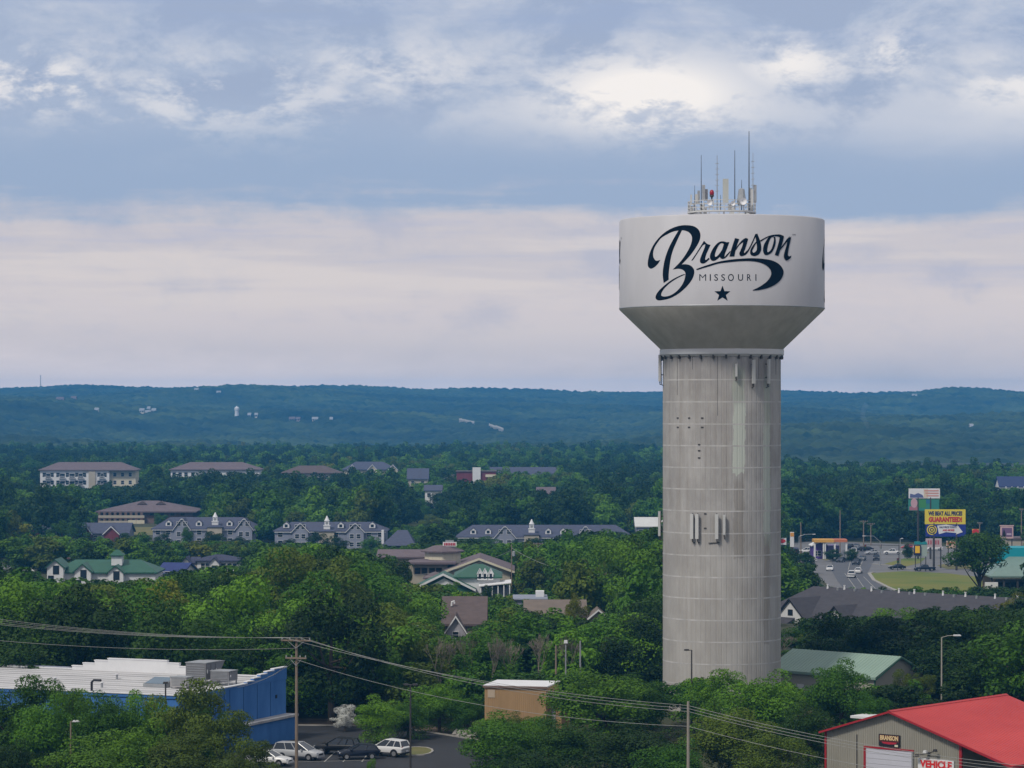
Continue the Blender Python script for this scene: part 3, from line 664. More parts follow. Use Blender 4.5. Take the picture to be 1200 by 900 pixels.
# ------------------------------------------------------------------ far apartments and roofs
def apartments():
    B = Bld('apartment_building', 'pale four storey apartment block with balconies and brown hipped roof above the far trees', 102, 1500); b = B.o
    x0, x1, x2 = B.x(47), B.x(128), B.x(158.5); ze, zr = B.z(551.5), B.z(541.5, 8)
    MB().box(x0, x1, 0, 16, 0, ze).build('wall', M_WHITE, b); MB().box(x1, x2, 2, 15, 0, ze - .01).build('side_wall', M_CREAM, b)
    MB().box(B.x(104), B.x(112), -.6, .2, 0, ze - .3).build('stair_bay', M_BEIGE, b)
    MB().hroof(x0, x2, 0, 16, ze, zr, 9, .9, .4).build('roof', M_MAUVER, b)
    fh = ze / 4
    for st in range(4):
        for px in (52, 61, 68, 79, 90, 99, 116, 123):
            window(b, B.x(px), 0, st * fh + .7, 1.7, 2.1)
        for px in (56.5, 73, 84.5, 94.5, 119.5):
            o = MB().box(B.x(px) - 1.7, B.x(px) + 1.7, -1.5, .1, st * fh, st * fh + .18).build('balcony', M_WHITE, b)
            MB().box(B.x(px) - 1.3, B.x(px) + 1.3, -.03, .02, st * fh + .2, st * fh + 2.4).build('balcony_door', M_GLASS, o)
            r = MB(); r.box(B.x(px) - 1.7, B.x(px) + 1.7, -1.5, -1.44, st * fh + 1.05, st * fh + 1.15)
            for q in range(9): r.box(B.x(px) - 1.68 + q * .41, B.x(px) - 1.62 + q * .41, -1.49, -1.45, st * fh + .18, st * fh + 1.05)
            r.build('railing', M_WHITE, o)
        for px in (134, 143, 152): window(b, B.x(px), 2, st * fh + .9, 1.5, 1.8)
    B = Bld('apartment_building', 'pale apartment block with long brown hipped roof, second from the far edge of town', 252, 1500); b = B.o
    x0, x2 = B.x(200), B.x(304); ze, zr = B.z(551), B.z(541.5, 8); fh = ze / 4
    MB().box(x0, x2, 0, 16, 0, ze).build('wall', M_WHITE, b); MB().hroof(x0, x2, 0, 16, ze, zr, 10, .9, .4).build('roof', M_MAUVER, b)
    for st in (2, 3):
        for px in (204, 211, 218, 226, 240, 254, 268, 282, 296): window(b, B.x(px), 0, st * fh + .8, 1.7, 2)
    B = Bld('apartment_building', 'low brown roofed apartment block half hidden by the far trees', 364, 1470); b = B.o
    ze, zr = B.z(555), B.z(545.5, 8)
    MB().box(B.x(330), B.x(398), 0, 15, 0, ze).build('wall', M_BEIGE, b); MB().hroof(B.x(330), B.x(398), 0, 15, ze, zr, 9, .9, .4).build('roof', M_BROWNR, b)
    win_row(b, [B.x(p) for p in range(335, 396, 8)], 0, ze - 2.6, 1.5, 1.6)
    B = Bld('lodge', 'grey roofed lodge with three cream gables above the far trees', 434, 1560); b = B.o
    ze, zr = B.z(551), B.z(541, 8)
    MB().box(B.x(402), B.x(462), 0, 16, 0, ze).build('wall', M_CREAM, b); MB().hroof(B.x(402), B.x(462), 0, 16, ze, zr, 7, .8, .4).build('roof', M_SLATE, b)
    for a, c in ((408, 418), (431, 442), (455, 466)):
        MB().gwalls(B.x(a), B.x(c), -2, 6, 0, ze, B.z(545), 'y').build('gable_wall', M_CREAM, b)
        MB().groof(B.x(a), B.x(c), -2, 6, ze, B.z(545), 'y', .5, .3).build('gable_roof', M_SLATE, b); trim_gable(b, B.x(a), B.x(c), -2.1, ze, B.z(545), M_WHITE)
        window(b, B.x((a + c) / 2), -2, ze - .5, 1.3, 1.4)
    for nm, lab, px0, px1, er, rr, Y, rm, wm, ax in (
        ('house', 'grey roofed house whose long roof falls towards the far oaks', 478, 501, 561, 549.5, 1400, M_SLATE, M_BEIGE, 'x'),
        ('house', 'small white house with double gable below the grey roofed house', 498, 517, 575, 569, 1290, M_SLATE, M_WHITE, 'x'),
        ('warehouse', 'long grey roofed hall with cream wall beside the white chimney block', 575, 653, 557, 548, 1500, M_SLATE, M_CREAM, 'x'),
        ('house', 'small mauve roof showing alone among the dark trees below the long hall', 630, 650, 580, 571.5, 1290, M_MAUVER, M_BEIGE, 'x'),
        ('motel', 'blue roofed motel with white posts at the far right edge of the woods', 1172, 1225, 570, 559, 1400, mat('blue_shingles', (.030, .040, .105), .8, var=.1, scale=.5), M_WHITE, 'x'),
        ('workshop', 'white metal shed with low roof just left of the water tower shaft', 746, 776, 617, 607, 1000, mat('white_metal_roof', (.55, .55, .54), .5, var=.06, scale=.4), M_HOTEL, 'x')):
        B = Bld(nm, lab, (px0 + px1) / 2, Y); b = B.o; ze, zr = B.z(er), B.z(rr, 7)
        MB().gwalls(B.x(px0), B.x(px1), 0, 14, 0, ze, zr, ax).build('wall', wm, b); MB().groof(B.x(px0), B.x(px1), 0, 14, ze, zr, ax, .6, .3).build('roof', rm, b)
        n = max(2, int((px1 - px0) / 8)); win_row(b, [B.x(px0 + (i + .5) * (px1 - px0) / n) for i in range(n)], 0, max(.8, ze - 2.7), 1.5, 1.6)
        if nm == 'motel':
            for p in (1178, 1185, 1192, 1199, 1206): MB().box(B.x(p) - .25, B.x(p) + .25, -2.4, -1.9, 0, ze).build('porch_post', M_WHITE, b)
            MB().box(B.x(px0), B.x(px1), -2.5, 0, ze - 3, ze - 2.7).build('gallery', M_WHITE, b)
    B = Bld('theatre', 'maroon theatre building with tall white chimney block rising from its roof', 557, 1400); b = B.o
    MB().box(B.x(535), B.x(581), 0, 14, 0, B.z(553)).build('wall', M_MAROON, b); MB().box(B.x(534), B.x(582), -.4, 14.4, B.z(553), B.z(552)).build('roof', M_BROWNR, b)
    MB().box(B.x(553.8), B.x(563.2), -1.0, 4, 0, B.z(548)).build('white_block', M_WHITE, b); MB().box(B.x(569), B.x(581), -.8, 6, B.z(559), B.z(556)).build('canopy', M_CREAM, b)
apartments()

def inn():
    B = Bld('timber_inn', 'brown timber inn with broad mauve hipped roof and two roof vents on the left hillside', 172, 1200); b = B.o
    x0, x1 = B.x(117), B.x(226); ze, zr = B.z(600.5), B.z(586.5, 14); h = ze / 2
    MB().box(x0, x1, 0, 26, -.6, ze).build('wall', M_TIMBER, b); MB().hroof(x0, x1, 0, 26, ze, zr, 17, 1.6, .5).build('roof', M_MAUVER, b)
    for px in (164, 186): MB().prism([(B.x(px - 6), B.z(591.5)), (B.x(px + 6), B.z(591.5)), (B.x(px), B.z(588))], 'y', 7, 13).build('roof_vent', M_BROWNR, b)
    for k in range(9):
        MB().box(B.x(117 + k * 6.2) - .5, B.x(117 + k * 6.2) + .5, -2.2, -1.4, -.6, ze).build('post', M_TIMBER, b)
    for st in (0, 1): 
        MB().box(x0 - .3, B.x(170), -2.3, 0, st * h - .2, st * h + .1).build('gallery', M_TIMBER, b); MB().box(x0 - .3, B.x(170), -2.3, -2.15, st * h + .1, st * h + 1.1).build('railing', M_BEIGE, b)
        win_row(b, [B.x(p) for p in range(121, 168, 6)], 0, st * h + .9, 1.3, 1.7, fm=M_TIMBER)
    win_row(b, [B.x(p) for p in (178, 190, 202, 214)], 0, h + .9, 1.6, 1.7, fm=M_TIMBER)
    MB().box(B.x(152), B.x(161), -5, -4.6, -.2, B.z(609)).build('screen_wall', M_CREAM, b); MB().box(B.x(161.6), B.x(171), -5, -4.6, -.2, B.z(609)).build('screen_wall', M_CREAM, b)
inn()

def rows_left():
    for lab, px0, px1, er, rr, Y, gables, wins in (
        ('slate roofed house with a maroon gable at the far left', 29, 58, 624, 614, 1010, ((33, 47),), (50, 55)),
        ('long slate roofed building with two maroon gables below the timber inn', 88, 150, 625, 613.5, 1005, ((96, 108), (122, 140)), (92, 112, 117, 144))):
        B = Bld('shop_house', lab, (px0 + px1) / 2, Y); b = B.o; ze, zr = B.z(er), B.z(rr, 8)
        MB().gwalls(B.x(px0), B.x(px1), 0, 16, 0, ze, zr, 'x').build('wall', M_HOTEL, b); MB().groof(B.x(px0), B.x(px1), 0, 16, ze, zr, 'x', .6, .3).build('roof', M_SLATE, b)
        for a, c in gables:
            zp = ze + (zr - ze) * .72
            MB().gwalls(B.x(a), B.x(c), -1.5, 5, 0, ze - .3, zp, 'y').build('gable_wall', M_MAROON, b); MB().groof(B.x(a), B.x(c), -1.5, 5, ze - .3, zp, 'y', .4, .25).build('gable_roof', M_SLATE, b); trim_gable(b, B.x(a), B.x(c), -1.5, ze - .3, zp, M_WHITE)
        win_row(b, [B.x(p) for p in wins], 0, 1.0, 1.3, 1.4)
rows_left()

def hotel(lab, px0, px1, Y, ridge, eave, steeple, gables, dormers, spire_top, spire_base, wing=None, rz=0.0):
    B = Bld('grey_hotel', lab, (px0 + px1) / 2, Y, rz, 'hotel', group='grey hotels with white steeples'); b = B.o
    x0, x1 = B.x(px0), B.x(px1); ze, zr = B.z(eave), B.z(ridge, 8); fh = max(ze / 3, 2.6)
    MB().gwalls(x0, x1, 0, 16, -1, ze, ze, None).build('wall', M_HOTEL, b); MB().hroof(x0, x1, 0, 16, ze, zr, 5.5, .6, .3).build('roof', M_SLATE, b)
    MB().box(x0 - .1, x1 + .1, -.55, -.42, ze - .25, ze + .02).build('fascia', M_WHITE, b)
    n = int((x1 - x0) / 3.3)
    inside = lambda x: any(B.x(a) - 1.2 < x < B.x(c) + 1.2 for a, c in gables)
    for i in range(n):
        x = x0 + (i + .5) * (x1 - x0) / n
        if not inside(x) and abs(x - B.x(steeple)) > 2.6:
            for st in range(int(max(ze, 3) / fh + .01)): window(b, x, 0, ze - (st + 1) * fh + .9, 1.5, 1.45)
    for a, c in gables:
        g0, g1 = B.x(a), B.x(c); zp = zr - .5; k = (g1 - g0) * .22
        poly = [(g0, -1), (g1, -1), (g1, ze - .2), (g1 - k * 1.2, zp - .45 * (zp - ze)), (g1 - k * 2, zp), (g0 + k * 2, zp), (g0 + k * 1.2, zp - .45 * (zp - ze)), (g0, ze - .2)]
        MB().prism(poly, 'y', -1.6, 4).build('gable_wall', M_HOTEL, b)
        top = [(g1 + .5, ze - .45), (g1 - k * 2, zp + .05), (g0 + k * 2, zp + .05), (g0 - .5, ze - .45)]
        MB().prism(top + [(x, z + .30) for x, z in top[::-1]], 'y', -1.95, 7).build('gable_roof', M_SLATE, b); MB().prism([(x, z + .02) for x, z in top] + [(x, z + .28) for x, z in top[::-1]], 'y', -2.02, -1.96).build('barge_board', M_WHITE, b)
        for q in (.3, .7):
            for zz in (zp - (zp - ze) * .62, ze - fh + .5, ze - 2 * fh + .5): window(b, g0 + (g1 - g0) * q, -1.6, zz, 1.3, 1.35)
    for px in dormers: dormer(b, B.x(px), 1.2, ze + 1.1, 1.9, 2.1, M_WHITE, M_SLATE, 4)
    xs = B.x(steeple); zt = B.z(spire_top, 0)
    tw = MB().box(xs - 2.4, xs + 2.4, -1.7, 3.0, -1, B.z(spire_base) - .5).build('stair_tower', M_BEIGE, b); zr_, zr = zr, B.z(spire_base) - .25
    MB().hroof(xs - 2.4, xs + 2.4, -1.7, 3, zr - .25, zr + .5, 1.6, .3, .15, iy=1.6).build('roof', M_SLATE, tw)
    st = MB(); hs = zt - zr - .2; st.box(xs - 1.0, xs + 1.0, -.35, 1.65, zr, zr + .34 * hs); st.box(xs - 1.15, xs + 1.15, -.5, 1.8, zr + .34 * hs, zr + .39 * hs); st.box(xs - .72, xs + .72, -.07, 1.37, zr + .39 * hs, zr + .68 * hs)
    st.box(xs - .85, xs + .85, -.2, 1.5, zr + .68 * hs, zr + .72 * hs); st.lathe([(.8, zr + .72 * hs), (.45, zr + .88 * hs), (.12, zt)], 8, (xs, .65), 0, True)
    MB().box(xs - .4, xs + .4, -.10, -.06, zr + .44 * hs, zr + .62 * hs).build('louvre', M_STEEL, st.build('steeple', M_WHITE, b))
    if wing:
        a, c, er, rr = wing; w0, w1 = B.x(a), B.x(c); zw = B.z(er)
        MB().box(w0 + 1, w1 - 2, -7, 8, -1, zw).build('wing_wall', M_TIMBER, b)
        mb = MB(); zt2 = B.z(rr); mb.add([(w0, -9, zw), (w1, -9, zw), (w1, 9, zw), (w0, 9, zw), (w0 + 5, 0, zt2), (w0 + 8, 0, zt2)], [(0, 1, 5, 4), (1, 2, 5), (2, 3, 4, 5), (3, 0, 4), (3, 2, 1, 0)]); mb.build('wing_roof', M_SLATE, b)
        win_row(b, [w0 + 2.5 + i * 2.6 for i in range(int((w1 - w0 - 5) / 2.6) + 1)], -7, max(zw - 2.4, .2), 1.6, 1.7, fm=M_TIMBER)
        MB().box(w0 - .2, w0 + .6, -2, 6, -1, B.z(eave - 2)).build('end_wall', M_WHITE, b)
hotel('grey hotel with white steeple, the one just below the broad timber inn', 179, 300, 980, 606, 620.5, 252, ((204.5, 223), (277, 296)), (197, 232.5, 268.5), 600.5, 616)
hotel('grey hotel with white steeple and a low sloping wing at its end', 322, 452, 955, 611.5, 623, 383, ((343, 361.5), (406.5, 426.5)), (335, 399, 436), 604.5, 621, (448, 488, 638, 621))
hotel('grey hotel with white steeple behind the cupola building, reaching towards the water tower', 536, 740, 980, 615, 630, 623, ((580, 603.5), (676, 696)), (554.5, 572, 642.5, 660), 608.5, 625)

def green_shops():
    B = Bld('green_roof_shop', 'white shop with green roof, three white gables and a small green cupola', 118, 715); b = B.o
    ze, zr = B.z(672), B.z(655.5, 8)
    MB().gwalls(B.x(62), B.x(182), 0, 15, 0, ze, ze, None).build('wall', M_WHITE, b); MB().hroof(B.x(62), B.x(182), 0, 15, ze, zr, 5, .6, .3).build('roof', M_GREENR, b)
    for a, c, p in ((57, 76, 656), (89, 108, 661), (128, 146, 663)):
        zp = B.z(p); z0 = zp - (B.x(c) - B.x(a)) * .42
        MB().gwalls(B.x(a), B.x(c), -2.5, 7, 0, z0, zp, 'y').build('gable_wall', M_WHITE, b); MB().groof(B.x(a), B.x(c), -2.5, 7, z0, zp, 'y', .45, .3).build('gable_roof', M_GREENR, b)
        window(b, B.x((a + c) / 2 + 1), -2.5, z0 - 1.6, 1.3, 1.9, fm=M_DARK); window(b, B.x((a + c) / 2 - 5), -2.5, z0 - 3.6, 1.2, 1.5, fm=M_DARK)
    cu = MB().box(B.x(128.5), B.x(141), 3, 6, zr - 1.2, B.z(652)).build('cupola', M_WHITE, b)
    MB().hroof(B.x(129), B.x(140.5), 3, 6, B.z(652), B.z(645), 1.3, .5, .15).build('cupola_roof', M_GREENR, cu)
    B = Bld('red_roof_shop', 'long building with faded red roof behind the green roofed shop', 126, 775); b = B.o
    ze, zr = B.z(655), B.z(642, 9)
    MB().box(B.x(82), B.x(171), 0, 18, 0, ze).build('wall', M_BEIGE, b); MB().hroof(B.x(82), B.x(171), 0, 18, ze, zr, 8, .7, .3).build('roof', mat('faded_red_shingles', (.15, .075, .08), .9, var=.1, scale=.4), b)
    MB().box(B.x(106), B.x(108), 5, 6, zr - 2, B.z(643.5)).build('vent_pipe', M_DARK, b); win_row(b, [B.x(p) for p in (88, 96, 150, 160)], 0, 1, 1.4, 1.4)
    B = Bld('white_house', 'white house with dark blue hipped roof and pink porch gable', 246, 785); b = B.o
    ze, zr = B.z(658), B.z(649.5, 6)
    MB().gwalls(B.x(231), B.x(279), 0, 11, 0, ze, ze, None).build('wall', M_WHITE, b); MB().hroof(B.x(231), B.x(279), 0, 11, ze, zr, 5, .6, .3).build('roof', mat('blue_grey_shingles', (.045, .048, .085), .85, var=.12, scale=.6), b)
    for a, c, p in ((214, 224, 653), (246, 258, 653.5)):
        zp = B.z(p); z0 = zp - 1.5
        MB().gwalls(B.x(a), B.x(c), -2.5, 5, 0, z0, zp, 'y').build('gable_wall', M_WHITE, b); MB().groof(B.x(a), B.x(c), -2.5, 5, z0, zp, 'y', .4, .25).build('gable_roof', MATS['blue_grey_shingles'], b)
        window(b, B.x((a + c) / 2), -2.5, z0 - 2.2, 1.3, 1.8)
    MB().gwalls(B.x(223), B.x(232), 1, 9, 0, ze - .5, ze - .5, None).build('link_wall', M_BEIGE, b); MB().groof(B.x(223), B.x(232), 1, 9, ze - .5, zr - .8, 'x', .3, .2).build('link_roof', MATS['blue_grey_shingles'], b)
    win_row(b, [B.x(p) for p in (238, 243, 262, 269, 275)], 0, 1.0, 1.1, 1.5)
    B = Bld('blue_roof_shop', 'small shop with bright blue roof below the white house', 198, 735, rad(-14)); b = B.o
    ze, zr = B.z(673), B.z(660.5, 6)
    MB().gwalls(B.x(183), B.x(213), 0, 12, 0, ze, zr, 'x').build('wall', M_WHITE, b); MB().groof(B.x(183), B.x(213), 0, 12, ze, zr, 'x', .6, .3).build('roof', mat('bright_blue_roof', (.030, .042, .15), .7, var=.1, scale=.5), b); win_row(b, [B.x(p) for p in (188, 196, 206)], 0, 1, 1.3, 1.4)
green_shops()

def restaurant():
    B = Bld('cupola_restaurant', 'beige restaurant with mauve roofs, eight sided cupola and red lettered roof sign', 530, 660); b = B.o
    # rear wing, main gable facing right, cupola
    ze, zr = B.z(657), B.z(645.5, 22)
    MB().gwalls(B.x(442), B.x(522), 12, 32, 0, ze, zr, 'x').build('rear_wall', M_BEIGE, b); MB().groof(B.x(442), B.x(522), 12, 32, ze, zr, 'x', .8, .35).build('rear_roof', M_MAUVER, b)
    g = place(None, 'main_block', b, (B.x(561), 0, 0), rad(0))
    z0, zp = B.z(668.5), B.z(656)
    MB().gwalls(B.x(525), B.x(598), -2, 22, 0, z0, zp, 'y').build('wall', M_BEIGE, b); MB().groof(B.x(525), B.x(598), -2, 22, z0, zp, 'y', 1.0, .45).build('roof', M_MAUVER, b); trim_gable(b, B.x(525) - .7, B.x(598) + .7, -2.5, z0 - .25, zp + .05, M_CREAM, .5)
    bpy.data.objects.remove(g)
    ze2 = B.z(661.5)
    MB().box(B.x(484), B.x(524), 2, 13, 0, ze2).build('front_wall', M_BEIGE, b); MB().hroof(B.x(482), B.x(530), 1, 18, ze2, B.z(654.5, 8), 5, .8, .45).build('front_roof', M_MAUVER, b)
    MB().box(B.x(500), B.x(520), -4, 3, 0, B.z(674)).build('porch_wall', M_BEIGE, b); MB().hroof(B.x(499), B.x(521), -4.5, 3, B.z(677), B.z(669.5), 2.5, .5, .25).build('porch_roof', M_MAUVER, b)
    win_row(b, [B.x(p) for p in (489, 497, 506, 514)], 2, ze2 - 2.2, 1.2, 1.3, fm=M_TIMBER)
    cx = B.x(517.7); cu = MB().lathe([(B.x(539) - cx, B.z(662)), (B.x(539) - cx, B.z(648.5))], 8, (cx, 9), 0, True).build('cupola', M_CREAM, b)
    r = B.x(542.5) - cx; MB().lathe([(r * 1.05, B.z(649)), (r * 1.05, B.z(647.5)), (B.x(528) - cx, B.z(641.5)), (.2, B.z(641))], 8, (cx, 9), 0, True).build('cupola_roof', M_MAUVER, cu)
    for k in range(8):
        a = math.pi / 8 + k * math.pi / 4; rr = (B.x(539) - cx) * math.cos(math.pi / 8)
        window(cu, cx + math.sin(a + math.pi / 8) * rr, 9 - math.cos(a + math.pi / 8) * rr, B.z(655.5), 1.0, 1.1, a + math.pi / 8, M_TIMBER)
    sg = MB().box(B.x(518), B.x(534.3), 7.2, 7.7, B.z(640.3, 7), B.z(635.3, 7)).build('roof_sign', M_WHITE, b)
    MB().box(B.x(521), B.x(531), 7.4, 7.6, B.z(635.3, 7), B.z(633, 7)).build('sign_ornament', M_STEEL, sg)
    mb = MB()
    for k in range(7):
        xx = B.x(519.6 + k * 2.0); mb.box(xx, xx + .25, 7.14, 7.21, B.z(639.4, 7), B.z(636.2, 7))
        if k % 2: mb.box(xx, xx + .32, 7.13, 7.20, B.z(638.0, 7), B.z(637.4, 7))
    mb.build('lettering', mat('sign_red', (.42, .02, .04), .5), sg)
    # green roofed building in front
    B = Bld('green_roof_cafe', 'white cafe with green roof, white dormers and pale verandah before the cupola building', 540, 590); b = B.o
    z0, zp = B.z(690), B.z(674)
    MB().gwalls(B.x(486), B.x(553), -1, 10, 0, z0, zp, 'y').build('gable_wall', M_GREENR, b)
    MB().prism([(B.x(506), B.z(685)), (B.x(536), B.z(685)), (B.x(521), B.z(677))], 'y', -1.08, -.9).build('gable_panel', M_WHITE, b)
    MB().groof(B.x(486), B.x(553), -1, 10, z0, zp, 'y', .8, .3).build('gable_roof', M_GREENR, b); trim_gable(b, B.x(486) - .5, B.x(553) + .5, -1.3, z0 - .2, zp, M_WHITE, .45)
    ze, zr = B.z(679), B.z(662, 8)
    MB().gwalls(B.x(536), B.x(586), 4, 20, 0, ze, ze, None).build('wall', M_WHITE, b); MB().hroof(B.x(534), B.x(585), 4, 20, ze, zr, 4, .6, .3).build('roof', M_GREENR, b)
    for px in (562, 568, 575): dormer(b, B.x(px), 3.4, B.z(681), 1.0, 2.3, M_WHITE, M_WHITE, 2.5)
    mb = MB(); a0, a1 = B.x(561), B.x(599); mb.prism([(a0, B.z(687)), (a1, B.z(683)), (a1, B.z(682)), (a0, B.z(686))], 'y', -2, 9); mb.build('verandah_roof', M_WHITE, b)
    for k in range(6): MB().box(a0 + .3 + k * (a1 - a0 - .7) / 5, a0 + .5 + k * (a1 - a0 - .7) / 5, -1.8, -1.6, 0, B.z(686 - .7 * k)).build('verandah_post', M_WHITE, b)
    MB().box(a0 + .5, a1 - .5, 1, 8, 0, B.z(688)).build('verandah_wall', M_HOTEL, b); win_row(b, [a0 + 1.4 + k * 1.25 for k in range(4)], 1, .9, .8, 1.5, fm=M_DARK)
restaurant()

def small_roofs():
    B = Bld('brown_roof_house', 'brown roofed house with one pale gable among the trees', 535, 432); b = B.o
    z0, zp = B.z(741), B.z(722)
    MB().gwalls(B.x(523), B.x(546), -3, 5, 0, z0, zp, 'y').build('gable_wall', mat('lilac_siding', (.40, .385, .43), .75, var=.06), b)
    MB().groof(B.x(523), B.x(546), -3, 7, z0, zp, 'y', .5, .25).build('gable_roof', M_BROWNR, b); trim_gable(b, B.x(523), B.x(546), -3, z0, zp, M_WHITE, .32)
    MB().gwalls(B.x(521), B.x(566), 3, 17, 0, B.z(733), B.z(701, 10), 'x').build('wall', M_BEIGE, b); MB().groof(B.x(521), B.x(566), 3, 17, B.z(733), B.z(701, 10), 'x', .6, .3).build('roof', M_BROWNR, b)
    MB().tube([(B.x(528), 7, B.z(714)), (B.x(528.5), 7, B.z(709)), (B.x(531), 7, B.z(708)), (B.x(531.5), 7, B.z(711))], .16, 6).build('vent_pipe', M_WHITE, b); window(b, B.x(534.5), -3, z0 - .6, .8, .9)
    B = Bld('brown_roof_house', 'low brown roofed house with white gable trim beside the yellowish trees', 652, 470); b = B.o
    MB().gwalls(B.x(618), B.x(684), 0, 13, 0, B.z(722), B.z(705, 6), 'x').build('wall', M_BEIGE, b); MB().groof(B.x(618), B.x(684), 0, 13, B.z(722), B.z(705, 6), 'x', .6, .3).build('roof', mat('tan_shingles', (.16, .13, .11), .9, var=.12, scale=.6), b)
    z0, zp = B.z(724), B.z(715); MB().gwalls(B.x(690), B.x(712), -2, 6, 0, z0, zp, 'y').build('gable_wall', M_BEIGE, b); MB().groof(B.x(690), B.x(712), -2, 6, z0, zp, 'y', .4, .2).build('gable_roof', MATS['tan_shingles'], b); trim_gable(b, B.x(690), B.x(712), -2, z0, zp, M_WHITE, .3); win_row(b, [B.x(632), B.x(650), B.x(668)], 0, .9, 1.2, 1.3)
    B = Bld('flat_roof_store', 'small store with pale blue flat roof by the gravel track', 622, 525); b = B.o
    MB().box(B.x(602), B.x(641), 0, 11, 0, B.z(703)).build('wall', M_HOTEL, b); MB().box(B.x(601), B.x(642), -.4, 11.4, B.z(703), B.z(701.5)).build('roof', mat('pale_blue_roofing', (.23, .25, .31), .8, var=.1, scale=.4), b); MB().box(B.x(628), B.x(638), 5, 8, B.z(701.5), B.z(695)).build('roof_unit', M_WHITE, b)
    win_row(b, [B.x(610), B.x(622), B.x(634)], 0, .8, 1.3, 1.2)
    B = Bld('tan_shed', 'tan flat sided shed with white roof among the roadside trees', 606, 322, rad(-13)); b = B.o
    x0, x1 = B.x(567), B.x(641); zl, zr = B.z(805), B.z(807)
    mb = MB(); nb = 30
    for i in range(nb): mb.box(x0 + (x1 - x0) * i / nb, x0 + (x1 - x0) * (i + .93) / nb, -.05, .05, 0, zl - .02)
    mb.box(x0, x1, .03, 6.2, 0, zl - .03); mb.build('wall', mat('tan_metal', (.340, .215, .105), .65, var=.14, scale=.6, stretch=(1, 1, .3)), b)
    MB().prism([(x0 - .15, zl), (x1 + .15, zl), (x1 + .15, zl + .14), (x0 - .15, zl + .14)], 'y', -.2, 6.5).build('roof', M_WHITE, b)
    MB().box(x0 - .17, x1 + .17, -.24, -.20, zl - .12, zl + .10).build('gutter', M_TIMBER, b)
    MB().box(x0 + .35, x0 + 1.15, -.10, -.05, zl - 1.2, zl - .35).build('wall_vent', mat('pale_tan', (.42, .33, .24), .7), b)
    MB().box(x1 - .02, x1 + 1.4, 1.2, 5.5, 0, zl - 1.0).build('side_wing', MATS['tan_metal'], b); MB().box(x1 - .2, x1 + 1.9, .9, 5.8, zl - 1.0, zl - .85).build('side_wing_roof', M_CREAM, b)
    MB().box(x1 + .35, x1 + .75, 1.1, 1.25, 0, zl - 1.02).build('drain_pipe', M_STEEL, b)
small_roofs()

# ------------------------------------------------------------------ the blue flat-roofed building
M_BLUE = mat('blue_wall_paint', (.032, .120, .340), .75, col2=(.065, .190, .460), scale=.5, bump=.1, stretch=(1, 1, .4))
M_ROOF = mat('white_roof_membrane', (.25, .245, .25), .8, col2=(.50, .49, .49), scale=.32, stretch=(.25, 1.6, 1))
BL = thing('blue_building', 'large blue painted building with white flat roof and stepped parapets', 'building', (-33.6, 301, 0), rad(-23))
M_NAVYJ = mat('joint_blue', (.012, .045, .15), .8)
def blue_building():
    b = BL; zt = 6.5
    MB().box(-42, 0, 0, 23.5, 0, zt).build('wall', M_BLUE, b)
    MB().box(-41.7, -.3, .3, 23.2, zt, zt + .06).build('roof', M_ROOF, b)
    for k in range(11): MB().box(-41.5, -.5, 1.4 + k * 2.0, 1.55 + k * 2.0, zt + .06, zt + .10).build('roof_seam', M_WHITE, b)
    for k, (y0, y1, h) in enumerate(((-.1, 3, .25), (3, 5.5, .10), (5.5, 14.5, .15), (14.5, 16, .35), (16, 17.5, .6), (17.5, 19, .85), (19, 20.6, 1.05), (20.6, 23.6, 1.2))):
        o = MB().box(-.35, .04, y0, y1, zt - .05, zt + h).build('parapet', M_BLUE, b); MB().box(-.40, .10, y0, y1 + .05, zt + h, zt + h + .10).build('coping', M_WHITE, o)
    for x0, x1, h in ((-41.9, -26.6, .12), (-26.6, -25.2, .45), (-25.2, -23.7, .8), (-23.7, -22, 1.15), (-22, -14.5, 1.4), (-14.5, -13, 1.15), (-13, -11.6, .8), (-11.6, -10.2, .45), (-10.2, -.4, .12)):
        o = MB().box(x0, x1, 23.2, 23.6, zt - .05, zt + h).build('parapet', M_WHITE, b); MB().box(x0 - .05, x1, 23.15, 23.66, zt + h, zt + h + .1).build('coping', M_WHITE, o)
    for k in range(9):
        h = .3 + .22 * (4 - abs(k - 4)); o = MB().box(-41.5 + k * 1.6, -39.95 + k * 1.6, 23.5, 24, zt, zt + h * .0 + .3).build('parapet', M_HOTEL, b)
    MB().box(-42.1, -.2, -.12, .1, zt - .1, zt + .22).build('front_fascia', M_BLUE, b); MB().box(-42.2, -.1, -.2, .2, zt + .22, zt + .32).build('front_coping', M_WHITE, b)
    for k in range(7): MB().box(-.01, .025, 1.6 + k * 3.05, 1.66 + k * 3.05, 0, zt - .1).build('panel_joint', M_NAVYJ, b)
    for k in range(10): MB().box(-4.2 * k - 3.0, -4.2 * k - 2.94, -.03, .01, 0, zt - .1).build('panel_joint', M_NAVYJ, b)
    for x, w_ in ((-6.5, 1.2), (-14, 3.2), (-24, 1.2)): door(b, x, 0, 0, w_, 2.3 if w_ < 2 else 3.0, M_HOTEL)
    for y in (8.5, 9.5): MB().box(-.02, .12, y, y + .25, 0, zt).build('down_pipe', M_BLUE, b)
    MB().box(.01, 1.2, 9, 23.4, 0, 2.5).build('annex', M_BLUE, b); MB().box(0.005, 1.45, 8.7, 23.7, 2.5, 2.75).build('annex_roof', M_ROOF, b)
    MB().box(.02, .1, 21, 21.3, 4.6, 4.95).build('wall_lamp', M_DARK, b)
blue_building()
def on_blue(x, y): return BL.matrix_basis @ Vector((x, y, 6.56))
BL.matrix_basis; bpy.context.view_layer.update()
M_HVAC = mat('hvac_grey', (.185, .185, .195), .5, var=.08, scale=.8, metal=.1)
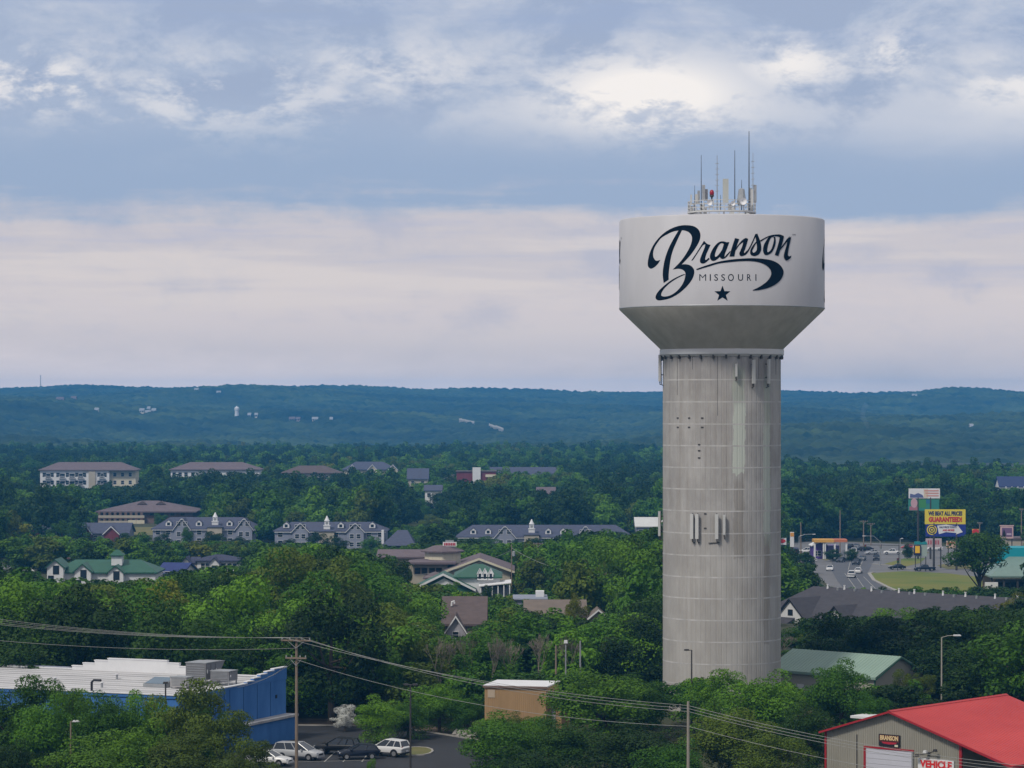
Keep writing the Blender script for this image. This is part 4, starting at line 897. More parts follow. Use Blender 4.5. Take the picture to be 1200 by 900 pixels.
def hvac(lab, x, y, w, d, h, legs=.4, hood=False, doors=2, col=None):
    t = thing('rooftop_unit', lab, 'air conditioner', on_blue(x, y), rad(-23)); m = col or M_HVAC
    MB().box(-w / 2, w / 2, -d / 2, d / 2, legs, legs + h).build('casing', m, t)
    MB().box(-w / 2 - .05, w / 2 + .05, -d / 2 - .05, d / 2 + .05, legs + h, legs + h + .08).build('lid', M_STEEL, t)
    for sx in (-1, 1):
        for sy in (-1, 1): MB().box(sx * (w / 2 - .1) - .06, sx * (w / 2 - .1) + .06, sy * (d / 2 - .1) - .06, sy * (d / 2 - .1) + .06, 0, legs).build('leg', M_STEEL, t)
    for k in range(doors):
        o = MB().box(w / 2 - .02, w / 2 + .04, -d / 2 + .12 + k * (d - .1) / doors, -d / 2 + (k + 1) * (d - .1) / doors - .02, legs + .12, legs + h - .1).build('door_panel', m, t)
        MB().box(w / 2 + .04, w / 2 + .09, -d / 2 + .2 + k * (d - .1) / doors, -d / 2 + .32 + k * (d - .1) / doors, legs + h * .4, legs + h * .62).build('handle', M_WHITE, o)
    if hood:
        MB().prism([(d / 2, legs + h), (d / 2 + 1.4, legs + h), (d / 2, legs + .3)], 'x', -w / 2 + .1, w / 2 - .1).build('exhaust_hood', m, t)
    for k in range(6): MB().box(-w / 2 + .15, w / 2 - .15, -d / 2 - .04, -d / 2 + .01, legs + .2 + k * h / 7, legs + .2 + k * h / 7 + .05).build('louvre', M_STEEL, t)
hvac('tall grey rooftop unit with doors and a flared exhaust hood', -5.2, 14.4, 2.4, 3.0, 1.75, .5, True, 3)
hvac('low grey rooftop unit on legs close to the stepped blue parapet', -2.2, 13.6, 2.2, 1.9, .95, .55, False, 1)
hvac('small pale rooftop unit in front of the tall grey one', -4.6, 8.9, 1.9, 1.6, 1.0, .15, False, 1, mat('hvac_pale', (.33, .32, .32), .55, var=.06))
t = thing('skylight', 'blue grey sloping skylight on the white roof', 'skylight', on_blue(-7.6, 9.5), rad(-23)); MB().prism([(-1.2, 0), (1.2, 0), (1.2, .9), (-1.2, .35)], 'x', -1.3, 1.3).build('kerb_frame', M_STEEL, t); MB().add([(-1.2, -1.1, .40), (1.2, -1.1, .40), (1.2, 1.1, .90), (-1.2, 1.1, .90)], [(0, 1, 2, 3)]).build('pane', mat('skylight_glass', (.10, .15, .20), .2), t)
t = thing('roof_vent', 'small rust red vent box beside the skylight', 'vent', on_blue(-7.2, 13.2), rad(-23)); MB().box(-.4, .4, -.4, .4, 0, .7).build('casing', mat('rust_red', (.17, .06, .04), .8), t); MB().box(-.5, .5, -.5, .5, .7, .8).build('lid', MATS['rust_red'], t)
for x, y, lab in ((-12.5, 6, 'short pale vent pipe on the white roof nearest the skylight'), (-20, 9, 'short pale vent pipe on the white roof left of the bent duct'), (-16, 15, 'short pale vent pipe before the curved white parapet'), (-29, 12, 'short pale vent pipe at the left end of the white roof')):
    t = thing('roof_pipe', lab, 'vent pipe', on_blue(x, y), 0, 'vent pipes on the white flat roof'); MB().cyl(0, 0, 0, .5, .12, 10).build('pipe', M_STEEL, t); MB().cyl(0, 0, .5, .58, .2, 10).build('cap', M_WHITE, t)
t = thing('gutter_outlet', 'dark bent duct rising behind the front edge of the white roof', 'duct', on_blue(-10.6, .8), rad(-23)); MB().tube([(0, 0, 0), (0, 0, 1.1), (.25, 0, 1.3), (1.1, 0, 1.3)], .13, 8).build('pipe', M_DARK, t)

# ------------------------------------------------------------------ metal buildings on the right
M_RED = mat('red_metal_roof', (.38, .018, .018), .5, col2=(.48, .036, .032), scale=.22, spec=.35, stretch=(1, .35, 1), bump=.05)
M_REDT = mat('red_trim', (.32, .018, .025), .5)
M_GRYW = mat('grey_metal_siding', (.285, .270, .228), .6, var=.10, scale=.5, stretch=(1, 1, .25))
def red_building():
    ang = rad(-40)
    b = thing('metal_garage', 'grey metal garage with red roof, white roll-up door and open lean-to', 'building', (29.4, 280, 0), ang)
    w, L, ze, zr = 14.7, 20.0, 5.45, 7.75; xm = w / 2; sl = (zr - ze) / xm
    def roofz(x): return zr - abs(x - xm) * sl
    mb = MB(); n = 74                # ribbed siding
    for i in range(n):
        x0 = w * i / n; x1 = w * (i + 1) / n; xr = x0 + .07
        mb.add([(x0, -.05, 0), (xr, -.05, 0), (xr, -.05, roofz(xr)), (x0, -.05, roofz(x0)), (xr + .03, 0, 0), (x1 - .03, 0, 0), (x1 - .03, 0, roofz(x1)), (xr + .03, 0, roofz(xr)), (x1, -.05, 0), (x1, -.05, roofz(x1))],
               [(0, 1, 2, 3), (1, 4, 7, 2), (4, 5, 6, 7), (5, 8, 9, 6)])
    mb.build('front_siding', M_GRYW, b)
    MB().gwalls(.02, w - .02, .03, L, 0, ze - .03, zr - .03, 'y').build('wall', M_GRYW, b)
    x2 = w + 5.6; z2 = zr - (x2 - xm) * sl; e = .35
    top = [(-e, roofz(-e)), (xm, zr), (x2, z2)]
    MB().prism(top + [(x, z + .10) for x, z in top[::-1]], 'y', -.55, L + .4).build('roof', M_RED, b)
    rb = MB()
    for k in range(42):
        y = -.4 + k * .495
        rb.add([(xm + .2, y, zr + .10 - .2 * sl), (x2, y, z2 + .10), (x2, y + .05, z2 + .10), (xm + .2, y + .05, zr + .10 - .2 * sl), (xm + .2, y + .025, zr + .135 - .2 * sl), (x2, y + .025, z2 + .135)], [(0, 1, 5, 4), (4, 5, 2, 3)])
    rb.build('roof_ribs', M_RED, b)
    MB().prism([(xm - .25, zr + .07), (xm, zr + .16), (xm + .25, zr + .07), (xm, zr + .19)], 'y', -.57, L + .42).build('ridge_cap', M_RED, b)
    f = MB(); f.prism([(-e - .02, roofz(-e) - .07), (xm, zr - .07), (x2 + .02, z2 - .13), (x2 + .02, z2 + .11), (xm, zr + .11), (-e - .02, roofz(-e) + .11)], 'y', -.62, -.56); f.build('barge_board', M_REDT, b)
    MB().box(x2 - .02, x2 + .08, -.6, L + .4, z2 - .16, z2 + .08).build('eave_trim', M_REDT, b)
    MB().box(-.06, .14, -.09, .1, 0, ze).build('corner_trim', M_REDT, b); MB().box(w - .14, w + .14, -.10, .12, 0, ze - .02).build('corner_trim', M_REDT, b)
    d0, d1, dz = 4.55, 9.55, 4.25
    dr = MB()
    for k in range(9): dr.box(d0, d1, -.10, -.055, k * dz / 9 + .01, (k + 1) * dz / 9 - .01)
    dr.build('roll_up_door', mat('door_white', (.50, .50, .56), .5, var=.03), b)
    fr = MB(); fr.box(d0 - .22, d0, -.16, -.05, 0, dz); fr.box(d0 - .22, d1 + .22, -.15, -.052, dz, dz + .16); fr.build('door_frame', M_REDT, b); MB().box(d1, d1 + .15, -.155, -.05, 0, dz - .01).build('door_post', M_STEEL, b)
    MB().tube([(3.55, -.1, 0), (3.55, -.1, 5.4)], .05, 6).build('conduit', M_DKSTEEL, b)
    for k in range(5): MB().box(w + 5.2, w + 5.38, .4 + k * 4.6, .58 + k * 4.6, 0, z2 + .1).build('post', M_WOOD, b)
    MB().box(w + .05, x2 - .6, L - .3, L - .2, 0, z2).build('back_siding', M_GRYW, b)
    l = MB(); l.box(11.2, 11.5, -.25, -.05, 4.15, 4.35); l.tube([(10.5, -.5, 4.05), (11.35, -.3, 4.25), (12.3, -.5, 4.55)], .05, 6); lamp = l.build('flood_lamp', M_DKSTEEL, b)
    for x, z in ((10.4, 4.0), (11.3, 4.42), (12.35, 4.6)): MB().prism([(x - .18, z - .1), (x + .18, z - .1), (x + .12, z + .12), (x - .12, z + .12)], 'y', -.75, -.45).build('lamp_head', M_WHITE if x == 11.3 else M_DKSTEEL, lamp)
    # the two signs fixed to the gable
    s = MB().box(6.0, 8.3, -.16, -.06, 4.55, 5.65).build('name_board', M_DARK, b)
    MB().box(6.08, 8.22, -.18, -.16, 4.95, 5.58).build('board_panel', mat('sign_brown_red', (.085, .022, .018), .6), s)
    sign_text(s, 'BRANSON', 7.15, 5.33, 1.95, .44, mat('sign_cream', (.70, .52, .28), .6), -.19, .03)
    MB().prism([(6.3, 4.95), (8.0, 4.95), (7.8, 4.80), (7.15, 4.75), (6.5, 4.80)], 'y', -.178, -.158).build('board_swash', MATS.get('sign_red') or mat('sign_red', (.42, .02, .04), .5), s)
    MB().box(7.75, 8.1, -.2, -.16, 4.57, 4.75).build('lamp_box', M_CREAM, s)
    s = MB().box(10.25, 14.05, -.15, -.06, 2.35, 3.75).build('sale_board', M_WHITE, b)
    sign_text(s, 'VEHICLE', 12.15, 3.28, 3.4, .72, mat('sign_bright_red', (.62, .03, .03), .5), -.16, .05); 
red_building()

def green_metal():
    b = thing('metal_hall', 'low hall with pale green metal roof and beige walls right of the tower foot', 'building', (35.0, 370, 0), rad(-44)); L, h, ze, zr = 16.0, 4.8, 3.7, 5.76
    MB().gwalls(0, L, -h, h, -.2, ze, zr, 'x').build('wall', mat('pale_beige_metal', (.36, .345, .30), .65, var=.05, scale=.4), b)
    M = mat('pale_green_metal', (.215, .305, .250), .5, var=.06, scale=.3)
    MB().groof(0, L, -h, h, ze, zr, 'x', .35, .1).build('roof', M, b)
    rb = MB(); sl = (zr - ze) / h
    for k in range(33):
        x = -.3 + k * .51
        for s in (-1, 1): rb.add([(x, 0, zr + .10), (x + .05, 0, zr + .10), (x + .05, s * (h + .35), ze - .35 * sl + .10), (x, s * (h + .35), ze - .35 * sl + .10), (x + .025, 0, zr + .14), (x + .025, s * (h + .35), ze - .35 * sl + .14)], [(0, 4, 5, 3), (4, 1, 2, 5)])
    rb.build('roof_ribs', M, b)
    MB().box(-.4, L + .4, -h - .42, -h - .33, ze - .35, ze - .1).build('gutter', MATS['pale_green_metal'], b); MB().box(L - .1, L + .06, -h - .05, -h + .12, 0, ze).build('corner_trim', mat('green_trim', (.05, .13, .09), .5), b)
    MB().prism([(-h - .4, ze - .45), (0, zr - .15), (h + .4, ze - .45), (h + .4, ze - .3), (0, zr + .02), (-h - .4, ze - .3)], 'x', L + .36, L + .42).build('barge_board', MATS['green_trim'], b)
    door(b, L * .3, -h, 0, 1.0, 2.1, M_WHITE); window(b, L * .65, -h, 1.1, 1.2, 1.0)
    b = thing('brick_hut', 'small brick hut with white roof between the green roofed hall and red garage', 'hut', (36.6, 315, 0), rad(-40))
    MB().box(0, 2.1, 0, 2.4, 0, 3.0).build('wall', mat('brown_brick', (.13, .085, .065), .85, var=.2, scale=4), b); MB().box(-.9, 2.2, -.3, 2.6, 3.0, 3.25).build('roof', M_WHITE, b)
    br = MB()
    for r in range(12):
        for c in range(5): br.box(.02 + c * .42 + (.2 if r % 2 else 0) * (c < 4), .38 + c * .42, -.03, .01, .05 + r * .24, .23 + r * .24)
    tag(br.build('brick_courses', MATS['brown_brick'], b), kind='stuff'); window(b, 1.5, 0, 1.9, .5, .6)
green_metal()

def tudor():
    b = thing('gabled_inn', 'long low inn with dark shingle roof, white gables and white ridge vents', 'building', (56.5, 560, gz(545)), rad(-47)); L, h = 52.0, 10.0
    zg = gz(545); zr = 2.1 - zg; ze = zr - 5.0
    M = mat('charcoal_shingles', (.060, .057, .066), .9, var=.14, scale=.7, bump=.3, bscale=5, stretch=(1, 1, 3))
    MB().gwalls(2, L, -h, h, -1, ze, zr, 'x').build('wall', M_WHITE, b)
    mb = MB(); o = .6; mb.add([(-6, -h - o, ze - .3), (L + o, -h - o, ze - .3), (L + o, 0, zr), (0, 0, zr), (-6, h + o, ze - .3), (L + o, h + o, ze - .3), (-6, -h - o, ze - .6), (L + o, -h - o, ze - .6), (L + o, h + o, ze - .6), (-6, h + o, ze - .6)],
        [(0, 1, 2, 3), (3, 2, 5, 4), (0, 3, 4), (6, 7, 1, 0), (7, 8, 5, 2, 1), (8, 9, 4, 5), (9, 6, 0, 4), (9, 8, 7, 6)]); mb.build('roof', M, b)
    for k in range(9): 
        x = 3 + k * 5.6 + (.9, -.6, .3, 1.2, -.8, .2, -.3, .7, 0)[k]; o2 = MB().cyl(x, -.4, zr - .3, zr + .42, .22, 10, .13).build('ridge_vent', M_WHITE, b); MB().cyl(x, -.4, zr + .42, zr + .56, .20, 10).build('cap', M_WHITE, o2)
        if k < 8: MB().box(x + 2.6, x + 3.0, -.9, -.5, zr - .45, zr + .05).build('vent_pipe', M_STEEL, b)
    def gab(x0, x1, y0, z0, zp, win):
        MB().gwalls(x0, x1, y0, -2, -1, z0, zp, 'y').build('gable_wall', M_WHITE, b); MB().groof(x0, x1, y0, -2, z0, zp, 'y', .45, .28).build('gable_roof', M, b)
        MB().prism([(x0 - .4, z0 - .3), ((x0 + x1) / 2, zp - .02), (x1 + .4, z0 - .3), (x1 + .4, z0 - .02), ((x0 + x1) / 2, zp + .26), (x0 - .4, z0 - .02)], 'y', y0 - .5, y0 - .45).build('barge_board', M_DARK, b)
        window(b, (x0 + x1) / 2, y0, z0 + win, 1.0, .9, fm=M_DARK)
    gab(1.2, 7.8, -h - 1.5, zr - 5.1, zr - 1.8, .5); gab(12.6, 17.3, -h - 1.0, ze - .2, ze + 2.3, .0)
    MB().box(-1.5, 4, -h - 6, -h - 1.4, -1, zr - 7.5).build('porch_wall', M_WHITE, b)
    mb = MB(); mb.prism([(-h - 6.6, zr - 7.6), (-h - 1.3, zr - 5.3), (-h - 1.3, zr - 5.0), (-h - 6.6, zr - 7.3)], 'x', -2.2, 5.6); mb.build('porch_roof', M, b)
    win_row(b, [4, 7.5, 19, 23, 27, 31], -h, ze - 2.2, 1.2, 1.3)
tudor()
# ------------------------------------------------------------------ vehicles
M_TYRE = mat('tyre_rubber', (.012, .012, .013), .85)
M_RIM = mat('alloy_rim', (.35, .35, .36), .35, metal=.6)
M_TAIL = mat('tail_lamp_red', (.30, .012, .015), .25)
M_HEAD = mat('headlamp_glass', (.55, .56, .58), .15)
def paint(n, c): return mat(n, c, .28, spec=.55)
PW, PS, PK, PN, PG = paint('car_white', (.62, .62, .62)), paint('car_silver', (.36, .37, .385)), mat('car_black', (.004, .004, .005), .32, spec=.28), mat('car_navy', (.006, .009, .020), .32, spec=.28), paint('car_grey', (.10, .105, .115))
PR = paint('car_red', (.36, .02, .02))
KINDS = {   # side profile of body, side profile of cabin, length, width, wheel positions, wheel radius
    'sedan': ([(-2.28, .34), (-2.34, .62), (-2.28, .90), (-1.7, .98), (.95, .94), (1.9, .80), (2.25, .62), (2.28, .34)], [(-1.75, .96), (-1.05, 1.38), (.05, 1.42), (.98, .93)], 1.76, (-1.35, 1.38), .32),
    'hatchback': ([(-2.0, .36), (-2.08, .65), (-2.02, .95), (.9, .95), (1.75, .84), (2.08, .64), (2.1, .36)], [(-2.0, .94), (-1.65, 1.40), (-.1, 1.50), (.95, .93)], 1.76, (-1.28, 1.30), .32),
    'suv': ([(-2.25, .42), (-2.33, .72), (-2.28, 1.08), (.95, 1.08), (1.95, .98), (2.30, .76), (2.32, .42)], [(-2.22, 1.06), (-1.95, 1.62), (-.1, 1.72), (.98, 1.06)], 1.86, (-1.35, 1.42), .38),
    'minivan': ([(-2.45, .36), (-2.52, .70), (-2.48, 1.05), (1.2, 1.03), (2.1, .90), (2.48, .70), (2.5, .36)], [(-2.42, 1.03), (-2.2, 1.66), (.25, 1.72), (1.45, 1.01)], 1.88, (-1.45, 1.55), .33),
    'pickup': ([(-2.75, .46), (-2.78, .80), (-2.75, 1.10), (1.2, 1.10), (2.35, 1.02), (2.72, .80), (2.74, .46)], [(-.95, 1.08), (-.75, 1.66), (.35, 1.74), (1.25, 1.08)], 1.95, (-1.75, 1.75), .40)}
_CAR = {}
def car_meshes(kind):
    if kind in _CAR: return _CAR[kind]
    prof, cab, w, wh, wr = KINDS[kind]; cx = sum(p[0] for p in prof) / len(prof); cz = .7
    def loft(pr, stations, closed=True):
        mb = MB(); v = []; n = len(pr)
        for y, fx, fz, dz in stations: v += [(cx + (p[0] - cx) * fx, y, cz + (p[1] - cz) * fz + dz) for p in pr]
        f = [(k * n + i, k * n + (i + 1) % n, (k + 1) * n + (i + 1) % n, (k + 1) * n + i) for k in range(len(stations) - 1) for i in range(n)]
        f += [tuple(range(n))[::-1], tuple(range((len(stations) - 1) * n, len(stations) * n))]
        return mb.add(v, f)
    pr = [tuple(p) for p in spline(prof, 3)]
    h = w / 2
    body = loft(pr, [(-h, .93, .80, 0), (-h + .05, .97, .93, 0), (-h * .7, 1.0, 1.0, 0), (h * .7, 1.0, 1.0, 0), (h - .05, .97, .93, 0), (h, .93, .80, 0)])
    z0, z1 = cab[0][1], max(c[1] for c in cab)
    def cabin(shr, dz=0.0):
        v = []
        for s in (-1, 1): v += [(x, s * (h * .93 - (z - z0) / (z1 - z0) * h * .24 - shr), z + dz) for x, z in cab]
        return v
    gl = MB().add(cabin(.0), [(0, 1, 2, 3), (4, 7, 6, 5), (0, 4, 5, 1), (1, 5, 6, 2), (2, 6, 7, 3)])
    c = cabin(-.015, .012); rf = MB()
    a1, a2, b1, b2 = [Vector(c[i]) for i in (1, 2, 5, 6)]
    rf.add([a1, a2, b2, b1, a1 + Vector((.06, .06, .05)), a2 + Vector((-.06, .06, .05)), b2 + Vector((-.06, -.06, .05)), b1 + Vector((.06, -.06, .05))], [(0, 1, 5, 4), (1, 2, 6, 5), (2, 3, 7, 6), (3, 0, 4, 7), (4, 5, 6, 7), (3, 2, 1, 0)])
    pl = MB()
    for o in (0, 4):
        q = [Vector(c[o + i]) for i in range(4)]
        pl.tube([q[0], q[1]], .06, 5); pl.tube([q[2], q[3]], .045, 5)
        nb = {'minivan': (.36, .68), 'suv': (.30, .62), 'pickup': (.55,), 'hatchback': (.50,), 'sedan': (.48,)}[kind]
        for t in nb: pl.tube([q[0].lerp(q[3], t * .86 + .05), q[1].lerp(q[2], t)], .042, 5)
    ty = MB(); ty.prism([(wr * math.cos(2 * math.pi * i / 18), wr * math.sin(2 * math.pi * i / 18)) for i in range(18)], 'y', -.11, .11)
    ri = MB(); ri.prism([(wr * .62 * math.cos(2 * math.pi * i / 12), wr * .62 * math.sin(2 * math.pi * i / 12)) for i in range(12)], 'y', -.125, .125)
    ar = MB(); ar.prism([(wr * 1.18 * math.cos(math.pi * i / 12), wr * 1.18 * math.sin(math.pi * i / 12)) for i in range(13)], 'y', -.004, .004)
    xr, xf = prof[1][0], prof[-2][0]; zt = prof[2][1]; zh = prof[-2][1]
    tl = MB().box(-.05, .05, -.10, .10, -.12, .14); hl = MB().box(-.10, .06, -.20, .20, -.08, .08)
    bp = MB().box(xr - .05, xr + .12, -h * .9, h * .9, .34, .52); bf = MB().box(xf - .12, xf + .06, -h * .88, h * .88, .32, .50)
    pt = MB().box(xr - .065, xr - .03, -.26, .26, .56, .70)
    mi = MB().box(-.10, .08, -.12, .12, -.07, .08)
    gr = MB().box(-.04, .045, -h * .5, h * .5, -.09, .09)
    bed = MB().box(-2.68, -1.0, -h * .84, h * .84, 1.085, 1.108) if kind == 'pickup' else None
    _CAR[kind] = dict(body=body, gl=gl, rf=rf, pl=pl, ty=ty, ri=ri, ar=ar, tl=tl, hl=hl, bp=bp, bf=bf, pt=pt, mi=mi, gr=gr, bed=bed, xr=xr, xf=xf, zt=zt, zh=zh, h=h, wh=wh, wr=wr, me={})
    return _CAR[kind]
def car(kind, p, label, loc, rz, group=None, light=False):
    D = car_meshes(kind); t = thing({'pickup': 'pickup_truck', 'suv': 'suv', 'minivan': 'minivan', 'sedan': 'parked_car', 'hatchback': 'parked_car'}[kind] if not light else {'pickup': 'pickup_truck', 'suv': 'suv', 'minivan': 'minivan', 'sedan': 'car', 'hatchback': 'car'}[kind], label, {'pickup': 'truck', 'suv': 'suv', 'minivan': 'minivan', 'sedan': 'car', 'hatchback': 'car'}[kind], loc, rz, group)
    def me(k, m, name, smooth=False):
        q = (k, m.name)
        if q not in D['me']: D['me'][q] = D[k].mesh(name, m, smooth)
        return D['me'][q]
    bd = place(me('body', p, 'body', True), 'body', t); place(me('gl', M_GLASS, 'window'), 'window', t); place(me('rf', p, 'roof'), 'roof', t); place(me('pl', p, 'window_pillar'), 'window_pillar', t)
    for x in D['wh']:
        for s in (-1, 1):
            w = place(me('ty', M_TYRE, 'wheel'), 'wheel', t, (x, s * (D['h'] - .10), D['wr'])); place(me('ri', M_RIM, 'rim'), 'rim', w); place(me('ar', M_DARK, 'wheel_arch'), 'wheel_arch', t, (x, s * (D['h'] + .004), D['wr'] + .02))
    for s in (-1, 1):
        place(me('tl', M_TAIL, 'tail_lamp'), 'tail_lamp', t, (D['xr'] + .08, s * D['h'] * .82, D['zt'] - .12)); place(me('hl', M_HEAD, 'headlight'), 'headlight', t, (D['xf'] - .10, s * D['h'] * .68, D['zh'] + .04))
        if not light: place(me('mi', p, 'mirror'), 'mirror', t, (.78, s * (D['h'] + .05), D['zt'] + .02))
    for q in ('bp', 'bf'): place(me(q, M_DARK if p in (PK, PN) or kind == 'suv' else p, 'bumper'), 'bumper', t)
    place(me('gr', M_DARK, 'grille'), 'grille', t, (D['xf'] + .0, 0, D['zh'] - .10))
    if not light: place(me('pt', M_WHITE, 'number_plate'), 'number_plate', t)
    if D['bed']: place(me('bed', M_DARK, 'truck_bed'), 'truck_bed', t)
    return t
def at(px, py, dz=.03): v = G(px, py); v.z += dz; return v
car('minivan', PS, 'silver minivan parked behind the tall wooden utility pole', at(350, 890), rad(-22))
car('suv', PK, 'black suv with red tail lamps parked between silver minivan and dark hatchback', at(395, 884), rad(163))
car('hatchback', PN, 'dark navy hatchback parked in front of the black suv', at(420, 889.5), rad(190))
car('suv', PW, 'white suv parked at the end of the row beside the dirt island', at(454, 886), rad(150))
car('sedan', PW, 'white car half hidden by leaves beside the silver minivan', at(316, 897), rad(-20))
car('hatchback', PW, 'white car under the trees at the far left of the lot', at(46, 889), rad(-18))
car('sedan', PR, 'red car showing only its roof at the lower left corner', at(14, 905), rad(-12))
car('sedan', PW, 'white car glimpsed through the trees below the blue wall', at(138, 880), rad(25))
RG = 'vehicles on the road beyond the dark roofed inn'
for kind, p, lab, px, py, rz in (
    ('sedan', PN, 'dark sedan in the outer lane at the junction, beside the lawn strip with shrubs', 985.5, 659, 250),
    ('suv', PW, 'white suv queuing at the junction just behind the dark one', 999, 655.5, 255),
    ('suv', PN, 'dark suv facing down the road in the middle of the queue', 1003.5, 662, 255),
    ('sedan', PG, 'grey car beside the dark suv, nearest the side street', 1010.5, 657, 255),
    ('minivan', PW, 'white van at the head of the queue under the traffic signals', 1000.5, 649, 262),
    ('sedan', PK, 'black car crossing under the signals at the back of the junction', 1007.5, 646, 200),
    ('sedan', PN, 'dark car just right of the black one at the back of the junction', 1015, 646, 190),
    ('pickup', PW, 'white pickup with load driving away along the near lane', 998, 677, 80),
    ('sedan', PW, 'white sedan just ahead of the loaded white pickup', 1006, 672, 78),
    ('sedan', PW, 'white car waiting beside the tree right of the water tower', 972.5, 669, 262),
    ('sedan', PW, 'long white car parked by the purple building, nearer one', 948, 658.5, 170),
    ('suv', PW, 'white suv parked behind by the tall sign pillar', 944, 648.5, 175),
    ('pickup', PW, 'white pickup on the far side road near the leaning lamp post', 1046, 650, 170),
    ('pickup', PK, 'black pickup at the junction beneath the curved lamp post', 1027, 657, 262),
    ('sedan', PK, 'low black car on the side street by the signal post', 1051, 667.5, 186),
    ('pickup', PN, 'long dark pickup on the side street in front of the bank sign', 1083.5, 669.5, 184),
    ('minivan', PW, 'white van parked under the pink lettered sign board', 1095, 645.5, 172),
    ('suv', PG, 'grey suv half hidden behind the lone tree', 1118, 664, 180),
    ('sedan', PN, 'dark car seen through the leaves of the lone tree', 1130, 662, 176),
    ('sedan', PG, 'small grey car far back on the road beyond the signals', 1003.5, 642.5, 258), ('suv', PK, 'dark suv far back on the road beyond the signals', 997, 643.5, 80), ('sedan', PS, 'silver car turning on the wide lot left of the curved lamp post', 1022, 650, 200), ('sedan', PR, 'red car on the far lot behind the white pickup', 1064, 643.5, 175), ('suv', PS, 'silver suv on the far lot behind the bank sign', 1078, 644, 178),
    ('sedan', PW, 'white car parked on the far left roadway by the pale lamp', 33, 672, 160),
    ('suv', mat('car_blue', (.03, .07, .28), .3, spec=.5), 'blue suv on the far left roadway near the green roofed shop', 42, 668.5, 165),
    ('sedan', PW, 'white car parked behind the round tree at the far left', 84, 639.5, 160)):
    car(kind, p, lab, at(px, py, .07), rad(rz), RG if px > 900 else 'cars by the far left shops', True)

# ------------------------------------------------------------------ poles, lamps, wires
M_INS = mat('insulator_grey', (.30, .31, .33), .4)
def pole_thing(lab, loc, h, r=.16, arms=(), trafo=False, m=None, name='utility_pole', rz=0.0, group=None):
    t = thing(name, lab, 'utility pole', loc, rz, group)
    MB().tube([(0, 0, -.3), (0, 0, h * .5), (0, 0, h)], [r, r * .85, r * .68], 10).build('pole', m or M_WOOD, t)
    for z, w in arms:
        o = MB().box(-w / 2, w / 2, -r - .12, -r + .02, z - .07, z + .07).build('crossarm', m or M_WOOD, t)
        br = MB(); br.tube([(-w * .28, -r - .05, z - .05), (0, -r, z - .75)], .035, 4); br.tube([(w * .28, -r - .05, z - .05), (0, -r, z - .75)], .035, 4); br.build('brace', M_STEEL, o)
        for k in (-.46, -.2, .2, .46): MB().lathe([(.05, z + .07), (.07, z + .15), (.045, z + .2), (.06, z + .28)], 8, (k * w, -r - .05), 0, True).build('insulator', M_INS, o)
    if trafo:
        o = MB().lathe([(.28, h - 2.4), (.30, h - 2.35), (.30, h - 1.45), (.22, h - 1.35)], 12, (r + .32, 0), 0, True).build('transformer', M_INS, t); MB().box(r - .05, r + .1, -.08, .08, h - 2.1, h - 1.7).build('hanger', M_STEEL, o)
    return t
main_at = Vector(((347.5 - 600) * 288 / FPX, 288, 0)); MH = EYE - (748.5 - HOR) * 288 / FPX
pole_thing('tall wooden utility pole with two crossarms beside the blue building', main_at, MH, .17, ((MH - .15, 3.0), (MH - 1.85, 2.1)), rz=rad(-12))
p2 = Vector(((806.5 - 600) * 252 / FPX, 252, 0)); H2 = EYE - (822 - HOR) * 252 / FPX
pole_thing('wooden utility pole among bright green trees in front of the tower', p2, H2, .16, (), m=mat('grey_pole_wood', (.26, .235, .20), .9, var=.2, scale=2.5, stretch=(6, 6, .5)))
POLES = (
    ('thin wooden pole beside the white lamp post behind the tan shed', 651.5, 756, 352, 0, False), ('leaning grey pole right of the white lamp post behind the tan shed', 680, 751, 356, 0, False),
    ('utility pole with small transformer in the trees left of the tower', 713, 671, 500, 1.8, True), ('utility pole with white transformer box beside the cupola building', 599.5, 638, 610, 0, True),
    ('plain pole standing in front of the nearest end of the third hotel', 630.5, 636, 640, 2.0, False), ('thin pole among the trees behind the blue roof', 143.5, 735, 372, 2.4, True), ('short pole at the wood edge behind the white roof', 118, 739, 372, 1.4, False),
    ('tall pole at the road junction left of the fast food canopy', 938.5, 612, 850, 0, False), ('tall pole behind the yellow fast food canopy', 984.5, 598, 930, 0, False),
    ('tall pole with crossarm beyond the junction', 1012, 610, 950, 2.6, False), ('second pole with crossarm beyond the junction, a little thinner', 1020.5, 613, 980, 2.6, False),
    ('distant pole in the woods with a line of wires on the left', 32.5, 574.5, 1320, 2.4, False), ('distant pole above the inn roof', 173.5, 579, 1290, 2.4, False), ('distant pole right of the inn near the lamp', 292, 573, 1330, 2.4, False), ('shorter distant pole next to it in the woods', 282, 580, 1330, 1.8, False),
    ('far pole standing above the woods left of the tower', 723.5, 554, 1330, 1.6, False), ('green pole beside the white gas sign', 1148, 612, 900, 1.6, False), ('tall pole at the far right behind the framed sign', 1197, 596, 900, 1.4, False), ('far pole beside the maroon theatre', 531, 556, 1420, 1.8, False), ('far pole in the clearing by the gravel track', 440, 601, 1180, 1.8, False))
for lab, px, top, Y, arm, tr in POLES:
    h = EYE - (top - HOR) * Y / FPX - gz(Y); pole_thing(lab, ((px - 600) * Y / FPX, Y, gz(Y)), h, .14 if Y < 700 else .2, ((h - .25, arm),) if arm else (), tr, m=M_STEEL if 'white lamp' in lab and 'leaning' in lab else None)
M_WIRE = mat('aluminium_wire', (.30, .30, .29), .5)
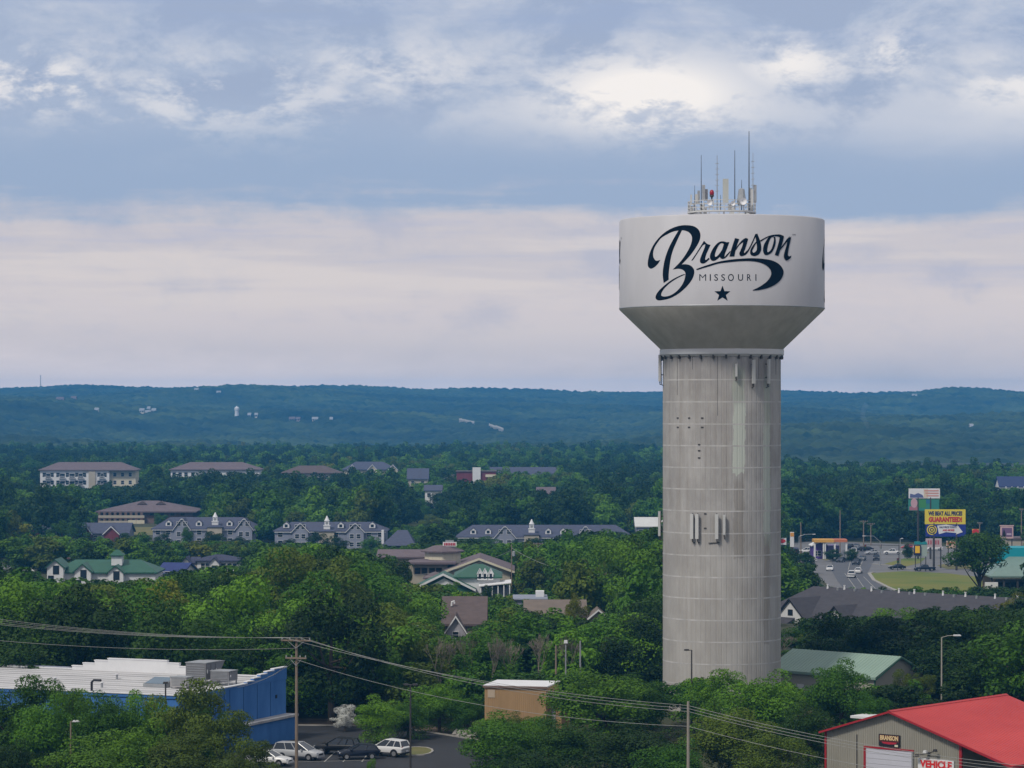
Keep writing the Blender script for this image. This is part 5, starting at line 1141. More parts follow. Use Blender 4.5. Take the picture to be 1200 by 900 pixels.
def wire(a, b, sag, lab, r=.017, n=14, group='overhead wires near the wooden poles'):
    a, b = Vector(a), Vector(b); pts = [a.lerp(b, i / n) - Vector((0, 0, 4 * sag * (i / n) * (1 - i / n))) for i in range(n + 1)]
    return tag(MB().tube(pts, r, 4).build('overhead_wire', M_WIRE), lab, 'wire', group)
cw, sw = math.cos(rad(-12)), math.sin(rad(-12))
def arm(x, z): return main_at + Vector((x * cw, x * sw - .2, z))
p0 = W(-160, 706, 284); p3 = W(1250, 902, 226)
for k, x in enumerate((-1.38, -.6, .6, 1.38)):
    nm = ('first', 'second', 'third', 'fourth')[k]
    wire(p0 + Vector((x, 0, .1 * k - .1)), arm(x, MH + .12), 1.0, nm + ' upper wire running from the tall wooden pole to the left edge')
for k, (x, z, t) in enumerate(((-1.2, MH + .1, 0), (.3, MH + .1, .25), (1.38, MH - .1, .5), (0, MH - 2.0, 1.75))):
    nm = ('top', 'second', 'third', 'lowest')[k]; q = p2 + Vector((0, 0, H2 - .35 - t))
    wire(arm(x, z), q, .9 + .12 * k, nm + ' wire of the span from the tall wooden pole to the pole by the tower'); wire(q, p3 + Vector((0, 0, -t)), .7, nm + ' wire of the span leading right past the red roof')
wire(W(-160, 733, 284), arm(0, MH - .9), .9, 'single lower wire running left from the tall wooden pole')
wa = BL.matrix_basis @ Vector((-.5, 20, 7.0))
for k in range(3): wire(wa + Vector((-1.6 * k, -2.5 * k, -.4 * k)), arm(-.6 + .3 * k, MH - 1.85 - .1 * k), .5, ('upper', 'middle', 'lower')[k] + ' service wire dropping from the pole to the blue parapet', .018)
wire(W(-40, 572, 1320), W(32.5, 575.5, 1320), 1.0, 'far wire from the left edge to the distant pole', .05, group='far wires in the woods'); wire(W(32.5, 575.5, 1320), W(173.5, 580, 1290), 5.0, 'far wire strung across the woods to the pole above the inn', .05, group='far wires in the woods'); wire(W(173.5, 580, 1290), W(292, 574, 1330), 3.0, 'far wire from the inn pole to the pole near the lamp', .05, group='far wires in the woods'); wire(W(292, 574, 1330), W(531, 557, 1420), 7, 'long far wire rising over the woods to the theatre', .05, group='far wires in the woods')
wire(W(599.5, 642, 610), W(713, 673, 500), 1.5, 'wire between the two transformer poles', .03); wire(W(599.5, 645, 610), W(440, 672, 640), 2.0, 'wire from the transformer pole across the cupola building', .03)

def lamp_post(lab, px, top, base_y, arm_l=0.0, head=(.75, .22, .14), m=None, double=False, r=.09, rise=.3):
    h = EYE - (top - HOR) * base_y / FPX - gz(base_y); t = thing('street_lamp', lab, 'street lamp', ((px - 600) * base_y / FPX, base_y, gz(base_y))); m = m or M_STEEL
    MB().tube([(0, 0, 0), (0, 0, h * .6), (0, 0, h - (rise if arm_l else 0))], [r * 1.25, r, r * .8], 8).build('pole', m, t); MB().cyl(0, 0, 0, .35, r * 2.4, 10).build('base', m, t)
    for s in ((-1, 1) if double else (1 if arm_l >= 0 else -1,)):
        a = abs(arm_l) * s; z0 = h - rise if arm_l else h
        if arm_l: MB().tube([(0, 0, z0), (a * .4, 0, h - .05), (a, 0, h)], r * .5, 6).build('arm', m, t)
        o = MB().prism([(a - head[0] / 2, h - head[2] / 2), (a + head[0] / 2, h - head[2] / 2), (a + head[0] * .4, h + head[2] / 2), (a - head[0] * .4, h + head[2] / 2)], 'y', -head[1], head[1]).build('lamp_head', m if m is M_DKSTEEL else M_WHITE, t)
        MB().box(a - head[0] * .35, a + head[0] * .35, -head[1] * .7, head[1] * .7, h - head[2] / 2 - .03, h - head[2] / 2 + .01).build('lens', M_HEAD, o)
    return t
lamp_post('bronze street lamp with one boxy head in front of the tower foot', 810.5, 761.5, 331, -.55, (.6, .2, .16), M_DKSTEEL, rise=.02)
lamp_post('dark parking lot lamp with two flat heads beside the white suv', 481, 802, 294, .45, (.55, .2, .10), M_DKSTEEL, True, rise=.03)
lamp_post('pale lamp post with curved arm in front of the dark trees at right', 1103.5, 744.5, 338, 1.75, (.9, .2, .14), mat('pale_wood', (.33, .31, .27), .85), rise=.25)
lamp_post('white topped lamp post between thin poles behind the tan shed', 663, 752, 350, 0, (.45, .22, .35), M_STEEL)
lamp_post('short lamp post with small bright head near the white gable', 975, 728, 455, -.9, (.6, .2, .14), rise=.2)
lamp_post('thin lamp post on the far roadway with long arm', 62.5, 633, 790, 2.6, (.9, .25, .15), rise=.8)
lamp_post('tall curved lamp post arching over the junction', 1031.5, 628, 830, -4.5, (.9, .25, .15), rise=1.6, r=.13)
lamp_post('lamp post with long arm left of the fast food canopy', 936.5, 626, 840, 4.2, (.9, .25, .15), rise=.6, r=.13)
lamp_post('leaning lamp post beside the signal on the side street', 1055, 631, 830, .5, (.6, .25, .15), rise=.05, r=.13)
lamp_post('distant pale lamp near the second hotel roof', 268.5, 590, 1190, 2.0, (.9, .25, .15), rise=.5, r=.14)
lamp_post('black lamp on the left of the white roof in the foreground trees', 83, 845, 275, .5, (.7, .2, .14), M_WOOD, rise=.03)
lamp_post('dark lamp with pale head before the blue wall', 194, 800, 291, 0, (.5, .2, .18), M_DKSTEEL)
lamp_post('small lamp post between trees left of the brown roofed house', 498, 733, 400, -1.6, (.8, .2, .14), rise=.25)
lamp_post('small lamp post lower among the dark trees', 452, 776, 350, -.7, (.7, .2, .14), rise=.25)

# traffic signals at the junction
for lab, px, py, Y, a in (('traffic signal on a long arm over the middle of the junction', 1053.5, 638, 840, -9.5), ('signal post by the kerb of the side street', 1052, 654, 800, 0)):
    t = thing('traffic_signal', lab, 'traffic light', ((px - 600) * Y / FPX, Y, gz(Y))); h = EYE - (py - HOR) * Y / FPX - gz(Y)
    MB().tube([(0, 0, 0), (0, 0, h)], .12, 8).build('pole', M_DKSTEEL, t)
    if a: MB().tube([(0, 0, h - .3), (a, 0, h - .1)], .09, 6).build('arm', M_DKSTEEL, t)
    for x in ((a, a * .55) if a else (0,)):
        o = MB().box(x - .25, x + .25, -.4, -.13, h - 1.2, h).build('signal_head', M_DARK, t)
        for k, (nm, c) in enumerate((('red', (.35, .02, .02)), ('amber', (.25, .14, .02)), ('green', (.02, .2, .08)))): MB().prism([(x + .13 * math.cos(q * .785), h - .2 - k * .38 + .13 * math.sin(q * .785)) for q in range(8)], 'y', -.46, -.38).build('signal_lens', mat('signal_' + nm, c, .3), o)

# ------------------------------------------------------------------ signs
C = lambda n, c, r=.6: mat(n, c, r)
def sign(name, lab, px0, px1, py0, py1, Y, post=((.5, .25),), rz=0.0, board=None, cat='sign', depth=.5, ground=None):
    g = gz(Y) if ground is None else ground; s = Y / FPX; t = thing(name, lab, cat, (((px0 + px1) / 2 - 600) * s, Y, g), rz)
    w, z0, z1 = (px1 - px0) * s, EYE - (py1 - HOR) * s - g, EYE - (py0 - HOR) * s - g
    for f, r in post: MB().cyl((f - .5) * w, depth / 2, 0, z0 + .3, r, 10).build('post', M_DKSTEEL, t)
    bd = MB().box(-w / 2, w / 2, 0, depth, z0, z1).build('board', board or M_WHITE, t)
    return t, bd, w, z0, z1
# yellow hoarding over blue panel
t, bd, w, z0, z1 = sign('billboard', 'yellow price billboard over a blue panel with roundel and white arrow', 1084, 1131.5, 597, 614.3, 800, ((.22, .3), (.78, .3)), board=C('sign_yellow', (.66, .53, .05)))
PNV, PRD, PYL = C('sign_navy', (.012, .016, .09)), C('sign_strong_red', (.48, .03, .035)), MATS['sign_yellow']
sign_text(bd, 'WE BEAT ALL PRICES', 0, z1 - (z1 - z0) * .27, w * .84, (z1 - z0) * .30, PNV, -.03, .045); sign_text(bd, 'GUARANTEED!', 0, z1 - (z1 - z0) * .68, w * .82, (z1 - z0) * .36, PRD, -.03, .06)
s8 = 800 / FPX; zl = z0 - (629 - 614.5) * s8
lo = MB().box(-w / 2 + .2, w / 2 + .1, .02, .48, zl, z0 - .05).build('blue_panel', C('sign_blue', (.018, .028, .22)), t)
cxr, czr = -w / 2 + 8.0 * s8, (zl + z0) / 2 + .15
for k, (r, m) in enumerate(((1.35, PYL), (1.08, PNV), (.80, PYL), (.52, PNV), (.26, PYL))): MB().prism([(cxr + r * math.cos(a * math.pi / 14), czr + r * math.sin(a * math.pi / 14)) for a in range(28)], 'y', .0 - .02 * k, .03 - .02 * k).build('roundel_ring', m, lo)
x0, x1 = -w / 2 + 14.2 * s8, w / 2 - 3.2 * s8; zc = czr + .15
up = [(x0, zc + 1.0), (x0 + (x1 - x0) * .35, zc + 1.25), (x0 + (x1 - x0) * .80, zc + .75), (x0 + (x1 - x0) * .78, zc + 1.2), (x1, zc - .75), (x0 + (x1 - x0) * .72, zc - 1.4), (x0 + (x1 - x0) * .76, zc - 1.0), (x0 + (x1 - x0) * .35, zc - .75), (x0 + .5, zc - 1.3)]
ar = MB().prism(up, 'y', -.04, .03).build('arrow_banner', M_WHITE, lo)
sign_text(ar, 'HALF PRICE TICKETS', x0 + (x1 - x0) * .42, zc + .55, (x1 - x0) * .66, .52, PNV, -.06, .03); sign_text(ar, 'AND MORE!', x0 + (x1 - x0) * .44, zc - .25, (x1 - x0) * .46, .55, PRD, -.06, .04)
# stacked boards behind
t, bd, w, z0, z1 = sign('billboard', 'pair of stacked boards, pale above and green below, on the hillside behind the yellow one', 1065, 1101.5, 572.5, 584, 880, ((.3, .3), (.7, .3)))
s = 880 / FPX
MB().prism([(-w / 2 + .3, z0 + .2), (-w * .02, z0 + .2), (-w * .06, z0 + 1.0), (-w * .2, z0 + 1.6), (-w * .32, z0 + 1.1), (-w / 2 + .4, z0 + 1.4)], 'y', -.05, .02).build('printed_shape', C('print_blue', (.10, .12, .25)), bd)
MB().box(-w * .02, w * .12, -.03, .02, z0 + .2, z1 - .2).build('printed_panel', C('print_cream', (.60, .50, .38)), bd)
for k in range(3): MB().box(-w * .0 + .3 * k, w * .46, -.06, .01, z1 - .8 - .75 * k, z1 - .45 - .75 * k).build('printed_line', C('print_rose', (.55, .26, .22)), bd)
lo = MB().box(-w / 2 - .1, w / 2 - .2, .05, .5, z0 - 14.5 * s, z0 - .3).build('lower_board', C('sign_sea_green', (.035, .20, .16)), t)
MB().prism([(-w * .33 + 1.0 * math.cos(a * .5236), z0 - 5.5 * s + 1.4 * math.sin(a * .5236)) for a in range(12)], 'y', .0, .06).build('printed_shape', C('print_pink', (.48, .30, .34)), lo); MB().box(-w * .48, -w * .22, .01, .06, z0 - 14 * s, z0 - 9.5 * s).build('printed_panel', C('print_mauve', (.33, .14, .17)), lo); MB().box(-w * .21, w * .05, .02, .06, z0 - 11 * s, z0 - 1.2 * s).build('printed_panel', C('print_leaf', (.05, .22, .07)), lo); MB().box(w * .06, w * .2, .025, .06, z0 - 6 * s, z0 - 1.4 * s).build('printed_panel', C('print_teal', (.03, .14, .25)), lo)
# pink lettered board, bank sign, framed sign, round red sign, small red board, black and white sign, sign pillar, red shop signs
t, bd, w, z0, z1 = sign('shop_sign', 'pale pink board with faded red lettering under the blue panel', 1085, 1103.5, 631, 641.5, 815, ((.95, .18),), board=C('sign_pale_pink', (.46, .38, .40)))
for k in range(5): MB().box(-w * .38 + k * w * .155, -w * .29 + k * w * .155, -.05, .02, z0 + .8, z1 - .5).build('letter', C('faded_red', (.40, .10, .12)), bd)
t, bd, w, z0, z1 = sign('bank_sign', 'small two part sign with teal cap and bright yellow panel near the long dark pickup', 1072, 1086.5, 638, 652, 795, ((.06, .12), (.5, .10), (.9, .12)), board=C('sign_grey_green', (.30, .36, .33)))
MB().prism([(-w / 2 - .1, z1), (w / 2 + .1, z1), (w / 2 - .2, z1 + .8), (.1, z1 + .45), (-.3, z1 + .8), (-w / 2, z1 + .8)], 'y', -.1, .6).build('cap', C('sign_teal', (.02, .22, .24)), bd)
y = MB().box(-w / 2 - .25, -w / 2 + 1.6, -.35, 0, z0 + .3, z1 - .2).build('lit_panel', C('panel_navy', (.015, .015, .06)), bd); MB().box(-w / 2 + .05, -w / 2 + 1.3, -.40, -.34, z0 + .9, z1 - .4).build('yellow_panel', C('sign_amber', (.78, .46, .02)), y)
t, bd, w, z0, z1 = sign('framed_sign', 'pink framed sign with dark picture, high on posts at the far right', 1172.5, 1187.5, 616.5, 631, 860, ((.1, .16), (.9, .16)), board=C('sign_pink_frame', (.56, .38, .38)))
MB().box(-w * .40, w * .40, -.04, .02, z0 + .5, z1 - .5).build('picture', C('picture_mauve', (.16, .09, .18)), bd); MB().prism([(-w * .36, z0 + .6), (-w * .08, z0 + .6), (-w * .14, z0 + 1.9), (-w * .24, z1 - .8), (-w * .32, z0 + 1.7)], 'y', -.08, -.03).build('printed_shape', M_DARK, bd); MB().box(-w * .02, w * .34, -.06, -.03, z0 + 1.0, z0 + 1.5).build('printed_line', C('print_lilac', (.45, .36, .45)), bd); MB().box(-w * .55, w * .55, -.1, .55, z1, z1 + .25).build('cap', C('sign_pink_frame', (.56, .38, .38)), t)
t, bd, w, z0, z1 = sign('petrol_sign', 'red and yellow petrol sign showing over the lone tree', 1139.5, 1147, 620, 627.5, 880, ((.5, .18),), board=C('sign_orange', (.62, .28, .05)))
MB().prism([(1.0 * math.cos(a * .5236), z0 + 1.15 + .75 * math.sin(a * .5236)) for a in range(12)], 'y', -.08, .02).build('red_disc', PRD, bd)
t, bd, w, z0, z1 = sign('shop_sign', 'orange and white board half hidden at the edge of the lone tree', 1109, 1121, 634, 642, 860, ((.2, .14), (.8, .14)), board=C('sign_peach', (.56, .40, .32)))
MB().box(-w * .4, w * .3, -.05, .02, z1 - .9, z1 - .35).build('printed_line', C('print_orange', (.55, .12, .04)), bd)
t, bd, w, z0, z1 = sign('monument_sign', 'low sign, white above and dark below, on the lawn beside the lone tree', 1154.5, 1169.5, 682.5, 690, 665, (), depth=.6)
MB().box(-w / 2 + .1, w / 2 - .1, .02, .58, -.4, z0).build('base', C('sign_base_dark', (.035, .045, .06)), t); MB().prism([(.28 * (1 if a % 2 else .45) * math.cos(a * .628), (z0 + z1) / 2 + .28 * (1 if a % 2 else .45) * math.sin(a * .628)) for a in range(10)], 'y', -.04, .02).build('emblem', M_DARK, bd)
t, bd, w, z0, z1 = sign('sign_pillar', 'slim white sign pillar with orange top beside the tower', 926, 930.5, 623.5, 641, 815, ((.5, .25),), board=M_WHITE); MB().box(-w * .45, w * .45, -.05, .02, z1 - 1.2, z1 - .2).build('orange_panel', C('sign_orange', (.62, .28, .05)), bd)
t, bd, w, z0, z1 = sign('shop_sign', 'rounded red and white shop sign at the edge of the tower shaft', 911, 921.5, 630.5, 638.5, 850, ((.5, .25),), board=M_WHITE); MB().prism([(1.1 * math.cos(a * .5236), z0 + 1.1 + .6 * math.sin(a * .5236)) for a in range(12)], 'y', -.06, .02).build('red_disc', PRD, bd)
B = Bld('red_shop', 'low dark red shop beside the sign pillar right of the tower', 928, 860); MB().box(B.x(918), B.x(937), 0, 8, 0, B.z(644)).build('wall', M_MAROON, B.o); MB().box(B.x(917.5), B.x(937.5), -.3, 8.3, B.z(644), B.z(642.8)).build('roof', M_SLATE, B.o); win_row(B.o, [B.x(923), B.x(931)], 0, .8, 1.4, 1.4)
# fast food place and its canopy
B = Bld('fast_food_shop', 'purple fast food shop with white door posts under a yellow and orange canopy', 970, 880); b = B.o; PUR = C('purple_wall', (.10, .045, .26))
MB().gwalls(B.x(953), B.x(971), 2, 10, 0, B.z(640), B.z(636), 'y').build('wall', PUR, b); MB().groof(B.x(953), B.x(971), 2, 10, B.z(640), B.z(636), 'y', .4, .25).build('roof', M_WHITE, b); MB().box(B.x(971), B.x(985), 3, 10, 0, B.z(640)).build('side_wall', C('lilac_wall', (.22, .15, .36)), b)
win_row(b, [B.x(956.5), B.x(961), B.x(977), B.x(982)], 2, .9, 1.0, 1.4)
MB().box(B.x(953.5), B.x(977), -1, 5, B.z(635.5), B.z(632)).build('canopy', C('canopy_yellow', (.62, .33, .06)), b); MB().box(B.x(977.02), B.x(992.5), -1, 5, B.z(635.2), B.z(632)).build('canopy', C('canopy_orange', (.50, .16, .07)), b)
for px in (954.5, 965, 966.5, 978, 991.5): MB().box(B.x(px) - .25, B.x(px) + .25, -.7, -.3, 0, B.z(635.5)).build('canopy_post', M_WHITE, b)
B = Bld('teal_store', 'brick fronted store with grey green metal roof and teal band at the right edge', 1205, 672); b = B.o
ze, zr = B.z(676), B.z(652, 9)
MB().gwalls(B.x(1166), B.x(1250), 0, 18, 0, ze, zr, None).build('wall', mat('store_brick', (.14, .10, .085), .85, var=.2, scale=1.5), b)
MB().hroof(B.x(1160), B.x(1252), -2.5, 18, ze, zr, 6, .4, .35).build('roof', mat('grey_green_roof', (.16, .235, .205), .5, var=.08, scale=.4), b); MB().box(B.x(1176), B.x(1250), 8, 17.5, zr - 1.6, B.z(642, 8)).build('teal_band', C('teal_panel', (.01, .27, .33)), b)
MB().box(B.x(1161), B.x(1250), -2.6, -2.45, ze - .35, ze + .1).build('fascia', M_CREAM, b)
for px in (1158, 1172, 1188): MB().box(B.x(px) + .3, B.x(px) + .7, -2.3, -1.9, 0, ze).build('porch_post', M_DKSTEEL, b)
win_row(b, [B.x(p) for p in (1171, 1180, 1189, 1198)], 0, 1.4, 1.5, 1.2, fm=M_DARK)
B = Bld('far_store', 'pale far store behind the framed sign at the right edge', 1190, 900); MB().box(B.x(1180), B.x(1230), 0, 9, 0, B.z(632)).build('wall', M_BEIGE, B.o); MB().box(B.x(1179), B.x(1231), -.4, 9.4, B.z(632), B.z(630)).build('roof', M_MAUVER, B.o); win_row(B.o, [B.x(1184), B.x(1191), B.x(1198)], 0, 1, 1.6, 1.6)

# ------------------------------------------------------------------ far hillside
def hill_at(px, py):
    lo, hi = None, None
    for Y in np.arange(2900, 6700, 20.):
        X = (px - 600) * Y / FPX
        if hill_z(np.array(X), np.array(Y)) + 5 > EYE - (py - HOR) * Y / FPX: return Vector((X, Y, float(hill_z(np.array(X), np.array(Y)))))
    Y = 6400.; X = (px - 600) * Y / FPX; return Vector((X, Y, float(hill_z(np.array(X), np.array(Y)))))
for px, py, w, h, lab in ((70, 470.5, 26, 9, 'pale pink roofed house, leftmost on the far ridge'), (86, 469, 18, 7, 'grey house right of the pale pink one on the far ridge'), (113, 483.5, 13, 9, 'small white house alone on the far hillside'), (166, 484, 16, 8, 'white house at the left of the far hillside cluster'), (173, 487, 18, 8, 'cream house at the bottom of the far hillside cluster'), (180, 484.5, 14, 8, 'white house at the right of the far hillside cluster'), (174, 482, 9, 11, 'narrow white house topmost in the far hillside cluster'),
                          (292, 490, 10, 6, 'tiny white shed beside the white column on the far hill'), (300, 490.5, 9, 6, 'second tiny white shed by the white column on the far hill'), (342, 494, 20, 8, 'pale pink hall in the row on the far hill'), (349, 494.5, 14, 6, 'low white hall next to the pale pink one on the far hill'), (369, 494, 20, 7, 'long white hall in the middle of the far hill row'), (388, 494, 9, 6, 'short white hall ending the far hill row'), (230, 459, 14, 5, 'pale house just under the far ridge line'), (256, 462, 14, 4, 'second pale house just under the far ridge line'), (1139, 503, 11, 10, 'single white house on the right hand far hill'), (1072, 466, 16, 4, 'pale house near the ridge above the road')):
    p = hill_at(px, py); k = p.y / FPX; t = thing('hillside_house', lab, 'house', (p.x, p.y, p.z + 5), 0, 'houses on the far hillside'); w *= .30 * k; h *= .10 * k
    MB().gwalls(-w / 2, w / 2, 0, 10, -8, h + 2, h + 5, 'x').build('wall', M_CREAM if 'pink' not in lab else C('pink_wall', (.45, .33, .33)), t); MB().groof(-w / 2, w / 2, 0, 10, h + 2, h + 5, 'x', .8, .4).build('roof', M_MAUVER if 'pink' in lab else M_STEEL, t)
    win_row(t, [-w * .25, w * .25], 0, .5, 1.8, 1.8)
p = hill_at(277.5, 489); t = thing('white_column', 'slim white tower rising from the woods of the far hill', 'tower', (p.x, p.y, p.z)); MB().lathe([(3.4, 0), (3.0, 9), (3.0, 14), (3.6, 15), (3.6, 18), (.2, 21)], 12, (0, 0), 0, True).build('shaft', M_WHITE, t)
p = hill_at(47.5, 456.5); t = thing('radio_mast', 'thin radio mast standing on the far ridge at the left', 'mast', (p.x, p.y, p.z)); mb = MB()
hm = (458 - 438.5) * p.y / FPX
for k in range(3): a = k * 2.094; mb.tube([(1.1 * math.cos(a), 1.1 * math.sin(a), 0), (.7 * math.cos(a), .7 * math.sin(a), hm)], .28, 4)
for k in range(10):
    for q in range(3): a, b2 = q * 2.094, (q + 1) * 2.094; mb.tube([(math.cos(a), math.sin(a), hm * k / 10), (math.cos(b2), math.sin(b2), hm * (k + 1) / 10)], .16, 4)
mb.build('lattice', M_STEEL, t)
for a, b2 in (((538, 494.5), (556, 498.5)), ((573, 501), (590, 507))):           # cleared strips high on the hill
    P = [hill_at(a[0] + (b2[0] - a[0]) * i / 8, a[1] + (b2[1] - a[1]) * i / 8) for i in range(9)]; mb = MB(); v = []
    for q in P: v += [(q.x, q.y - 10, q.z + 8.4), (q.x, q.y + 8, q.z + 10.6), (q.x, q.y - 10, q.z - 3), (q.x, q.y + 8, q.z - 3)]
    f = [(4 * i, 4 * i + 4, 4 * i + 5, 4 * i + 1) for i in range(8)] + [(4 * i + 2, 4 * i + 6, 4 * i + 4, 4 * i) for i in range(8)]
    mb.add(v, f); tag(mb.build('gravel_track', M_CONC), kind='structure')
# ------------------------------------------------------------------ trees
def leaf_mat(name, c, c2):
    m = bpy.data.materials.new(name); m.use_nodes = True; N = m.node_tree.nodes; L = m.node_tree.links; b = N['Principled BSDF']
    oi = N.new('ShaderNodeObjectInfo'); ge = N.new('ShaderNodeNewGeometry'); mx = N.new('ShaderNodeMix'); mx.data_type = 'RGBA'
    mx.inputs[6].default_value = (*c, 1); mx.inputs[7].default_value = (*c2, 1)
    ad = N.new('ShaderNodeMath'); ad.operation = 'MULTIPLY_ADD'; ad.inputs[1].default_value = .35; ad.use_clamp = True
    m2 = N.new('ShaderNodeMath'); m2.operation = 'MULTIPLY'; m2.inputs[1].default_value = .65; L.new(oi.outputs['Random'], m2.inputs[0]); L.new(ge.outputs['Random Per Island'], ad.inputs[0]); L.new(m2.outputs[0], ad.inputs[2]); L.new(ad.outputs[0], mx.inputs[0])
    hs = N.new('ShaderNodeHueSaturation'); L.new(mx.outputs[2], hs.inputs['Color'])
    wn = N.new('ShaderNodeTexWhiteNoise'); wn.noise_dimensions = '1D'; L.new(oi.outputs['Random'], wn.inputs['W'])
    mr = N.new('ShaderNodeMapRange'); mr.inputs[3].default_value = .70; mr.inputs[4].default_value = 1.32; L.new(wn.outputs['Value'], mr.inputs[0]); L.new(mr.outputs[0], hs.inputs['Value'])
    L.new(hs.outputs[0], b.inputs['Base Color']); b.inputs['Roughness'].default_value = .6; b.inputs['Specular IOR Level'].default_value = .18
    tr = N.new('ShaderNodeBsdfTranslucent'); L.new(hs.outputs[0], tr.inputs['Color']); ms = N.new('ShaderNodeMixShader'); ms.inputs[0].default_value = .22
    L.new(b.outputs[0], ms.inputs[1]); L.new(tr.outputs[0], ms.inputs[2]); L.new(ms.outputs[0], N['Material Output'].inputs['Surface'])
    return m
LEAF = {'dark': leaf_mat('dark_leaf', (.012, .036, .003), (.031, .074, .005)), 'mid': leaf_mat('green_leaf', (.031, .092, .004), (.060, .146, .007)), 'bright': leaf_mat('bright_leaf', (.064, .155, .006), (.110, .222, .010)),
        'yellow': leaf_mat('yellowish_leaf', (.105, .125, .007), (.155, .168, .010)), 'olive': leaf_mat('olive_leaf', (.055, .090, .007), (.098, .135, .012)), 'white': leaf_mat('white_blossom', (.48, .49, .45), (.72, .72, .69))}
def crown_data(seed, nclump, nleaf, size, shape='round'):
    r = np.random.default_rng(seed)
    d = r.normal(size=(nclump, 3)); d /= np.linalg.norm(d, axis=1)[:, None]; d[:, 2] = np.where(d[:, 2] < -.88, -d[:, 2], d[:, 2])
    lob = 1 + .36 * np.sin(3 * np.arctan2(d[:, 1], d[:, 0]) + r.random() * 6) * (1 - abs(d[:, 2])) + .24 * r.normal(size=nclump)
    f = (.45 + .55 * r.random(nclump) ** .5) * np.clip(lob, .55, 1.3)
    ax = {'round': (4.3, 4.3, 5.8, 5.7), 'tall': (3.5, 3.5, 6.2, 5.5), 'broad': (4.7, 4.7, 5.6, 6.0), 'open': (4.5, 4.5, 5.8, 5.7), 'lone': (4.7, 4.7, 3.1, 8.5)}[shape]
    c = d * f[:, None] * np.array(ax[:3]) * .80; c[:, 2] += ax[3]
    rr = r.uniform(.8, 1.75, nclump) * (1.0 if shape != 'open' else .8)
    w = rr ** 2; k = r.choice(nclump, nleaf, p=w / w.sum())
    dd = r.normal(size=(nleaf, 3)); dd[:, 2] += .35; dd /= np.linalg.norm(dd, axis=1)[:, None]
    pos = c[k] + dd * (rr[k] * (.62 + .46 * r.random(nleaf) ** .5))[:, None] * np.array([1.15, 1.15, .85])
    n = dd + .42 * r.normal(size=(nleaf, 3)); n[:, 2] += .15; n /= np.linalg.norm(n, axis=1)[:, None]
    t = np.cross(n, r.normal(size=(nleaf, 3))); t /= np.linalg.norm(t, axis=1)[:, None]; b = np.cross(n, t)
    s = (size * r.uniform(.55, 1.35, nleaf))[:, None]
    q = np.stack([pos - t * s * .62, pos - b * s * .34 + n * s * .08, pos + t * s * .62, pos + b * s * .34 + n * s * .08], 1)
    return c, rr, q.reshape(-1, 3)
def leaves_mesh(name, q, m):
    me = bpy.data.meshes.new(name); nv = len(q); me.vertices.add(nv); me.vertices.foreach_set('co', q.astype(np.float32).ravel())
    me.loops.add(nv); me.loops.foreach_set('vertex_index', np.arange(nv, dtype=np.int32)); me.polygons.add(nv // 4); me.polygons.foreach_set('loop_start', np.arange(0, nv, 4, dtype=np.int32)); me.update(calc_edges=True)
    if m: me.materials.append(m)
    return me
def trunk_mb(c, rr, seed, n=8):
    r = random.Random(seed); mb = MB(); mb.tube([(0, 0, -.6), (0, 0, .4), (.1, .05, 2.4), (.05, -.1, 4.6), (0, 0, 7.2)], [.42, .30, .24, .19, .08], 8)
    for i in r.sample(range(len(c)), min(n, len(c))):
        a = Vector((.05, 0, 2.2 + r.random() * 3)); b = Vector(c[i]); m = a.lerp(b, .5) + Vector((0, 0, -.3)); mb.tube([a, m, b], [.12, .08, .03], 5)
    return mb
PROTO = {}
for i, (sh, nc, nl, sz) in enumerate((('round', 36, 11000, .31), ('tall', 34, 10000, .31), ('broad', 38, 11000, .32), ('round', 44, 12000, .29), ('open', 32, 7000, .29), ('tall', 40, 10500, .30))):
    c, rr, q = crown_data(40 + i, nc, nl, sz, sh); PROTO[i] = (leaves_mesh('crown', q, None), trunk_mb(c, rr, i).mesh('trunk', M_BARK))
    PROTO[i][0].materials.append(LEAF['mid'])
FINE = {}
for i, (sh, nc, nl, sz) in enumerate((('open', 46, 12000, .23), ('round', 54, 17000, .24), ('open', 38, 9000, .23))):    # the nearest trees carry smaller leaves
    c, rr, q = crown_data(70 + i, nc, nl, sz, sh); FINE[i] = (leaves_mesh('crown', q, None), trunk_mb(c, rr, 20 + i, 14).mesh('trunk', M_BARK)); FINE[i][0].materials.append(LEAF['mid'])
def tree(loc, h, w, kind, label, group=None, proto=None, rz=None, name='broadleaf_tree', cat='tree'):
    P = proto or PROTO[random.randrange(6)]
    t = thing(name, label, cat, loc, random.uniform(0, 6.28) if rz is None else rz, group); t.scale = (w / 9.4, w / 9.4, h / 11.6)
    place(P[1], 'trunk', t); c = place(P[0], 'crown', t); c.material_slots[0].link = 'OBJECT'; c.material_slots[0].material = LEAF[kind]; return t
TREES = []        # (X, Y, h, w)
def near(px, top, Y, wpx, kind, label, fine=None, group=None, name='broadleaf_tree', base=None):
    s = Y / FPX; g = gz(Y); h = EYE - (top - HOR) * s - g; X = (px - 600) * s
    if name == 'shrub': h = max(h, 1.2)
    tree((X, Y, g), h, wpx * s, kind, label, group, FINE[fine] if fine is not None else None, name=name, cat='tree' if name != 'shrub' else 'shrub'); TREES.append((X, Y, h, wpx * s))
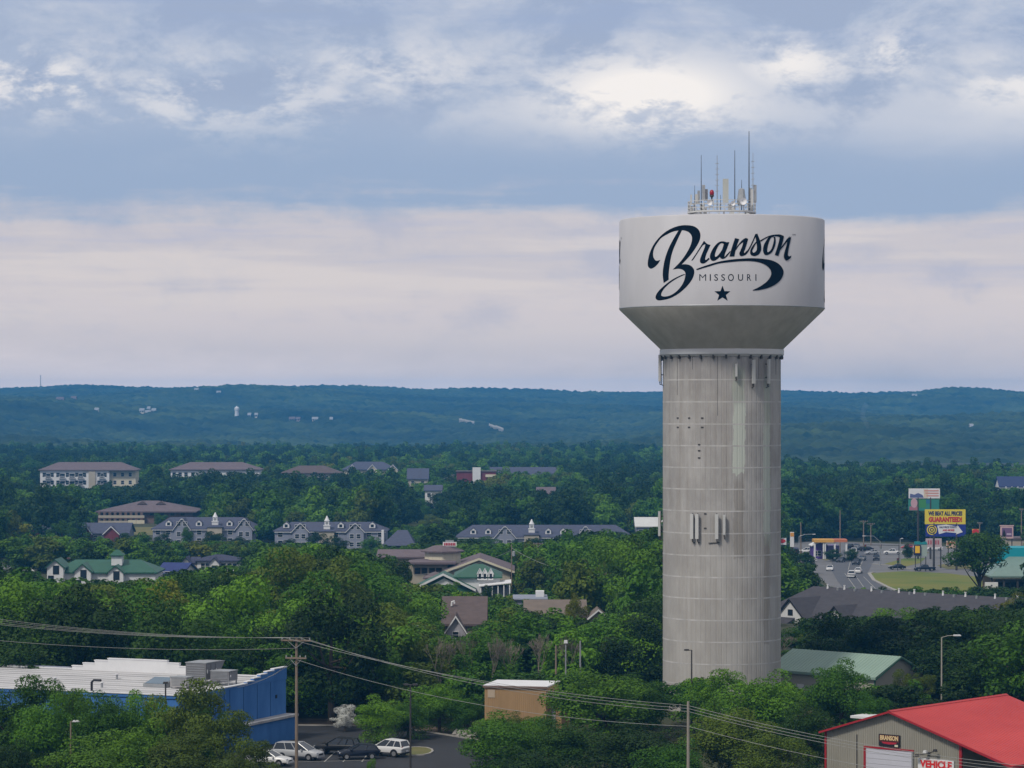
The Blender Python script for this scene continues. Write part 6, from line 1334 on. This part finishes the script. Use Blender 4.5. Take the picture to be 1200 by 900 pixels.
# foreground and landmark trees, one by one
near(30, 790, 284, 96, 'mid', 'loose green tree at the far left edge in front of the white roof', 0)
near(82, 786, 282, 70, 'bright', 'slender tree with open top rising before the white roof', 2)
near(120, 803, 276, 84, 'mid', 'green tree between the slender one and the lamp before the blue wall', 1)
near(172, 794, 284, 66, 'bright', 'bright tree with light tips before the skylight', 2)
near(218, 794, 279, 96, 'olive', 'olive tree covering the middle of the blue wall', 0)
near(262, 832, 276, 84, 'olive', 'olive tree in front of the blue annex', 0)
near(160, 838, 268, 110, 'bright', 'broad tree low before the blue building', 1)
near(98, 862, 262, 140, 'bright', 'low bright bushy tree along the bottom left', 1)
near(295, 868, 268, 70, 'olive', 'small olive tree beside the silver minivan', 0)
near(215, 862, 262, 120, 'olive', 'wide olive tree at the bottom left of the tall pole', 0)
near(15, 862, 266, 80, 'dark', 'dark tree over the red car in the corner', 1)
near(4, 806, 286, 60, 'dark', 'dark tree cut by the left edge before the white roof', 1)
near(56, 808, 277, 90, 'mid', 'leafy green tree low before the left end of the blue wall', 1)
near(146, 810, 281, 80, 'mid', 'leafy green tree between lamp and skylight', 1)
near(196, 814, 283, 70, 'bright', 'bright leafy tree under the skylight lamp', 1)
near(238, 838, 281, 56, 'mid', 'green tree left of the olive one before the annex', 1)
near(100, 808, 284, 60, 'bright', 'bright leafy tree between the slender one and the blue wall lamp', 0)
near(244, 818, 284, 50, 'mid', 'green tree filling the wall below the tall rooftop unit', 0)
near(507, 579, 1240, 24, 'dark', 'dark tree below the small white double gabled house')
near(496, 585, 1235, 24, 'mid', 'green tree at the top of the far clearing')
near(435, 884, 279, 16, 'bright', 'tiny bright sapling at the bottom in front of the dark hatchback', 2, name='sapling')
near(443, 812, 316, 66, 'bright', 'bright green round tree behind the parked row', 1)
near(478, 818, 322, 60, 'mid', 'green tree behind the two headed lamp', 1)
near(515, 793, 328, 74, 'bright', 'bright tree with sunlit top left of the tan shed', 1)
near(548, 812, 326, 50, 'mid', 'green tree touching the left end of the tan shed', 1)
near(404, 822, 330, 36, 'white', 'small white blossoming tree at the edge of the parking lot', 2, name='blossom_tree')
near(586, 831, 286, 110, 'mid', 'green tree in front of the tan shed', 1)
near(618, 842, 300, 60, 'bright', 'yellow green bush against the tan shed wall', 1)
near(700, 777, 312, 138, 'bright', 'big bright tree left of the tower foot', 1)
near(748, 786, 322, 84, 'mid', 'green tree leaning over the left of the tower foot', 1)
near(660, 838, 284, 96, 'dark', 'dark tree below the big bright one', 1)
near(745, 842, 278, 140, 'dark', 'broad dark tree crossed by the wires left of the wooden pole', 1)
near(620, 872, 266, 120, 'dark', 'dark tree low at the bottom middle', 1)
near(838, 783, 318, 76, 'bright', 'bright feathery tree in front of the tower foot', 0)
near(897, 782, 312, 110, 'bright', 'large bright tree right of the tower foot', 1)
near(862, 824, 284, 120, 'olive', 'olive tree behind the wires right of the wooden pole', 1)
near(985, 766, 322, 84, 'mid', 'rounded green tree in front of the green metal roof', 1)
near(946, 816, 290, 70, 'dark', 'dark tree left of the red roofed garage', 1)
near(1020, 806, 318, 44, 'mid', 'small green tree behind the garage ridge', 1)
near(905, 858, 272, 110, 'olive', 'low olive tree at the bottom beside the grey garage', 0)
near(790, 862, 270, 90, 'mid', 'low tree around the wooden pole', 1)
near(1168, 738, 346, 130, 'dark', 'big dark tree overhanging the right of the red roof', 1)
near(1205, 716, 368, 110, 'dark', 'tall dark tree at the right edge above the red roof', 1)
near(1128, 764, 358, 60, 'dark', 'dark tree behind the pale curved lamp', 1)
near(1062, 778, 352, 40, 'olive', 'brownish shrub against the beige gable', 2, name='shrub'); near(1080, 784, 348, 40, 'olive', 'brownish shrub at the corner of the beige gable', 2, name='shrub')
near(1190, 692, 470, 56, 'yellow', 'yellowish tree at the right edge beside the dark shingle roof', 1)
for i, (px, top, wpx, kind, lab) in enumerate(((938, 735, 60, 'mid', 'green tree below the porch of the dark roofed inn'), (966, 734, 60, 'olive', 'olive tree in front of the second white gable'), (1002, 726, 64, 'mid', 'mid green tree below the middle of the dark shingle roof'), (1040, 714, 70, 'bright', 'brighter tree highest in the row before the dark shingle roof'), (1075, 713, 62, 'bright', 'green tree right of the brighter one before the dark shingle roof'), (1108, 716, 66, 'mid', 'green tree behind the pale curved lamp head'), (1142, 716, 70, 'mid', 'green tree under the right end of the dark shingle roof'), (990, 742, 60, 'mid', 'green tree lower in the row before the dark roofed inn'), (1060, 735, 70, 'dark', 'dark tree above the green metal roof end'))):
    near(px, top, 442 - 6 * (i % 3) if i < 7 else 415, wpx, kind, lab)
c, rr, q = crown_data(123, 46, 9000, .33, 'lone'); LONE = (leaves_mesh('crown', q, LEAF['mid']), trunk_mb(c, rr, 5, 16).mesh('trunk', M_BARK))
tree(((1147.5 - 600) * 640 / FPX, 640, gz(640)), 13.9, 15.2, 'mid', 'lone spreading tree with bare dark trunk on the lawn by the road', proto=LONE)
near(998, 643, 862, 24, 'dark', 'dark rounded shrub before the purple shop', None, name='shrub'); near(976, 643, 862, 20, 'dark', 'second dark shrub nearer the canopy post', None, name='shrub')
near(1063, 637, 880, 16, 'dark', 'small dark tree beyond the far side road')
near(72, 607, 935, 38, 'mid', 'round green tree between the two slate roofed houses'); near(40, 612 + 14, 880, 62, 'dark', 'broad dark tree below the slate roofed house at the far left')
near(345, 653, 452, 88, 'yellow', 'yellowish tree rising at the top of the wood'); near(330, 655, 470, 60, 'yellow', 'second yellowish tree just left of the tallest')
near(495, 712, 415, 56, 'bright', 'bright round topped tree left of the pale gable')
near(615, 712, 438, 44, 'dark', 'dark tree right of the brown roofed house'); near(675, 690, 452, 34, 'yellow', 'small yellow flecked tree beside the white gable trim')
near(383, 640 - 5, 870, 30, 'dark', 'dark conifer shaped tree before the second hotel steeple')
near(530, 662 + 20, 560, 30, 'bright', 'yellow green shrub at the foot of the green gable', None, name='shrub'); near(571, 640 + 42, 560, 20, 'dark', 'small dark tree before the verandah')

for px, top, Y, wpx, kind, lab in ((192, 624, 935, 22, 'dark', 'dark tree before the left end of the first hotel'), (219, 617, 930, 20, 'mid', 'pointed green tree before the first hotel gable'), (251, 622, 925, 28, 'dark', 'spreading dark tree before the first hotel steeple'), (282, 627, 930, 30, 'dark', 'dark tree before the right gable of the first hotel'), (312, 604, 985, 15, 'mid', 'tall green tree filling the gap between the first two hotels'),
    (338, 631, 900, 26, 'dark', 'dark tree before the left end of the second hotel'), (372, 621, 905, 30, 'dark', 'dark pointed tree before the second hotel steeple'), (395, 628, 900, 26, 'dark', 'dark tree right of the second hotel steeple'), (435, 628, 905, 22, 'mid', 'round green tree before the low wing'),
    (605, 632, 935, 16, 'dark', 'dark conifer shaped tree before the third hotel gable'), (627, 630, 930, 20, 'dark', 'dark conifer shaped tree at the third hotel steeple'), (570, 628, 900, 34, 'mid', 'green tree before the left part of the third hotel'), (662, 627, 900, 40, 'bright', 'bright green tree before the middle of the third hotel'),
    (188, 601, 1130, 18, 'mid', 'round green tree at the right end of the timber inn'), (104, 626, 970, 14, 'dark', 'small dark tree before the maroon gables'), (118, 628, 965, 18, 'mid', 'round green tree before the maroon gables'), (145, 625, 960, 26, 'dark', 'dark tree at the right end of the maroon gables'), (92, 548 + 20, 1460, 14, 'dark', 'dark tree before the foot of the far apartment block'), (128, 563, 1460, 16, 'dark', 'dark tree at the right foot of the far apartment block'),
    (474, 655, 620, 24, 'dark', 'dark round tree at the left of the cupola building'), (452, 651, 625, 26, 'mid', 'green tree over the rear roof of the cupola building'), (505, 603, 1120, 30, 'olive', 'olive tree below the gravel track'), (492, 690, 540, 26, 'dark', 'dark tree beside the white gable of the cafe')):
    near(px, top, Y, wpx, kind, lab)

# thin grey trees without leaves
def bare_mesh(seed):
    r = random.Random(seed); mb = MB()
    def grow(p, d, L, rd, n):
        rd = max(rd, .035)
        q = p + d * L; mb.tube([p, p.lerp(q, .5) + Vector((r.uniform(-.1, .1), r.uniform(-.1, .1), 0)), q], [rd, rd * .85, rd * .65], 4 if n < 3 else 3)
        if n >= 5: return
        for _ in range(3 if n < 4 else 2):
            a = (d + Vector((r.uniform(-.7, .7), r.uniform(-.7, .7), r.uniform(-.1, .5)))).normalized(); grow(q, a, L * r.uniform(.62, .85), rd * .6, n + 1)
    grow(Vector((0, 0, -.4)), Vector((0, 0, 1)), 3.2, .17, 0); return mb
BARK2 = mat('grey_bark', (.180, .155, .125), .95, var=.2, scale=3)
bare = []
for k, sd_ in enumerate((3, 8)):
    me = bare_mesh(sd_).mesh('branches', BARK2); bare.append(me)
for px, top, Y, wpx, lab in ((548, 738, 362, 42, 'leafless grey tree below the pale gable'), (575, 742, 358, 44, 'leafless grey tree, second along the edge of the wood'), (600, 748, 360, 40, 'leafless twiggy tree above the roof of the tan shed'), (632, 742, 366, 44, 'leafless tree left of the thin poles'), (668, 744, 366, 40, 'leafless tree between the thin poles'), (515, 745, 360, 40, 'leafless grey tree beside the bright round topped tree'), (720, 744, 374, 34, 'leafless sapling near the tower shaft'), (918, 742, 430, 30, 'bare grey thicket beside the tower')):
    s = Y / FPX; h = EYE - (top - HOR) * s; t = thing('bare_tree', lab, 'tree', ((px - 600) * s, Y, gz(Y)), random.uniform(0, 6)); k = random.randrange(2); zt = max(v.co.z for v in bare[k].vertices); xr = max(abs(v.co.x) for v in bare[k].vertices); t.scale = (wpx * s / 2 / xr,) * 2 + (h / zt,); place(bare[k], 'branches', t); TREES.append(((px - 600) * s, Y, h, wpx * s))
for px, top, Y, wpx, kind, lab in ((578, 834, 310, 44, 'bright', 'bright shrub at the foot of the tan shed, left end'), (604, 832, 311, 44, 'olive', 'olive shrub against the middle of the tan shed'), (636, 832, 309, 46, 'bright', 'bright shrub hiding the right foot of the tan shed')): near(px, top, Y, wpx, kind, lab, 1, name='shrub')
# stones by the lot
for k in range(7):
    p = G(536 + k * 4.2, 862 + (k % 2) * 1.5); bm_ = MB(); r = random.Random(k); bm_.lathe([(.45, -.1), (.62, .2), (.5, .5), (.2, .66)], 7, (0, 0), 0, True); bm_.v = [(x * r.uniform(.7, 1.2), y * r.uniform(.7, 1.2), z * r.uniform(.8, 1.2)) for x, y, z in bm_.v]
    tag(place(bm_.mesh('boulder', M_CONC), 'boulder', None, (p.x, p.y, 0)), ('leftmost', 'second from left', 'third from left', 'middle', 'third from right', 'second from right', 'rightmost')[k] + ' pale boulder in the row at the end of the parking lot', 'boulder', 'boulders at the end of the parking lot')

# rows of the photo that must stay open: (x0, y0, x1, y1, distance of what is seen there)
OPEN = [(770, 0, 922, 792, 348), (567, 798, 652, 842, 318), (905, 758, 1080, 800, 352), (912, 686, 1000, 716, 580), (1000, 686, 1060, 722, 545), (1060, 686, 1180, 713, 545), (1094, 740, 1126, 785, 338), (908, 698, 994, 724, 575), (908, 735, 925, 754, 575), (521, 699, 548, 742, 426), (548, 699, 566, 716, 430), (618, 704, 684, 716, 466), (686, 712, 712, 722, 466), (601, 694, 642, 705, 520),
        (484, 634, 600, 684, 668), (455, 645, 484, 656, 672), (560, 684, 600, 698, 585), (500, 684, 540, 690, 585), (612, 672, 640, 692, 590),
        (180, 602, 300, 636, 979), (300, 615, 322, 640, 700), (323, 606, 486, 641, 950), (405, 634, 430, 646, 945), (340, 630, 352, 640, 945), (535, 610, 640, 634, 979), (578, 630, 605, 640, 975), (640, 612, 738, 627, 979), (745, 607, 775, 627, 1000), (512, 742, 600, 782, 356), (618, 742, 690, 784, 352),
        (113, 585, 228, 615, 1198), (150, 610, 182, 626, 1150), (88, 614, 150, 634, 1000), (29, 614, 58, 628, 1000), (0, 648, 62, 672, 780), (60, 640, 112, 655, 740), (58, 644, 176, 684, 714), (214, 648, 280, 669, 783), (184, 660, 212, 672, 735),
        (47, 541, 158, 572, 1495), (200, 541, 304, 552, 1495), (200, 550, 214, 558, 1495), (330, 545, 400, 554, 1465), (402, 541, 465, 551, 1555), (478, 549, 501, 558, 1395), (498, 568, 517, 575, 1285), (535, 547, 655, 556, 1395), (535, 556, 562, 566, 1395), (630, 571, 650, 578, 1285), (1172, 559, 1200, 575, 1395),
        (470, 598, 520, 616, 1150), (962, 630, 1200, 690, 1000), (912, 626, 965, 646, 840), (935, 645, 962, 660, 760), (1065, 572, 1104, 600, 875), (1084, 597, 1132, 630, 795), (1136, 620, 1190, 640, 860)]
SOLID = []        # ground taken by buildings, roads, the lot: polygons on the plan
def poly_px(pts): SOLID.append([(G(*p).x, G(*p).y) for p in pts])
poly_px(LOT); poly_px([(900, 638), (960, 634), (1100, 636), (1210, 640), (1210, 705), (985, 700), (950, 676), (935, 665), (900, 655)])
poly_px([(470, 598), (520, 596), (516, 622), (490, 622)]); poly_px([(60, 642), (115, 642), (115, 658), (60, 662)]); poly_px([(612, 692), (628, 670), (642, 670), (638, 694)]); poly_px([(-20, 674), (118, 652), (118, 644), (-20, 660)]); poly_px([(148, 616), (184, 616), (184, 628), (148, 628)])
bpy.context.view_layer.update()
for o in list(COL.objects):        # footprints of everything built so far
    if o.parent is None and o.get('category') in ('building', 'hotel', 'hut', 'water tower'):
        xs, ys = [], []
        for ch in o.children:
            if ch.type != 'MESH': continue
            for c in ch.bound_box: v = ch.matrix_basis @ Vector(c); xs.append(v.x); ys.append(v.y)
        e = 2.0; M_ = o.matrix_world
        SOLID.append([tuple((M_ @ Vector(q))[:2]) for q in ((min(xs) - e, min(ys) - e, 0), (max(xs) + e, min(ys) - e, 0), (max(xs) + e, max(ys) + e, 0), (min(xs) - e, max(ys) + e, 0))])
def inside(poly, x, y):
    r = False; j = len(poly) - 1
    for i in range(len(poly)):
        (xi, yi), (xj, yj) = poly[i], poly[j]
        if (yi > y) != (yj > y) and x < (xj - xi) * (y - yi) / (yj - yi) + xi: r = not r
        j = i
    return r
BOXES = [(min(p[0] for p in q), max(p[0] for p in q), min(p[1] for p in q), max(p[1] for p in q), q) for q in SOLID]
ra = random.Random(5); auto = []
TN = np.array([(t[0], t[1], t[3]) for t in TREES])
Y = 330.0
while Y < 2640:
    step = 7.6 if Y < 560 else (7.2 if Y < 900 else (8.2 if Y < 1500 else 9.0)); half = .205 * Y + 25; X = -half
    while X < half:
        x, y = X + ra.uniform(-.42, .42) * step, Y + ra.uniform(-.42, .42) * step; X += step
        px = 600 + x * FPX / y
        if px > 905 and y > 1850 - max(0, (px - 905)) * .6: continue
        if any(b[0] < x < b[1] and b[2] < y < b[3] and inside(b[4], x, y) for b in BOXES): continue
        if y < 700 and len(TN) and (((TN[:, 0] - x) ** 2 + (TN[:, 1] - y) ** 2) < (TN[:, 2] * .42) ** 2).any(): continue
        w = ra.uniform(8.0, 14.0) if y < 560 else ra.uniform(7.5, 12) if y < 900 else ra.uniform(8.5, 13.5); h = w * ra.uniform(.95, 1.45)
        if y < 420: h *= ra.uniform(.62, .95)
        g = gz(y); k = FPX / y; ok = True
        for a in OPEN:
            if y < a[4] and a[0] < px + w * .42 * k and a[2] > px - w * .42 * k:
                top = HOR + (EYE - g - h * .97) * k; base = HOR + (EYE - g) * k
                if top < a[3] and base > a[1]:
                    hm = (EYE - g) - (a[3] - HOR) / k          # the height that clears the view
                    if hm < 3.2: ok = False; break
                    h = min(h, hm); w = min(w, h * 1.15)
        if ok and h > 3: auto.append((x, y, g, h, w, px))
    Y += step * .88
vn = vnoise(np.array([a[0] for a in auto]), np.array([a[1] for a in auto]) * .6, 60, 9) + np.array([ra.uniform(-.35, .35) for _ in auto])
def kind_of(i):
    v = vn[i]; return 'dark' if v < .04 else ('mid' if v < .24 else ('bright' if v < .50 else ('olive' if v < .66 else 'yellow')))
BINS = ((55, 'at the left edge'), (130, 'behind the white roof'), (215, 'behind the curved white parapet'), (300, 'behind the rooftop units'), (395, 'behind the tall wooden pole'), (480, 'behind the parking lot'), (565, 'below the pale gable'), (640, 'above the tan shed'), (700, 'by the thin poles'), (790, 'beside the tower shaft'),
        (960, 'just right of the tower'), (1020, 'below the white gables'), (1060, 'before the dark shingle roof'), (1100, 'left of the curved lamp'), (1140, 'behind the curved lamp'), (1185, 'above the red roof'), (1300, 'at the right edge'))
BINS2 = ((70, 'at the far left'), (190, 'below the green roofed shop'), (300, 'below the white house'), (400, 'below the second hotel'), (480, 'left of the cupola building'), (610, 'round the green roofed cafe'), (700, 'right of the cupola building'), (790, 'below the third hotel'), (960, 'between tower and road'), (1300, 'below the road'))
def zone(px, y):
    if y < 520: return ('in the front row ' if y < 385 else ('deep in the wood ' if y < 445 else 'in the back rows ')) + next((t for a, t in BINS if px < a), 'at the right edge')
    return ('in the wood ' if y < 600 else 'in the scattered trees ') + next((t for a, t in BINS2 if px < a), 'below the road')
CN = {'dark': 'dark green', 'mid': 'mid green', 'bright': 'bright green', 'olive': 'olive green', 'yellow': 'yellowish green'}
seen = [i for i in range(len(auto)) if -25 < auto[i][5] < 1225]
order = sorted(seen, key=lambda i: -auto[i][4] / auto[i][1]) + [i for i in range(len(auto)) if not -25 < auto[i][5] < 1225]
NIND = 300 - len(TREES) - 1
named = {}
for i in order[:NIND]:
    x, y, g, h, w, px = auto[i]; k = kind_of(i)
    sz = 'tall' if h > 14 else ('low' if h < 7.5 else ('slim' if h > w * 1.3 else ('wide' if w > 11.5 else 'rounded')))
    named.setdefault(f'{sz} {CN[k]} tree {zone(px, y)}', []).append(i)
ORD = ('leftmost', 'second from left', 'third from left', 'fourth from left', 'fifth from left', 'sixth from left', 'seventh from left', 'eighth from left', 'ninth from left', 'tenth from left')
for lab, ids in named.items():
    ids.sort(key=lambda i: auto[i][5])
    for q, i in enumerate(ids):
        x, y, g, h, w, px = auto[i]
        tree((x, y, g), h, w, kind_of(i), lab if len(ids) == 1 else f'{lab}, {ORD[min(q, 9)]}' if q < len(ids) - 1 else f'{lab}, rightmost', 'trees of the woods around the town')
# everything further off or smaller: one object scattering far trees
far = [(auto[i], kind_of(i)) for i in order[NIND:]]
kinds = ['dark', 'mid', 'bright', 'olive', 'yellow']; pc = bpy.data.collections.new('far_tree_kinds'); idx = 0; lut = {}
for li in range(4):
    c, rr, q = crown_data(90 + li, 26, 2200, .62, ('round', 'broad', 'tall', 'round')[li]); tr = MB().tube([(0, 0, -.6), (0, 0, 6.5)], [.35, .12], 5)
    base = leaves_mesh('far_crown', q, LEAF['mid'])
    for k in kinds:
        o = bpy.data.objects.new(f'far_tree_{idx:02d}', base); o.material_slots[0].link = 'OBJECT'; o.material_slots[0].material = LEAF[k]; pc.objects.link(o); lut[(li, k)] = idx; idx += 1
me = bpy.data.meshes.new('woods'); me.from_pydata([(a[0], a[1], a[2]) for a, k in far], [], [])
at_ = me.attributes.new('kind_index', 'INT', 'POINT'); at_.data.foreach_set('value', [lut[(ra.randrange(4), k)] for a, k in far])
at_ = me.attributes.new('turn', 'FLOAT_VECTOR', 'POINT'); at_.data.foreach_set('vector', np.array([(0, 0, ra.uniform(0, 6.28)) for _ in far]).ravel())
at_ = me.attributes.new('size', 'FLOAT_VECTOR', 'POINT'); at_.data.foreach_set('vector', np.array([(a[4] / 9.4, a[4] / 9.4, a[3] / 11.6) for a, k in far]).ravel())
woods = tag(place(me, 'woods'), kind='stuff')
ng = bpy.data.node_groups.new('scatter_trees', 'GeometryNodeTree'); ng.interface.new_socket('Geometry', in_out='INPUT', socket_type='NodeSocketGeometry'); ng.interface.new_socket('Geometry', in_out='OUTPUT', socket_type='NodeSocketGeometry')
gi, go = ng.nodes.new('NodeGroupInput'), ng.nodes.new('NodeGroupOutput'); ip = ng.nodes.new('GeometryNodeInstanceOnPoints'); ci = ng.nodes.new('GeometryNodeCollectionInfo'); ci.inputs['Collection'].default_value = pc; ci.inputs['Separate Children'].default_value = True; ci.inputs['Reset Children'].default_value = True
ip.inputs['Pick Instance'].default_value = True
def attr(nm, ty): n = ng.nodes.new('GeometryNodeInputNamedAttribute'); n.data_type = ty; n.inputs[0].default_value = nm; return n.outputs[0]
ng.links.new(gi.outputs[0], ip.inputs['Points']); ng.links.new(ci.outputs[0], ip.inputs['Instance']); ng.links.new(attr('kind_index', 'INT'), ip.inputs['Instance Index']); ng.links.new(attr('turn', 'FLOAT_VECTOR'), ip.inputs['Rotation']); ng.links.new(attr('size', 'FLOAT_VECTOR'), ip.inputs['Scale']); ng.links.new(ip.outputs[0], go.inputs[0])
woods.modifiers.new('scatter', 'NODES').node_group = ng
print('TREES', len(TREES), 'auto', len(auto), 'far', len(far))

# ------------------------------------------------------------------ the air
def haze():
    m = bpy.data.materials.new('haze_air'); m.use_nodes = True; N = m.node_tree.nodes; N.remove(N['Principled BSDF'])
    v = N.new('ShaderNodeVolumePrincipled'); v.inputs['Color'].default_value = (.10, .46, 1.0, 1); v.inputs['Density'].default_value = HAZE_D; v.inputs['Anisotropy'].default_value = .0
    m.node_tree.links.new(v.outputs[0], N['Material Output'].inputs['Volume'])
    tag(MB().box(-5200, 5200, -400, 8400, -175, 106).build('haze', m), kind='stuff')
HAZE_D = 1.2e-4
haze()

def smoke():
    m = bpy.data.materials.new('thin_smoke'); m.use_nodes = True; N = m.node_tree.nodes; N.remove(N['Principled BSDF'])
    v = N.new('ShaderNodeVolumePrincipled'); v.inputs['Color'].default_value = (.85, .9, 1.0, 1); v.inputs['Density'].default_value = .012
    m.node_tree.links.new(v.outputs[0], N['Material Output'].inputs['Volume'])
    p = hill_at(1015, 507); k = p.y / FPX; x, y, z = p.x, p.y - 14, p.z + 9
    tag(MB().tube([(x, y, z), (x - 2 * k, y, z + 7 * k), (x - 6 * k, y, z + 14 * k), (x - 5 * k, y, z + 22 * k), (x - 1 * k, y, z + 29 * k)], [2.2 * k, 3.0 * k, 3.2 * k, 3.4 * k, 3.8 * k], 9).build('smoke', m), kind='stuff')
smoke()
